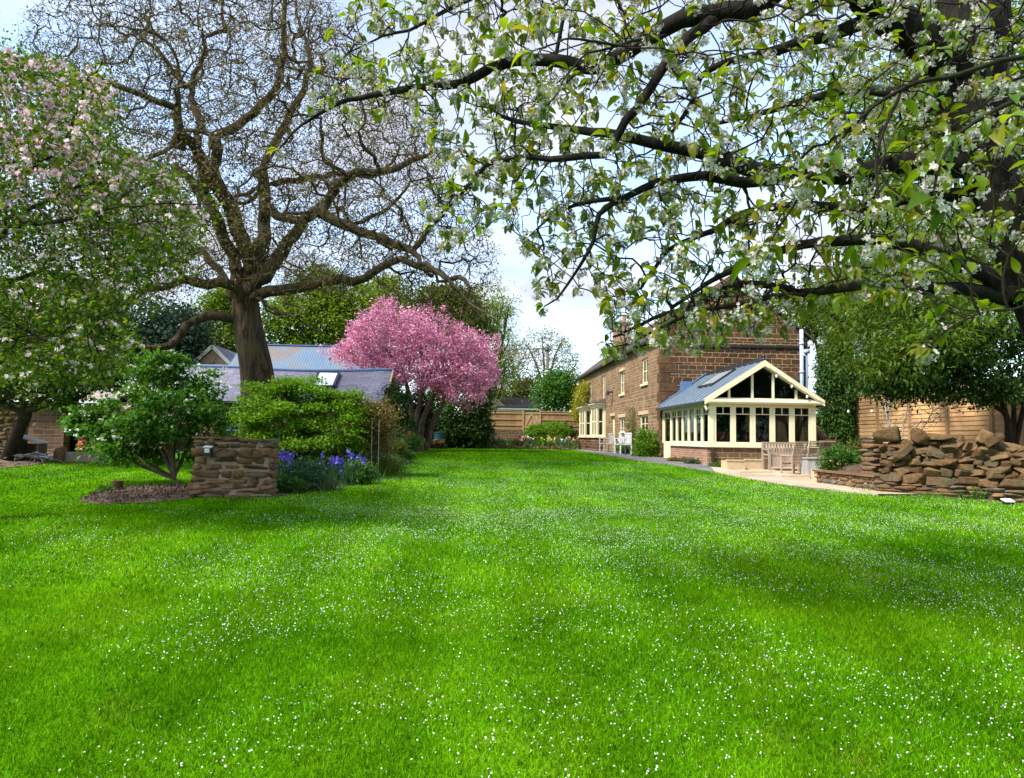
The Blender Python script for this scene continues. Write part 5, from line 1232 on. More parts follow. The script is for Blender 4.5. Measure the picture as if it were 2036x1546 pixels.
M['lf_lime'] = leafmat('lime_leaf', (0.09, 0.16, 0.012), (0.20, 0.28, 0.025), 0.45, (0.28, 0.32, 0.05), 0.3)
M['lf_olive'] = leafmat('olive_green_leaf', (0.05, 0.085, 0.012), (0.12, 0.16, 0.025), 0.38, (0.18, 0.16, 0.04), 0.3)
M['lf_dark'] = leafmat('dark_glossy_leaf', (0.010, 0.035, 0.005), (0.03, 0.075, 0.008), 0.22, (0.05, 0.10, 0.012), 0.8, 0.45, 0.2)
M['lf_conifer'] = leafmat('conifer_spray', (0.018, 0.060, 0.010), (0.05, 0.12, 0.016), 0.2, (0.09, 0.16, 0.02), 1.2, 0.6, 0.2)
M['lf_blueconifer'] = leafmat('blue_green_needles', (0.015, 0.04, 0.025), (0.035, 0.07, 0.04), 0.15, None, 0.4)
M['lf_maple'] = leafmat('fresh_maple_leaf', (0.055, 0.16, 0.008), (0.13, 0.27, 0.012), 0.42, (0.17, 0.30, 0.02), 1.0)
M['lf_vib'] = leafmat('viburnum_leaf', (0.03, 0.115, 0.010), (0.075, 0.20, 0.016), 0.38, (0.11, 0.24, 0.03), 1.0)
M['fl_white'] = leafmat('white_flower', (0.72, 0.74, 0.68), (0.84, 0.84, 0.80), 0.3, None, 1.0, 0.6, 0.1, tint=(1, .97, .92))
M['lf_brown'] = leafmat('brown_shrub_leaf', (0.10, 0.085, 0.025), (0.20, 0.15, 0.05), 0.35, (0.16, 0.09, 0.035), 0.9)
M['lf_green'] = leafmat('mid_green_leaf', (0.025, 0.10, 0.012), (0.07, 0.18, 0.02), 0.36, (0.11, 0.20, 0.03), 1.0)
M['lf_bluegreen'] = leafmat('blue_green_leaf', (0.03, 0.09, 0.045), (0.07, 0.16, 0.075), 0.3, None, 1.2)
M['lf_sage'] = leafmat('sage_leaf', (0.05, 0.09, 0.04), (0.10, 0.15, 0.065), 0.3, None, 1.2)
M['lf_yellow'] = leafmat('golden_leaf', (0.22, 0.24, 0.02), (0.36, 0.34, 0.03), 0.4, None, 1.2)
M['fl_iris'] = leafmat('violet_blue_petal', (0.05, 0.035, 0.40), (0.13, 0.10, 0.60), 0.35, (0.28, 0.22, 0.62), 2.0, 0.5, 0.1, tint=(1, .97, .92))
M['fl_red'] = leafmat('red_petal', (0.42, 0.03, 0.02), (0.60, 0.10, 0.07), 0.3, None, 2.0, 0.5, 0.1, tint=(1, .97, .92))
M['fl_salmon'] = leafmat('salmon_petal', (0.62, 0.25, 0.20), (0.75, 0.42, 0.36), 0.3, None, 2.0, 0.5, 0.1, tint=(1, .97, .92))
M['fl_yellow'] = leafmat('yellow_petal', (0.60, 0.48, 0.05), (0.75, 0.65, 0.15), 0.3, None, 2.0, 0.5, 0.1)

def px_poly_pts(poly, n):
    poly = np.array(poly, float); lo_, hi = poly.min(0), poly.max(0); res = np.zeros((0, 2))
    while len(res) < n:
        q = rng.uniform(lo_, hi, (n * 2, 2)); res = np.concatenate([res, q[inpoly(q[:, 0], q[:, 1], poly)]])
    return res[:n]
def PA(px, py, Y):
    d = _w[None] + _rt[None] * ((px - CX) / F)[:, None] - _up[None] * ((py - CY) / F)[:, None]
    return CAM + d * (Y / d[:, 1])[:, None]
def limb_px(t, pts, ra, rb, step, wob=0.0, attach=True): return t.limb([P(*q) for q in pts], ra, rb, step, attach, wob)
def interp(pts, Y0, Y1): return [(x, y, Y0 + (Y1 - Y0) * i / (len(pts) - 1)) for i, (x, y) in enumerate(pts)]

# ------------------------------------------------------------------ the great bare tree
t = Tree(); OY = 23.0
gz = zgf(OY)
bp = P(515, 800, OY)
t.limb([(bp[0] + .05, OY, gz - .1), (bp[0] + .02, OY, gz + .5), P(514, 790, OY), P(510, 735, OY), P(497, 670, OY), P(489, 620, OY), P(488, 585, OY)], .60, .40, .2, False)
k = OY / F
def ol(pts, Y1, wa, wb, Y0=OY): limb_px(t, interp(pts, Y0, Y1), wa * k / 2 * .72, wb * k / 2 * .8, .28, .115)
ol([(488, 600), (486, 545), (483, 532), (455, 470), (425, 395), (412, 371)], OY - 1.2, 44, 34)
ol([(478, 600), (450, 560), (414, 495), (408, 430), (412, 371)], OY - 1.2, 34, 26)
ol([(412, 371), (392, 325), (347, 288), (318, 252), (283, 212), (238, 185), (170, 120)], OY - 4, 30, 9, OY - 1.2)
ol([(412, 371), (436, 330), (467, 273), (495, 222), (510, 195), (530, 179), (545, 130), (554, 90), (560, 40), (560, -20)], OY - 2, 30, 9, OY - 1.2)
ol([(388, 318), (362, 262), (385, 240), (400, 212), (402, 170), (414, 130), (430, 60), (440, -20)], OY + 1, 22, 7, OY - 2)
ol([(345, 288), (330, 225), (340, 180), (325, 120), (300, 60), (280, 0)], OY + 1.5, 18, 6, OY - 2.5)
ol([(420, 400), (350, 345), (300, 330), (255, 290), (180, 260), (110, 200)], OY + 3, 22, 7, OY - 1)
ol([(492, 590), (512, 535), (525, 473), (528, 414), (522, 375), (524, 344), (545, 300), (565, 257), (590, 200), (600, 120), (610, 40)], OY + 2.5, 44, 8)
ol([(522, 365), (554, 363), (593, 351), (652, 350), (711, 328), (758, 306), (810, 280)], OY + 3.5, 20, 6, OY + 1)
ol([(522, 372), (480, 396), (458, 388), (466, 368), (505, 364)], OY + .5, 13, 10, OY + 1)
ol([(492, 585), (534, 524), (573, 473), (605, 438), (640, 422), (656, 399), (691, 373), (738, 351), (781, 324), (830, 270), (850, 230)], OY - 3, 46, 7)
ol([(600, 440), (570, 447), (535, 445)], OY - .5, 20, 24, OY - 1)
ol([(640, 424), (671, 448), (723, 465), (770, 489), (805, 493), (822, 470), (850, 440), (900, 405)], OY - 3.5, 30, 7, OY - 1.3)
ol([(700, 456), (704, 438), (745, 420), (790, 395), (840, 370), (890, 350)], OY - 1, 12, 5, OY - 2)
ol([(800, 493), (830, 510), (850, 528), (900, 560), (940, 600)], OY - 4.5, 14, 5, OY - 3)
ol([(494, 600), (522, 563), (573, 552), (632, 548), (679, 532), (719, 515), (770, 528), (813, 544), (860, 550), (910, 570), (930, 620)], OY - 4, 34, 6)
ol([(484, 615), (451, 568), (396, 575), (337, 585), (278, 607), (220, 620)], OY - 3, 32, 16)
ol([(486, 640), (451, 622), (412, 626), (369, 650), (326, 670), (271, 686), (200, 690)], OY - 2, 28, 12)
ol([(478, 600), (440, 556), (418, 522), (385, 508), (330, 500), (270, 470)], OY + 2.5, 24, 8)
ol([(505, 590), (530, 600), (554, 611), (562, 632), (616, 646), (650, 650)], OY - 2, 10, 4)
OAKPOLY = [(35, 60), (110, -40), (250, -90), (420, -110), (600, -60), (690, 40), (730, 110), (790, 165), (840, 230), (885, 320), (930, 400), (990, 500), (985, 560), (960, 640), (880, 655), (800, 600), (730, 560), (640, 590), (560, 590), (520, 520), (440, 560), (300, 600), (200, 560), (130, 420), (70, 220)]
q = px_poly_pts(OAKPOLY, 10300); rr = np.sqrt(((q[:, 0] - 490) / 500) ** 2 + ((q[:, 1] - 300) / 400) ** 2)
A = PA(q[:, 0], q[:, 1], OY + 6.0 * np.sqrt(np.clip(1.05 - rr ** 2, .05, 1)) * rng.uniform(-1, 1, len(q)))
t.grow(A[:420], .34, 6.0, .7, 70, .5, 60000, .03, .3); t.grow(A, .22, 2.6, .26, 190, .6, 60000, .02, .3)
t.finish(.0085, 2.3, .62)
tree = thing('gnarled_tree', 'huge bare gnarled tree with twisting limbs rising behind the maple shrub', 'tree', (bp[0], OY, gz))
part('trunk', t.mesh(.045, 10, 3), M['bark_oak'], tree, smooth=True)
tp = t.tips(); pos = t.P[tp]
n_ = 7; pos = np.repeat(pos, n_, 0) + rng.normal(size=(len(tp) * n_, 3)) * .14
part('buds', kites(pos, .085, .3), M['bud_oak'], tree)
seg = np.concatenate([np.repeat(t.P[tp], 3, 0)]); d = unit(rng.normal(size=seg.shape) + np.repeat(t.dirs(tp), 3, 0) * .8)
X, S_, Z_ = frames(d, rdir(len(d))); part('twigs', scat([(0, .5, 0), (1, .35, .1), (1, -.35, .1), (0, -.5, 0)], [(0, 3, 2, 1)], seg, X, S_, Z_, rng.uniform(.25, .5, len(d)), .012, .2), M['twig_oak'], tree)

# ------------------------------------------------------------------ the flowering cherry over the camera
t = Tree()
def cl(pts, wa, wb, step=.10, wob=.008, attach=True):
    Y = np.mean([p[2] for p in pts]); limb_px(t, pts, wa * pts[0][2] / F / 2, wb * pts[-1][2] / F / 2, step, wob, attach)
tb0 = P(2260, 1040, 5.6); tb0 = np.array([tb0[0], 5.6, zgf(5.6) - .1])
t.limb([tb0, P(2190, 860, 5.6), P(2125, 700, 5.6), P(2068, 592, 5.6), P(2030, 506, 5.6), P(1994, 425, 5.6), P(1958, 325, 5.6), P(1920, 220, 5.6), P(1905, 110, 5.7), P(1900, 0, 5.8), P(1905, -150, 6)], .25, .15, .10, False, .004)
cl([(2000, 480, 5.6), (1992, 350, 5.9), (1985, 220, 6.1), (1980, 100, 6.3), (1990, -60, 6.5)], 60, 44)
cl([(1925, 150, 5.6), (1870, 95, 5.5), (1800, 48, 5.4), (1735, 0, 5.3), (1640, -70, 5.2)], 92, 70)
cl([(1790, 35, 5.4), (1720, 38, 5.4), (1650, 60, 5.4), (1592, 75, 5.5), (1500, 110, 5.6), (1440, 130, 5.7), (1390, 155, 5.8), (1374, 200, 5.8), (1330, 260, 5.9)], 34, 7)
cl([(1600, -70, 5.2), (1530, -5, 5.2), (1490, 15, 5.2), (1397, 40, 5.3), (1328, 66, 5.4), (1260, 103, 5.5), (1180, 137, 5.5), (1100, 122, 5.6), (996, 131, 5.7), (916, 160, 5.8), (812, 178, 5.9), (714, 190, 6), (660, 206, 6), (580, 262, 6), (552, 296, 6)], 46, 4)
cl([(1430, 34, 5.3), (1372, 78, 5.1), (1325, 124, 5.0), (1294, 168, 5.0), (1268, 207, 5.0), (1245, 233, 5.0), (1222, 272, 5), (1198, 298, 5), (1165, 305, 5), (1100, 322, 5.1), (1030, 320, 5.2), (963, 333, 5.3), (925, 374, 5.4), (874, 440, 5.5)], 26, 4)
cl([(1955, 335, 5.6), (1850, 325, 5.5), (1766, 330, 5.4), (1680, 342, 5.4), (1590, 345, 5.4), (1493, 334, 5.4), (1436, 313, 5.4), (1359, 295, 5.5), (1281, 285, 5.6), (1200, 272, 5.7), (1110, 255, 5.9), (1000, 230, 6.2)], 52, 8)
cl([(1995, 590, 5.6), (1960, 545, 5.5), (1920, 527, 5.5), (1852, 503, 5.4), (1793, 487, 5.4), (1714, 475, 5.4), (1638, 475, 5.5), (1560, 490, 5.6), (1480, 520, 5.7), (1400, 560, 5.8), (1330, 610, 5.9)], 36, 7)
cl([(2020, 600, 5.6), (1920, 578, 5.5), (1783, 573, 5.4), (1697, 575, 5.4), (1628, 584, 5.4), (1577, 580, 5.4), (1528, 568, 5.4), (1490, 561, 5.5), (1449, 572, 5.5), (1390, 605, 5.6), (1336, 623, 5.7), (1270, 650, 5.8), (1215, 668, 5.8)], 32, 5)
cl([(1970, 390, 5.6), (1850, 392, 5.9), (1783, 400, 6.1), (1700, 412, 6.2), (1628, 417, 6.3), (1508, 420, 6.4), (1440, 440, 6.4), (1380, 470, 6.4), (1330, 500, 6.4), (1270, 570, 6.4)], 34, 6)
cl([(1590, 345, 5.4), (1480, 352, 5.3), (1400, 345, 5.2), (1306, 365, 5.2), (1246, 392, 5.2), (1190, 430, 5.2), (1181, 484, 5.2), (1154, 532, 5.2), (1115, 586, 5.2), (1090, 602, 5.2)], 28, 3)
cl([(1246, 392, 5.2), (1150, 410, 5.3), (1090, 440, 5.4), (1045, 480, 5.4)], 12, 3)
cl([(1150, -120, 5.4), (1050, -70, 5.5), (931, 0, 5.5), (892, 18, 5.5), (848, 39, 5.6), (812, 62, 5.6), (758, 77, 5.7), (723, 98, 5.7), (690, 112, 5.8), (660, 140, 5.8)], 16, 3)
cl([(1600, 585, 5.4), (1540, 595, 5.2), (1470, 610, 5.1), (1395, 625, 5.1), (1306, 658, 5.1), (1240, 686, 5.1), (1205, 690, 5.1)], 16, 3)
cl([(1880, 80, 5.7), (1840, 160, 6.4), (1780, 180, 6.9), (1690, 180, 7.2), (1600, 200, 7.4), (1500, 230, 7.6), (1420, 250, 7.8)], 40, 8)
cl([(2140, 70, 2.9), (2036, 111, 2.8), (1880, 147, 2.7), (1795, 173, 2.6), (1704, 240, 2.5), (1652, 303, 2.45), (1600, 350, 2.4)], 14, 5, .06, .003, False)
cl([(2140, 160, 2.7), (2040, 190, 2.6), (1960, 230, 2.5), (1900, 262, 2.45), (1860, 330, 2.4), (1850, 400, 2.4)], 14, 5, .06, .003, False)
cl([(1795, 173, 2.6), (1740, 300, 2.5), (1745, 420, 2.45), (1722, 480, 2.45)], 8, 4, .06, .003)
cl([(1652, 303, 2.45), (1580, 400, 2.45), (1530, 480, 2.45)], 7, 4, .06, .003)
cl([(2180, 560, 4.3), (2060, 600, 4.0), (1970, 615, 3.8), (1900, 640, 3.6), (1840, 690, 3.6)], 9, 4, .06, .004, False)
cl([(1328, 66, 5.4), (1230, 90, 4.7), (1150, 120, 4.2), (1110, 180, 3.9), (1075, 215, 3.8)], 7, 3, .06, .004)
cl([(1230, 90, 4.7), (1130, 75, 4.1), (1060, 100, 3.7), (1010, 60, 3.6)], 6, 3, .06, .004)
CHP = [(640, 120), (700, -20), (1200, -60), (2090, -60), (2090, 500), (1960, 520), (1880, 560), (1700, 600), (1560, 610), (1480, 640), (1380, 670), (1260, 700), (1195, 690), (1190, 640), (1215, 590), (1180, 560), (1060, 585), (1075, 520), (1010, 470), (1000, 430), (900, 500), (830, 440), (860, 340), (850, 260), (760, 250), (700, 225), (600, 230)]
q = px_poly_pts(CHP, 4600); q2 = px_poly_pts([(1200, 570), (1600, 560), (1570, 655), (1400, 690), (1215, 705)], 420); fr = np.clip((q[:, 0] - 640) / 1400, 0, 1)
Yq = 5.9 - .5 * fr + (0.6 + 1.3 * fr) * rng.uniform(-1, 1.1, len(q)); low = (q[:, 1] < 90) & (rng.random(len(q)) < .5)
A = PA(q[:, 0], q[:, 1], Yq)
A = np.concatenate([A, PA(q2[:, 0], q2[:, 1], rng.uniform(5.0, 6.1, len(q2)))]); t.grow(A, .10, .9, .115, 120, .26, 40000, -.10)
t.finish(.0038, 2.5, .26)
ct = thing('cherry_tree', 'white flowering cherry tree spreading dark limbs over the right of the lawn', 'tree', tuple(tb0))
part('trunk', t.mesh(.012, 10, 4), M['bark_cherry'], ct, smooth=True)
tp = t.tips(); thin = np.nonzero((t.Rr < .0075) & (t.nch > 0))[0]; thin = thin[rng.random(len(thin)) < .08]
tk = tp[rng.random(len(tp)) < .90]; cid = np.concatenate([tk, thin]); C = t.P[cid]; D = t.dirs(cid)
NC = [P(*q_) for q_ in ((1600, 352, 2.4), (1625, 300, 2.42), (1850, 395, 2.4), (1905, 262, 2.45), (1955, 235, 2.5), (2015, 190, 2.6), (1722, 485, 2.45), (1530, 485, 2.45), (1505, 510, 2.5), (1745, 400, 2.45), (1460, 395, 2.9), (1655, 300, 2.45), (1990, 250, 2.5), (1560, 330, 2.6), (1870, 330, 2.4), (1700, 250, 2.5), (1010, 60, 3.6), (1060, 100, 3.7), (1075, 215, 3.8), (1120, 250, 3.8), (1380, 460, 3.4), (1840, 690, 3.6), (1900, 640, 3.4))]
NC = [q_ for q_ in NC if np.linalg.norm(t.P - q_, axis=1).min() < .16]
C = np.concatenate([C, np.array(NC)]); D = np.concatenate([D, np.tile([[-.6, 0, -.5]], (len(NC), 1))])
keep = np.linalg.norm(C - CAM, axis=1) > 1.9; C, D = C[keep], D[keep]
n = len(C); ns = rng.uniform(.75, 1.2, n)
nf = 27; ci = np.repeat(np.arange(n), nf); hp = (C - CAM) @ _rt / ((C - CAM) @ _w) * F + CX; vp = CY - (C - CAM) @ _up / ((C - CAM) @ _w) * F; inner_ = (hp > 1380) & (vp > 170) & (np.arange(n) < n - len(NC)); show = rng.random(n) < np.where(inner_, .62, .92); ci = ci[show[ci]]
ax = unit(D * .3 + np.array([0, 0, -.9]) + rng.normal(size=(n, 3)) * .35)
off = unit(rdir(len(ci)) + ax[ci] * .75); L_ = rng.uniform(.024, .060, len(ci)) * ns[ci]
fp = C[ci] + ax[ci] * .022 + off * L_[:, None]
nr = unit(off + rng.normal(size=off.shape) * .35); X, S_, Z_ = frames(rdir(len(ci)), nr)
part('blossom', scat(FLOWER[0], FLOWER[1], fp, X, S_, Z_, rng.uniform(.011, .0165, len(ci))), M['fl_cherry'], ct)
pe = C[ci] + 0; dd = fp - pe; X, S_, Z_ = frames(dd, rdir(len(dd))); sel = rng.random(len(dd)) < .5
part('flower_stalks', scat([(0, .5, 0), (1, .5, 0), (1, -.5, 0), (0, -.5, 0)], [(0, 1, 2, 3)], pe[sel], X[sel], S_[sel], Z_[sel], np.linalg.norm(dd, axis=1)[sel], .0022, .01), M['lf_cherry'], ct)
nl = 4; li = np.repeat(np.arange(n), nl); li = li[rng.random(len(li)) < .8]
sd_ = rdir(n); ld_ = unit(rdir(len(li)) * .75 + sd_[li] * .6 + D[li] * .5 + np.array([0, 0, -.35])); nr = rdir(len(li)) * .5; nr[:, 2] = np.abs(nr[:, 2]) + .7
X, S_, Z_ = frames(ld_, nr); sz = rng.uniform(.055, .118, len(li)) * ns[li]
part('leaves', scat(LEAF[0], LEAF[1], C[li] + ld_ * .012, X, S_, Z_, sz, sz * .85, sz), M['lf_cherry'], ct, smooth=True)

# ------------------------------------------------------------------ apple trees on the left
def rosettes(tree_, C, D, lf, fl, leaf, flower, nl, nf, pf, sp):
    n = len(C); li = np.repeat(np.arange(n), nl)
    d = unit(rdir(len(li)) + D[li] * .4); nr = rdir(len(li)) * .6; nr[:, 2] = np.abs(nr[:, 2]) + .6; X, S_, Z_ = frames(d, nr); sz = leaf * rng.uniform(.6, 1.25, len(li))
    part('leaves', scat(OVAL[0], OVAL[1], C[li] + rng.normal(size=(len(li), 3)) * sp, X, S_, Z_, sz), lf, tree_)
    if nf:
        ci = np.repeat(np.nonzero(rng.random(n) < pf)[0], nf); off = rdir(len(ci)); off[:, 2] = np.abs(off[:, 2]) * .6 + .1; off = unit(off)
        nr = unit(off + rng.normal(size=off.shape) * .3); X, S_, Z_ = frames(rdir(len(ci)), nr)
        part('blossom', scat(FLOWER[0], FLOWER[1], C[ci] + off * rng.uniform(.02, .065, (len(ci), 1)), X, S_, Z_, flower * rng.uniform(.7, 1.15, len(ci))), fl, tree_)
t = Tree(); AY = 10.0; b_ = P(-190, 1000, AY); ab = np.array([b_[0], AY, zgf(AY) - .1])
t.limb([ab, P(-185, 900, AY), P(-170, 760, AY), P(-150, 640, AY), P(-140, 560, AY)], .2, .16, .12, False, .01)
for pts, wa, wb in (([(-140, 560, 10), (-80, 460, 9.9), (0, 370, 9.8), (90, 290, 9.7), (160, 220, 9.6), (200, 150, 9.5)], 26, 5), ([(-120, 520, 10), (0, 430, 10.3), (100, 395, 10.6), (220, 350, 10.8), (300, 340, 11)], 22, 4), ([(-130, 540, 10), (-20, 480, 9.5), (90, 450, 9.2), (200, 430, 9), (310, 420, 8.9), (390, 440, 8.8)], 20, 4),
                    ([(-150, 620, 10), (-30, 560, 10.3), (60, 540, 10.5), (160, 540, 10.8), (260, 520, 11)], 20, 4), ([(-150, 640, 10), (-40, 640, 9.6), (60, 650, 9.4), (150, 660, 9.3), (210, 690, 9.2)], 18, 4), ([(-140, 560, 10), (-120, 400, 10.3), (-60, 260, 10.6), (10, 180, 10.8), (60, 120, 11)], 22, 4), ([(-100, 480, 10), (40, 330, 11), (120, 330, 11.5), (180, 290, 11.8)], 14, 4)):
    limb_px(t, pts, wa * .7 * AY / F / 2, wb * .7 * AY / F / 2, .15, .04)
APP = [(-140, 60), (0, 90), (60, 110), (150, 135), (215, 170), (232, 240), (255, 300), (330, 330), (395, 420), (400, 470), (330, 540), (265, 600), (255, 660), (235, 740), (150, 770), (40, 760), (-140, 760)]
q = px_poly_pts(APP, 5000); q[:400] += rng.normal(size=(400, 2)) * 38; A = PA(q[:, 0], q[:, 1], 10.2 + rng.uniform(-1.6, 2.2, len(q)))
t.grow(A, .16, 1.6, .17, 120, .4, 22000, 0); t.finish(.004, 2.5, .2)
ap = thing('apple_tree', 'large apple tree with pink blossom leaning in from the left edge', 'tree', tuple(ab))
part('trunk', t.mesh(.02, 8, 3), M['bark_dark'], ap, smooth=True)
tp = t.tips(); thin = np.nonzero((t.Rr < .009) & (t.nch > 0))[0]; thin = thin[rng.random(len(thin)) < .22]; cid = np.concatenate([tp, thin]); C = t.P[cid]; D = t.dirs(cid)
zc = C[:, 2]; pr = np.where(zc > 4.4, .50, .16); up_ = rng.random(len(C)) < .5
ex_ = rng.integers(0, len(t.P), 1500); ex_ = ex_[t.Rr[ex_] < .08]; C = np.concatenate([C, t.P[ex_] + rdir(len(ex_)) * .12]); D = np.concatenate([D, rdir(len(ex_))])
rosettes(ap, C, D, M['lf_apple'], M['fl_apple'], .062, .030, 12, 7, .24, .07)
hi = C[(C[:, 2] > 4.3) & (rng.random(len(C)) < .42)]
if len(hi):
    ci = np.repeat(np.arange(len(hi)), 8); off = rdir(len(ci)); X, S_, Z_ = frames(rdir(len(ci)), off)
    part('upper_blossom', scat(FLOWER[0], FLOWER[1], hi[ci] + off * rng.uniform(.02, .08, (len(ci), 1)), X, S_, Z_, .033 * rng.uniform(.7, 1.15, len(ci))), M['fl_upper'], ap)

def auto_limbs(base, blobs, r0, frac=.35, nsub=3, wob=.1):
    t = Tree(); base = np.array(base, float); top = np.mean([b[0] for b in blobs], 0); h = top - base
    fork = base + h * frac; t.limb([base, base + (fork - base) * .5 + rng.normal(size=3) * wob * .3, fork], r0, r0 * .8, .2, False)
    for c, rad in blobs:
        m_ = fork * .5 + c * .5 + rng.normal(size=3) * wob; m_[2] -= .1 * np.linalg.norm(c - fork)
        t.limb([fork - (fork - base) * .1 * rng.random(), m_, c], r0 * .5, r0 * .16, .2, True, wob * .1)
        for _ in range(nsub): t.limb([m_ * .4 + c * .6, c + rdir(1)[0] * rad * .4, c + rdir(1)[0] * rad * .85], r0 * .16, r0 * .05, .25, True, wob * .1)
    return t.finish(r0 * .05, 2.5, r0).mesh(r0 * .12, 8, 4)
def plant(name, label, cat, base, blobs, n, clumps, sig, size, lf, bark_=None, r0=0, flat=.7, up=.5, droop=0.0, inner=.45, group=None, tmpl=KITE, outw=.5, frac=.35, aspect=1.0, nsub=3):
    t_ = thing(name, label, cat, tuple(base), group)
    p, d = crown_pts(blobs, n, clumps, sig, flat, inner); g_ = zg(p[:, 1]) + .02; p[:, 2] = np.maximum(p[:, 2], g_ + rng.uniform(0, .1, len(p)))
    part('foliage', kites(p, size, up, d * outw, tmpl, droop, aspect), lf, t_)
    if r0: part('trunk' if cat == 'tree' else 'stems', auto_limbs(base, blobs, r0, frac, nsub), bark_ or M['bark_grey'], t_, smooth=True)
    return t_
def gp(px, Y): q = P(px, 880, Y); return (q[0], Y, zgf(Y))

# second apple, at the old wall
b_ = gp(12, 20.4); bl = [blob(30, 700, 70, 70, 19.5), blob(110, 700, 70, 60, 19), blob(190, 690, 70, 60, 18.5), blob(60, 610, 80, 60, 19), blob(160, 610, 90, 60, 18.5), blob(230, 740, 40, 40, 18.5), blob(-20, 760, 60, 50, 20), blob(110, 780, 50, 25, 19)]
t2 = plant('old_apple_tree', 'smaller darker apple tree with a thick trunk at the old stone wall', 'tree', b_, bl, 26000, 420, .22, .10, M['lf_apple_dark'], M['bark_dark'], .17, tmpl=OVAL, frac=.5, nsub=5)
p, d = crown_pts(bl, 900, 300, .2); part('blossom', kites(p, .13, .6), M['fl_apple'], t2)

# ------------------------------------------------------------------ pink tree
PY = 35.0; b_ = gp(834, PY); t = Tree(); b3 = np.array(b_)
for i, pts in enumerate(([(824, 884), (818, 830), (812, 780), (800, 740), (765, 690), (720, 670)], [(830, 884), (828, 820), (838, 770), (842, 720), (820, 650), (780, 610)], [(838, 884), (842, 830), (870, 770), (890, 730), (930, 700), (965, 720)], [(846, 884), (858, 845), (878, 815), (885, 790), (925, 765), (960, 770)], [(834, 884), (836, 800), (862, 730), (868, 670), (880, 630)], [(822, 884), (806, 835), (785, 790), (760, 770)])):
    pp_ = [(x, y, PY + (j / 5) * ((-1.5, 1.0, -1.2, 1.5, 0.3, 1.8)[i])) for j, (x, y) in enumerate(pts)]; pp_[0] = (pts[0][0], pts[0][1], PY)
    q_ = [P(*c) for c in pp_]; q_[0] = np.array([q_[0][0], PY, zgf(PY) - .05]); t.limb(q_, .17 if i < 4 else .1, .03, .25, False, .02)
PKP = [(648, 695), (690, 670), (700, 635), (745, 620), (770, 592), (800, 620), (845, 615), (880, 640), (940, 650), (975, 690), (985, 740), (970, 780), (950, 800), (880, 790), (860, 770), (800, 760), (760, 740), (700, 725)]
q = px_poly_pts(PKP, 1500); A = PA(q[:, 0], q[:, 1], PY + rng.uniform(-3.2, 3.2, len(q))); t.grow(A, .3, 3, .33, 70, .4, 9000); t.finish(.01, 2.4, .2)
pk_ = thing('pink_blossom_tree', 'rounded ornamental cherry tree covered in pink blossom', 'tree', b_); part('trunk', t.mesh(.03, 8, 3), M['bark_grey'], pk_, smooth=True)
tp = t.tips(); thin = np.nonzero((t.Rr < .03) & (t.nch > 0))[0]; thin = thin[rng.random(len(thin)) < .4]; C = np.concatenate([t.P[tp], t.P[thin]]); C = C[np.sin(C[:, 0] * 2.3 + 1.5 * np.sin(C[:, 2] * 1.7)) * np.sin(C[:, 2] * 2.1 + C[:, 1]) > -.62]; C = np.concatenate([C, t.P[tp[::5]] + (unit(t.P[tp[::5]] - t.P.mean(0)) * rng.uniform(.2, .75, (len(tp[::5]), 1)))]); ci = rng.integers(0, len(C), 46000); csz = rng.uniform(.5, 1.3, len(C))
part('blossom', kites(C[ci] + rng.normal(size=(len(ci), 3)) * (.16 * csz[ci])[:, None], .095, .4, None, OVAL, 0, 1.3), M['fl_pink'], pk_)
ci = rng.integers(0, len(C), 4500); part('leaves', kites(C[ci] + rng.normal(size=(len(ci), 3)) * .2, .09, .4), leafmat('bronze_leaf', (.10, .06, .03), (.16, .10, .04), .3), pk_)

# ------------------------------------------------------------------ shrubs on the left
b_ = tuple(G(352, 968)); Y = b_[1]; bl = [blob(200, 850, 65, 45, Y + .2), blob(290, 830, 80, 60, Y - .3), blob(370, 800, 75, 70, Y), blob(320, 750, 60, 40, Y + .2), blob(240, 880, 60, 40, Y - .1), blob(410, 770, 45, 50, Y + .3), blob(400, 860, 45, 60, Y + .2), blob(300, 890, 50, 30, Y + .3), blob(170, 830, 35, 25, Y + .3), blob(330, 720, 30, 22, Y)]
vb = plant('white_flowering_shrub', 'broad green shrub with small white flower heads left of the stone wall', 'shrub', b_, bl, 14000, 210, .12, .09, M['lf_vib'], M['bark_grey'], .07, .5, .8, 0, .35, tmpl=OVAL, frac=.12, nsub=5)
p, d = crown_pts(bl, 210, 210, .05, 1, .9); p = p + np.array([0, -.05, .04]); ci = np.repeat(np.arange(len(p)), 6); pos = p[ci] + rng.normal(size=(len(ci), 3)) * np.array([.028, .028, .012])
X, S_, Z_ = frames(rdir(len(pos)), np.tile([[0, -.3, 1.0]], (len(pos), 1)) + rng.normal(size=(len(pos), 3)) * .4); part('flower_heads', scat(FLOWER[0], FLOWER[1], pos, X, S_, Z_, rng.uniform(.018, .030, len(pos))), M['fl_white'], vb)
Y = 17.3; b_ = gp(610, Y)
mt = thing('maple_shrub', 'dense bright green maple shrub with tiered foliage right of the stone wall', 'shrub', b_)
bl = [blob(600, 850, 125, 90, Y, .95), blob(540, 800, 60, 40, Y), blob(640, 825, 75, 38, Y), blob(680, 865, 55, 55, Y), blob(560, 890, 70, 60, Y), blob(590, 788, 60, 20, Y), blob(600, 900, 100, 42, Y - .3, .7), blob(650, 900, 70, 40, Y - .2, .7), blob(560, 768, 25, 14, Y)]
p, d = crown_pts(bl, 300, 300, .02, 1, .75); p = p + d * rng.uniform(0, .14, (len(p), 1)); pos, ii = [], rng.integers(0, len(p), 52000)
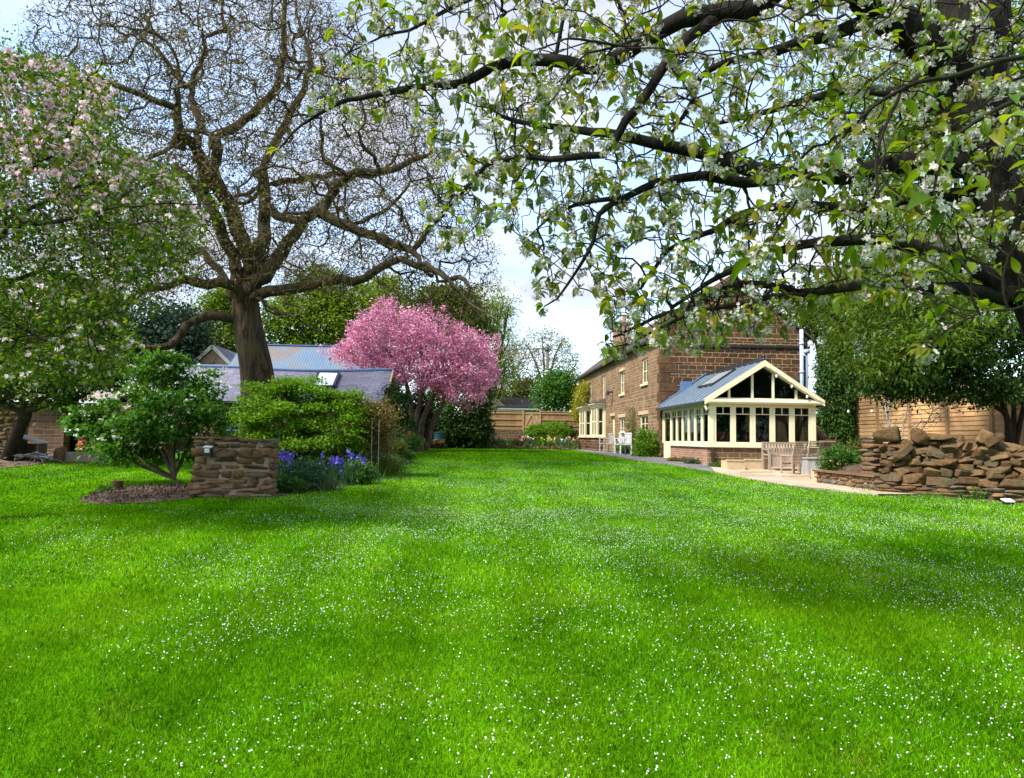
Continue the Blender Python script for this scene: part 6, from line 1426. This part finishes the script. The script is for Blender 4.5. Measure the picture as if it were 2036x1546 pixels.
o_ = rng.normal(size=(len(ii), 3)) * np.array([.16, .16, .05]); o_[:, 2] -= .10 * (o_[:, 0] ** 2 + o_[:, 1] ** 2) / .08 * .35; pos = p[ii] + o_; pos[:, 2] = np.maximum(pos[:, 2], zg(pos[:, 1]) + .12)
part('foliage', kites(pos, .07, 1.6, d[ii] * .6, KITE, .15, 1.15), M['lf_maple'], mt); part('stems', auto_limbs(b_, bl, .06, .15, 4), M['bark_grey'], mt, smooth=True)
Y = 17.5; bl = [blob(740, 830, 42, 38, Y, .5), blob(715, 815, 25, 25, Y), blob(765, 850, 25, 30, Y), blob(748, 880, 30, 25, Y)]
bs = plant('brown_shrub', 'twiggy brownish shrub beside the maple shrub', 'shrub', gp(742, Y), bl, 7000, 160, .13, .06, M['lf_brown'], M['bark_grey'], .035, frac=.2, nsub=6)
for px, lab in ((739, 'thin upright timber stake beside the brown shrub, the left of the two'), (753, 'thin upright timber stake beside the brown shrub, the right of the two')):
    a, c = P(px, 890, 17.0), P(px + 1, 835, 17.0); mb = MB(); mb.tube([(a[0], 17, zgf(17) - .05), (c[0], 17, c[2])], .006, 6); solo('timber_stake', mb, M['greywood'], lab, 'stake', 'stakes by the brown shrub')
Y = 27.5; plant('climbing_shrub', 'dark ivy clothing the gable end of the slate outbuilding', 'shrub', gp(790, Y), [blob(792, 800, 20, 40, Y, .4), blob(798, 850, 24, 35, Y, .5), blob(780, 790, 10, 22, Y + 1, .3)], 5000, 90, .16, .10, M['lf_dark'], M['bark_dark'], .04)

def tuft(name, label, base, n, h, spread, lf, cat='plant', fl=None, nfl=0, fsize=.06, w=.02, lean=.35, group=None, fh=1.0):
    """a clump of arching blades, with flowers on stalks"""
    t_ = thing(name, label, cat, tuple(base), group); b0 = np.array(base, float)
    pos = b0 + np.concatenate([rng.normal(size=(n, 2)) * spread * .45, np.zeros((n, 1))], 1)
    d = rng.normal(size=(n, 3)) * lean; d[:, 2] = 1; d = unit(d); X, S_, Z_ = frames(d, rdir(n) * .3 + np.array([0, -1, .2])); s = h * rng.uniform(.55, 1.1, n)
    tv = [(0, .5, 0), (0, -.5, 0), (.55, .5, .03), (.55, -.5, .03), (1, .04, .25), (1, -.04, .25)]
    part('leaves', scat(tv, [(0, 1, 3, 2), (2, 3, 5, 4)], pos, X, S_, Z_, s, w, s), lf, t_)
    if nfl:
        fp = b0 + np.concatenate([rng.normal(size=(nfl, 2)) * spread * .5, (h * fh * rng.uniform(.5, 1.15, nfl))[:, None]], 1); mb = MB()
        for q_ in fp: part('flower', kites(q_ + rng.normal(size=(6, 3)) * fsize * .35, fsize, .3, None, OVAL, .2, 1.2), fl, t_)
        for p_ in fp: mb.tube([(b0[0] * .5 + p_[0] * .5, b0[1] * .5 + p_[1] * .5, b0[2]), tuple(p_)], .006, 4)
        part('stalks', mb, lf, t_)
    return t_
def mound(name, label, px, py, rx, ry, Y, n, size, lf, fl=None, nfl=0, fs=.05, cat='plant', group=None, sig=.08, tmpl=KITE, up=.5):
    bl = [blob(px, py, rx, ry, Y), blob(px - rx * .5, py + ry * .3, rx * .6, ry * .7, Y), blob(px + rx * .5, py + ry * .25, rx * .6, ry * .75, Y)]
    t_ = plant(name, label, cat, gp(px, Y), bl, n, max(30, n // 45), sig, size, lf, M['bark_dark'], .018, group=group, tmpl=tmpl, up=up, frac=.15)
    if nfl:
        p, d = crown_pts(bl, nfl, nfl, .01, 1, .9); 
        for q_ in p: part('flower', kites(q_ + rng.normal(size=(5, 3)) * fs * .4, fs, .5, None, OVAL, 0, 1.2), fl, t_)
    return t_
def gz3(px, py): q = G(px, py); return (q[0], q[1], q[2])
tuft('iris_clump', 'small clump of violet irises right beside the stone wall end', gz3(563, 972), 60, .62, .35, M['lf_bluegreen'], fl=M['fl_iris'], nfl=12, fsize=.10, w=.024, lean=.18)
tuft('iris_clump', 'large clump of violet blue irises in front of the maple shrub', gz3(665, 962), 120, .50, .65, M['lf_bluegreen'], fl=M['fl_iris'], nfl=28, fsize=.08, w=.024, lean=.2)
tuft('iris_clump', 'violet irises leaning over the lawn edge before the lavender mound', gz3(706, 956), 70, .52, .4, M['lf_bluegreen'], fl=M['fl_iris'], nfl=13, fsize=.075, w=.022, lean=.22)
tuft('grass_tuft', 'pale arching blue green grass tuft at the bed edge', gz3(648, 974), 110, .42, .3, M['lf_sage'], w=.016, lean=.6)
mound('leafy_mound', 'dark blue green leafy mound between the stone wall and the irises', 605, 940, 40, 28, 14.4, 3600, .055, M['lf_bluegreen'], sig=.07)
mound('leafy_mound', 'low green leaves at the foot of the stone wall end', 575, 962, 28, 16, 14.0, 1600, .05, M['lf_green'], sig=.05)
mound('lavender_mound', 'fine leaved dark green mound right of the irises at the bed edge', 712, 938, 30, 24, 15.8, 3600, .05, M['lf_green'], M['fl_salmon'], 8, .03, sig=.06)
tuft('rosemary_bush', 'upright feathery dark green bush behind the irises', gp(735, 18.3), 520, .62, .75, M['lf_olive'], w=.014, lean=.4)
mound('perennial_clump', 'soft mid green perennials at the bed edge before the pink tree', 772, 920, 28, 16, 19.0, 2600, .06, M['lf_bluegreen'], M['fl_yellow'], 10, .03, sig=.07)
mound('perennial_clump', 'bright green low leaves where the bed edge narrows', 800, 905, 20, 12, 22.5, 2000, .07, M['lf_green'], sig=.08)
mound('yellow_shrub', 'small yellow green shrub behind the irises', 712, 878, 24, 20, 17.4, 2200, .06, M['lf_lime'], sig=.07)
mound('rose_bush', 'small shrub with red flowers beneath the pink tree', 815, 880, 18, 20, 26, 2200, .08, M['lf_green'], M['fl_red'], 12, .10, sig=.09)
mound('leafy_mound', 'green leafy clump behind the bed edge plants', 775, 885, 26, 20, 22.0, 2400, .08, M['lf_olive'], sig=.1)
mound('weed_clump', 'little green clump beside the tree stump', 212, 975, 11, 6, G(212, 980)[1], 350, .05, M['lf_vib'], sig=.05)
for k, (px, py, lab) in enumerate(((500, 984, 'tuft of long grass at the foot of the stone wall'), (1735, 976, 'tuft of long grass at the foot of the wall end pillar'), (1850, 990, 'tuft of grass under the low grey stone wall'))):
    tuft('grass_tuft', lab, gz3(px, py), 160, .13, .5, M['lf_maple'], w=.008, lean=.5)

# ------------------------------------------------------------------ far end plants
Y = 42.6; plant('ivy_hedge', 'tall dark green ivy covered hedge right of the pink tree', 'hedge', gp(915, Y), [blob(905, 835, 45, 48, Y, 1.2), blob(945, 830, 32, 60, Y, 1.2), blob(958, 800, 16, 50, Y, .7), blob(880, 850, 30, 35, Y, 1), blob(930, 860, 45, 28, Y, 1.2)], 17000, 330, .22, .15, M['lf_dark'], M['bark_dark'], .08, up=.3, droop=.4, tmpl=OVAL)
for px, py, rx, ry, Yy, lab in ((1068, 868, 22, 24, 44.6, 'smaller round clipped green shrub left of the larger one'), (1103, 866, 32, 29, 44.9, 'larger round clipped bright green shrub in the far border')):
    plant('round_shrub', lab, 'shrub', gp(px, Yy), [blob(px, py, rx, ry, Yy)], 6500, 260, .09, .10, M['lf_maple'], M['bark_dark'], .05, up=.7, inner=.8, frac=.2, tmpl=OVAL)
plant('dark_hedge', 'dark hedge in the shade behind the pink tree trunk', 'hedge', gp(835, 46), [blob(x, y, 30, 34, 46, 1) for x, y in ((790, 850), (815, 840), (840, 850), (865, 840), (885, 850), (800, 815), (830, 805), (860, 810))], 9000, 200, .25, .18, M['lf_dark'], M['bark_dark'], .06, tmpl=OVAL)
plant('dark_shrub', 'dark shrub behind the round clipped shrubs at the fence', 'shrub', gp(1128, 46.5), [blob(1128, 865, 18, 22, 46.5)], 2500, 70, .15, .12, M['lf_dark'], M['bark_dark'], .04)
fz = [('fl_white', 'white flowered plant at the left of the far border', 912), ('fl_white', 'low green plant with white flowers beside the kerb', 935), ('fl_iris', 'blue flowered plant in the far border', 951), ('fl_white', 'pale flowered clump right of the blue flowers', 968), ('fl_salmon', 'pink tulips in front of the far stone wall', 981),
      ('fl_red', 'red flowered plant near the gate', 1037), ('fl_white', 'leafy plant with a few white flowers below the gate', 1050), ('fl_yellow', 'low leafy plant at the right of the kerb', 1082), ('fl_white', 'leafy plant at the foot of the large round shrub', 1110), ('fl_salmon', 'plant with pale pink flowers next to the path', 1126)]
for k, (f, lab, px) in enumerate(fz): q_ = P(px, 885, 43.8); tuft('border_plant', lab, (q_[0], 43.8, zgf(43.8) + .2), 130, .5, .8, M['lf_green'] if k % 2 else M['lf_sage'], fl=M[f], nfl=11, fsize=.11, w=.05, lean=.6)
Y = 30.2; plant('tall_green_plant', 'tall bushy bright green plant at the house corner by the path', 'plant', gp(1288, 28.6), [blob(1288, 888, 28, 30, 28.6, .6), blob(1280, 872, 20, 18, 28.6, .4), blob(1300, 895, 20, 22, 28.6, .5)], 6500, 150, .12, .085, M['lf_maple'], M['bark_grey'], .03, up=.2, droop=-.4, frac=.1)
plant('low_green_plant', 'small green plant between the two white seats by the house', 'plant', gp(1237, 33.3), [blob(1237, 893, 11, 12, 33.3)], 900, 25, .1, .09, M['lf_maple'])
plant('house_climber', 'dark twiggy climber on the house wall by the lower window', 'climber', (7.2, 32.6, zgf(32)), [(np.array([7.18, 32.6, 2.2]), np.array([.12, .5, .8])), (np.array([7.18, 32.9, 1.5]), np.array([.15, .5, .5]))], 1500, 60, .1, .07, M['lf_olive'], M['bark_dark'], .03)
plant('golden_climber', 'golden leaved climber on the far end of the house above the bays', 'climber', (7.2, 46.4, zgf(46)), [(np.array([7.0, 46.8, 4.1]), np.array([.3, 1.5, .9])), (np.array([7.0, 45.6, 4.6]), np.array([.25, .7, .7])), (np.array([6.95, 47.6, 3.3]), np.array([.35, .9, .6]))], 3600, 120, .16, .12, M['lf_yellow'], M['bark_dark'], .04)
for k, (px, lab) in enumerate(((1352, 'straw coloured low plants at the foot of the conservatory side wall'), (1385, 'pale dry looking low plants in front of the brick dwarf wall'))):
    mound('low_edging_plant', lab, px, 916 + k * 3, 24, 9, 24.6 - k * 1.2, 1600, .05, M['lf_brown'] if k == 0 else M['lf_sage'], M['fl_salmon'], 12, .025, sig=.05)
mound('low_edging_plant', 'green low plants at the conservatory corner downpipe', 1430, 926, 20, 7, 22.0, 900, .05, M['lf_green'], sig=.05)
mound('trough_plant', 'small green plant in the left sandstone trough', 1463, 919, 14, 8, 21.15, 700, .045, M['lf_green'], sig=.04)
mound('trough_plant', 'bushy green plant in the wider sandstone trough', 1510, 917, 18, 9, 21.55, 900, .045, M['lf_green'], sig=.04)
mound('bed_plant', 'leafy green plants with pinkish flowers in the raised bed', 1672, 915, 42, 26, 17.9, 5200, .055, M['lf_green'], M['fl_salmon'], 22, .035, sig=.07, tmpl=OVAL)
mound('bed_plant', 'lower leafy plants at the back of the raised bed by the pillar', 1710, 895, 24, 20, 18.6, 2200, .055, M['lf_olive'], M['fl_salmon'], 10, .035, sig=.07, tmpl=OVAL)
mound('wall_foot_plant', 'small dark green plant growing against the low grey stone wall', 1948, 982, 30, 14, 14.2, 1100, .05, M['lf_vib'], sig=.05)

# ------------------------------------------------------------------ right side trees
Y = 25.4; b_ = gp(1660, Y); bl = [(P(1660, 860 - k * 26, Y), np.array([.62 * (1 - (k / 9) ** 3 * .55), .55 * (1 - (k / 9) ** 3 * .55), .42])) for k in range(8)]
t_ = thing('conifer', 'dense dark green columnar conifer between conservatory and fence', 'tree', b_); p, d = crown_pts(bl, 17000, 420, .11, 1.4, .8); p[:, 2] = np.maximum(p[:, 2], 1.0)
part('foliage', kites(p, .14, .1, d * .5, KITE, .9, .6), M['lf_conifer'], t_); mb = MB(); mb.tube([b_, P(1660, 690, Y)], [.1, .03], 8); part('trunk', mb, M['bark_dark'], t_)
Y = 16.6; b_ = (P(2012, 858, Y)[0], Y, zgf(Y) + .45)
bl = [blob(1800, 745, 80, 55, Y, 1.0), blob(1880, 720, 90, 70, Y, 1.2), blob(1960, 720, 90, 80, Y, 1.2), blob(2040, 720, 80, 80, Y, 1.1), blob(1850, 770, 90, 28, Y - .2, .9), blob(1950, 780, 90, 25, Y - .3, .9), blob(1760, 770, 50, 24, Y + .3, .6), blob(2060, 780, 50, 25, Y), blob(1900, 660, 80, 40, Y + .3, 1), blob(2000, 660, 80, 50, Y, 1), blob(1770, 700, 45, 35, Y)]
et = thing('dark_evergreen_tree', 'dark leaved small evergreen tree with several bare stems behind the stone heap', 'tree', b_)
p, d = crown_pts(bl, 24000, 420, .15, .7, .45); part('foliage', kites(p, .085, .4, d * .5, OVAL, .25), M['lf_dark'], et)
t = Tree(); b3 = np.array(b_)
for pts in ([(2016, 862), (1995, 815), (1965, 775), (1940, 740), (1890, 710)], [(2012, 862), (2000, 830), (1965, 800), (1930, 770), (1870, 745)], [(2014, 862), (2014, 810), (1995, 760), (1985, 700)], [(2020, 862), (2032, 810), (2030, 760), (2040, 710)]):
    q_ = [P(x, y, Y + .12 * i * (1 if pts[1][0] > 2000 else -1)) for i, (x, y) in enumerate(pts)]; q_[0] = b3; t.limb(q_, .085, .025, .12, False, .008)
part('trunk', t.finish(.02, 2.5, .1).mesh(.01, 8, 4), M['bark_dark'], et, smooth=True)
def bigtree(name, label, bx, Y, blobs, n, clumps, sig, size, lf, r0, bk=None, **kw): return plant(name, label, 'tree', (bx, Y, zgf(Y)), blobs, n, clumps, sig, size, lf, bk or M['bark_dark'], r0, **kw)
bl = [blob(x, y, rx, ry, Yy, d_) for x, y, rx, ry, Yy, d_ in ((1780, 650, 90, 70, 24, 2), (1860, 600, 100, 80, 24, 2), (1940, 560, 100, 90, 24, 2), (2030, 560, 100, 90, 24, 2), (1760, 560, 80, 60, 25, 2), (1850, 480, 90, 70, 25, 2), (1960, 440, 100, 80, 25, 2), (1720, 690, 60, 50, 23, 1.5), (1700, 620, 60, 50, 24, 1.6), (1790, 740, 60, 30, 22.5, 1), (2050, 400, 90, 90, 25, 2), (1785, 700, 70, 48, 15.9, .8), (1850, 680, 90, 55, 16, .9), (1745, 675, 45, 42, 17, .8), (1930, 640, 80, 45, 16.2, .8), (1720, 610, 55, 35, 18, 1), (1610, 600, 40, 30, 20, 1), (1820, 600, 90, 50, 17, 1))]
bigtree('willow_leaved_tree', 'large loose yellow green tree hanging over the right fence', P(1900, 800, 24)[0] + .3, 24, bl, 62000, 900, .30, .15, M['lf_willow'], .16, flat=.8, droop=.6, aspect=.55, nsub=2, frac=.85)
bl = [blob(x, y, rx, ry, Yy, d_) for x, y, rx, ry, Yy, d_ in ((1850, 300, 110, 90, 34, 3), (1950, 200, 120, 100, 34, 3), (1800, 180, 90, 90, 34, 3), (1900, 80, 110, 90, 34, 3), (2020, 90, 100, 100, 34, 3), (1770, 320, 60, 70, 34, 2), (1720, 240, 50, 60, 34, 2), (2050, 300, 90, 90, 34, 3), (1760, 430, 70, 50, 33, 2), (1650, 190, 50, 40, 34, 2))]
bigtree('tall_lime_tree', 'tall pale yellow green tree far behind the cherry trunk', P(1930, 800, 34)[0], 34, bl, 30000, 460, .55, .24, M['lf_lime'], .4, inner=.3)
bl = [blob(x, y, rx, ry, 30, 1.6) for x, y, rx, ry in ((1600, 600, 40, 30), (1650, 590, 50, 40), (1690, 560, 50, 40), (1640, 640, 40, 30), (1720, 780, 40, 30), (1730, 740, 40, 40))]
bigtree('light_green_tree', 'light green tree showing above the house gable behind the conifer', P(1680, 800, 30)[0], 30, bl, 11000, 200, .35, .19, M['lf_olive'], .2)
# bare climber on the fence
t = Tree(); b_ = gp(1790, 18.2); b_ = (b_[0], 18.2, zgf(18.2) + .4)
for pts in ([(1790, 880), (1800, 840), (1810, 790)], [(1795, 880), (1770, 830), (1750, 800)], [(1800, 870), (1840, 830), (1860, 790)], [(1795, 870), (1830, 850), (1880, 820)], [(1785, 860), (1760, 815), (1775, 790)]):
    q_ = [P(x, y, 18.2 + .5 * i) for i, (x, y) in enumerate(pts)]; q_[0] = np.array(b_); t.limb(q_, .022, .008, .12, False, .02)
q = px_poly_pts([(1740, 850), (1745, 790), (1890, 780), (1890, 840), (1800, 870)], 220); t.grow(PA(q[:, 0], q[:, 1], rng.uniform(18.0, 19.6, len(q))), .1, .8, .13, 40, .4, 3000); t.finish(.006, 2.4, .03)
fcl = thing('bare_climber', 'pale bare twiggy shrub trained against the slat fence', 'shrub', b_); part('stems', t.mesh(.012, 6, 3), M['greywood'], fcl, smooth=True); tp = t.tips(); part('leaves', kites(t.P[tp], .06, .4), M['lf_lime'], fcl)

# ------------------------------------------------------------------ trees far behind
def bt(name, label, px, Y, specs, n, clumps, sig, size, lf, r0, **kw): return bigtree(name, label, P(px, 850, Y)[0], Y, [blob(x, y, rx, ry, Y) for x, y, rx, ry in specs], n, clumps, sig, size, lf, r0, **kw)
bt('dark_fir', 'dark blue green fir behind the left shed under the great tree', 330, 46, [(330, 720, 55, 40), (330, 670, 60, 40), (330, 620, 55, 35), (290, 690, 50, 50), (370, 660, 45, 45), (350, 740, 60, 30), (240, 660, 50, 50)], 16000, 300, .45, .24, M['lf_blueconifer'], .3, droop=.5)
bt('background_tree', 'bright green leafy tree beside the left of the great trunk', 435, 54, [(430, 640, 40, 50), (440, 690, 40, 40), (455, 600, 35, 30), (410, 700, 30, 30)], 11000, 180, .5, .26, M['lf_bright'], .3)
bt('background_tree', 'broad olive green tree behind the barn right of the great trunk', 600, 56, [(570, 640, 50, 60), (620, 600, 60, 50), (660, 640, 60, 60), (700, 600, 45, 40), (580, 690, 60, 30), (690, 670, 50, 40), (640, 560, 40, 25)], 24000, 330, .55, .26, M['lf_bright'], .4)
bt('background_tree', 'lime green tree rising left of the pink blossom tree', 740, 60, [(740, 610, 50, 45), (710, 650, 40, 40), (770, 580, 40, 30), (790, 640, 40, 50)], 12000, 200, .5, .26, M['lf_lime'], .3)
bt('background_tree', 'yellowish green tree above the top of the pink blossom tree', 890, 58, [(850, 620, 45, 40), (890, 600, 45, 40), (930, 620, 40, 50), (860, 590, 30, 20), (920, 670, 40, 50), (960, 640, 25, 40)], 16000, 260, .5, .26, M['lf_olive'], .35)
bt('background_tree', 'tall pale feathery green tree left of the utility pole', 975, 64, [(970, 640, 35, 50), (990, 600, 30, 35), (960, 700, 35, 50), (1000, 680, 28, 45), (980, 750, 40, 45), (1010, 620, 18, 35), (1005, 730, 25, 40)], 11000, 210, .55, .24, M['lf_lime'], .3, inner=.2, droop=.3, aspect=.6, nsub=7)
bt('background_bush', 'dense mid green bush behind the fence right of the pole', 1112, 54, [(1110, 780, 36, 35), (1085, 790, 22, 28), (1135, 790, 25, 28), (1115, 755, 26, 18)], 9000, 170, .35, .2, M['lf_green'], .15)
bt('background_bush', 'low olive bush beyond the fence above the bungalow', 1040, 72, [(1030, 780, 30, 22), (1050, 770, 25, 22), (1000, 790, 20, 20)], 4500, 90, .45, .24, M['lf_olive'], .12)
# bare tree by the pole
Y = 70.0; t = Tree(); b_ = gp(1083, Y); 
for pts in ([(1084, 860), (1082, 800), (1075, 750), (1060, 700), (1040, 680)], [(1086, 860), (1088, 790), (1095, 740), (1110, 690), (1120, 670)], [(1085, 860), (1085, 780), (1084, 720), (1080, 670)], [(1083, 850), (1065, 790), (1035, 750), (1015, 720)], [(1087, 850), (1110, 780), (1135, 740), (1150, 715)]):
    q_ = [P(x, y, Y + (i - 2) * .4) for i, (x, y) in enumerate(pts)]; q_[0] = np.array(b_); t.limb(q_, .22, .05, .5, False, .05)
q = px_poly_pts([(1008, 760), (1005, 700), (1040, 668), (1085, 655), (1130, 672), (1155, 720), (1150, 760), (1110, 770), (1050, 770)], 900); t.grow(PA(q[:, 0], q[:, 1], Y + rng.uniform(-3, 3, len(q))), .5, 5, .5, 50, .4, 6000); t.finish(.022, 2.5, .25)
bt_ = thing('bare_background_tree', 'round crowned almost bare tree just behind the utility pole', 'tree', b_); part('trunk', t.mesh(.06, 7, 3), M['bark_grey'], bt_, smooth=True)
tp = t.tips(); ci = rng.integers(0, len(tp), 6500); part('foliage', kites(t.P[tp][ci] + rng.normal(size=(len(ci), 3)) * .35, .17, .4), leafmat('sparse_young_leaf', (.13, .14, .03), (.22, .18, .06), .35), bt_)
gh = thing('reflection_hedge', 'unseen green hedge added behind the viewpoint to darken the conservatory glass', 'hedge', (4, -14, -.5)); bl = [(np.array([x, -14 + random.uniform(-.5, .5), random.uniform(1.2, 4.2)]), np.array([2.4, 1.2, 2.2])) for x in range(-22, 34, 2)]  # unseen hedge, added to darken reflections in the conservatory panes
p, d = crown_pts(bl, 14000, 400, .5); part('foliage', kites(p, .4, .3, d * .5), M['lf_green'], gh); mb = MB()
for x in range(-22, 34, 4): mb.tube([(x, -14, -.6), (x + .3, -14, 2.5)], [.15, .06], 6)
part('stems', mb, M['bark_dark'], gh)
# a belt of trees closing the view on either side
for i, (px, Y, h, lab) in enumerate(((-260, 34, 8, 'dark green tree beyond the old shed outside the left edge'), (20, 44, 9, 'mid green tree above the roof of the old shed'), (150, 50, 10, 'tall olive tree behind the apple trees'), (2200, 30, 9, 'green tree beyond the right fence at the photo edge'))):
    x = P(px, 850, Y)[0]; bl = [(np.array([x + random.uniform(-2.5, 2.5), Y + random.uniform(-1.5, 1.5), h * random.uniform(.35, .95)]), np.array([2.2, 2.0, 1.8])) for _ in range(7)]
    bigtree('background_tree', lab, x, Y, bl, 10000, 180, .5, .24, M['lf_olive'] if i % 2 else M['lf_green'], .3)

# ------------------------------------------------------------------ bark chips, grass blades and fallen petals
res = []
for poly, n in ((BARK_POLY, 5000), (SOIL_POLY, 5000)):
    q = px_poly_pts(poly, n) + rng.normal(size=(n, 2)) * .03; pos = np.stack([q[:, 0], q[:, 1], zg(q[:, 1]) + rng.uniform(.02, .075, n)], 1); nr = rng.normal(size=(n, 3)) * .7; nr[:, 2] += 1
    X, S_, Z_ = frames(rdir(n), nr); s_ = rng.uniform(.015, .06, n); res.append(scat([(-.5, -.18, 0), (.5, -.14, .05), (.45, .16, 0), (-.5, .2, .05)], [(0, 1, 2, 3)], pos, X, S_, Z_, s_))
V, Fa = join(*res); me = mesh_np('bark_chips', V, Fa); me.materials.append(leafmat('bark_chip', (.05, .035, .025), (.17, .115, .085), 0, (.26, .20, .16), 3, .95, .05)); o = bpy.data.objects.new('bark_chips', me); COL.objects.link(o); props(o, 'loose brown bark chips on the bare soil', 'bark chips', kind='stuff')

def on_lawn(x, y):
    ok = ~inpoly(x, y, BED_POLY) & ~inpoly(x, y, BARK_POLY) & ~inpoly(x, y, PAVE_POLY) & ~inpoly(x, y, SOIL_POLY)
    ok &= ~((x > wx0 - .02) & (x < wx1 + .02) & (y > 13.17) & (y < 13.65)); ok &= y < 43; ok &= ~((y > 24.5) & (x < -11)); return ok
def lawn_pts(n, y0, y1, half=.80, pw=1.0):
    y = np.sqrt(rng.uniform(y0 ** 2, y1 ** 2, n)); x = y * rng.uniform(-half, half, n) + y * .056; k_ = on_lawn(x, y); return x[k_], y[k_]
def grassmat():
    b = NB('grass_blade'); p = b.pos(); r = b.island()
    big = b.noise(p, 0.42, 4, 0.6); mid = b.noise(p, 2.3, 5, 0.65)
    col = b.ramp(b.math('ADD', b.math('MULTIPLY', big, 0.6), b.math('MULTIPLY', mid, 0.4)), [(0.30, (0.032, 0.145, 0.002)), (0.48, (0.098, 0.26, 0.003)), (0.60, (0.155, 0.33, 0.005)), (0.74, (0.20, 0.29, 0.01))])
    col = b.mix(b.mapr(b.noise(p, 0.9, 6, 0.7), 0.60, 0.78, 0, 0.55), col, (0.24, 0.22, 0.03))
    sp = b.n('ShaderNodeSeparateXYZ'); b.l(p, sp.inputs[0])
    st = b.math('SINE', b.math('MULTIPLY', b.math('ADD', sp.outputs[0], b.math('MULTIPLY', b.noise(p, 0.25, 2), 0.45)), 5.6))
    x = b.n('ShaderNodeVectorMath', operation='SCALE'); b.put(x.inputs[0], col); b.put(x.inputs['Scale'], b.math('MULTIPLY', b.mapr(r, 0, 1, 0.32, 1.8), b.mapr(st, -0.6, 0.6, 0.92, 1.08)))
    pr = b.bsdf(x.outputs[0], 0.6, spec=0.0); tr = b.n('ShaderNodeBsdfTranslucent'); b.l(x.outputs[0], tr.inputs[0])
    m_ = b.n('ShaderNodeMixShader'); m_.inputs[0].default_value = 0.4; b.l(pr, m_.inputs[1]); b.l(tr.outputs[0], m_.inputs[2]); return b.end(m_.outputs[0])
M['blade'] = grassmat()
res = []
for n, y0, y1, h, w in ((210000, 2.7, 6.5, .042, .0042), (170000, 6.5, 12, .045, .008), (120000, 12, 22, .045, .017), (60000, 22, 43, .045, .035)):
    x, y = lawn_pts(n, y0, y1); m_ = len(x); pos = np.stack([x, y, zg(y) - .004], 1)
    d = rng.normal(size=(m_, 3)) * .55; d[:, 2] = 1; X, S_, Z_ = frames(unit(d), rdir(m_)); s = h * rng.uniform(.5, 1.25, m_)
    res.append(scat([(0, .5, 0), (0, -.5, 0), (.6, .36, .06), (.6, -.36, .06), (1, 0, .3)], [(0, 1, 3), (0, 3, 2), (2, 3, 4)], pos, X, S_, Z_, s, w, s))
V, Fa = join(*res); me = mesh_np('grass', V, Fa); me.materials.append(M['blade']); o = bpy.data.objects.new('grass', me); COL.objects.link(o); props(o, 'short green grass blades of the mown lawn', 'grass', kind='stuff')
res = []
for n, y0, y1 in ((17000, 2.7, 6.5), (60000, 6.5, 12), (130000, 12, 24), (40000, 24, 42)):
    x, y = lawn_pts(n, y0, y1)
    dens = .30 * np.clip(1 + 1.6 * np.sin(x * 1.3 + 2 * np.sin(y * .7 + x * .4)) * np.sin(y * 1.9 + np.sin(x * 2.7)), 0, 3) + .5 * np.exp(-(((x - .8) / 3.2) ** 2 + ((y - 12) / 5) ** 2)) + .45 * np.exp(-(((x - 5) / 4) ** 2 + ((y - 14) / 5) ** 2)) + .22 * np.sin(x * 2.1 + np.sin(y * .9) * 2) * np.sin(y * 1.3)
    k_ = rng.random(len(x)) < np.clip(dens, .06, 1) * np.where(x < -3, .45, 1) * np.where(y > 24, .5, 1); x, y = x[k_], y[k_]; m_ = len(x)
    pos = np.stack([x, y, zg(y) + rng.uniform(.022, .045, m_)], 1); nr = rng.normal(size=(m_, 3)) * .35; nr[:, 2] = 1
    X, S_, Z_ = frames(rdir(m_), nr); s = rng.uniform(.005, .0125, m_)
    res.append(scat([(-.5, 0, .1), (-.1, .42, .14), (.5, .2, .02), (.5, -.2, .02), (-.1, -.42, .14)], [(0, 4, 1), (1, 4, 3), (1, 3, 2)], pos, X, S_, Z_, s))
V, Fa = join(*res); me = mesh_np('fallen_petals', V, Fa); me.materials.append(M['fl_white']); o = bpy.data.objects.new('fallen_petals', me); COL.objects.link(o); props(o, 'white fallen cherry petals scattered over the lawn', 'petals', kind='stuff')
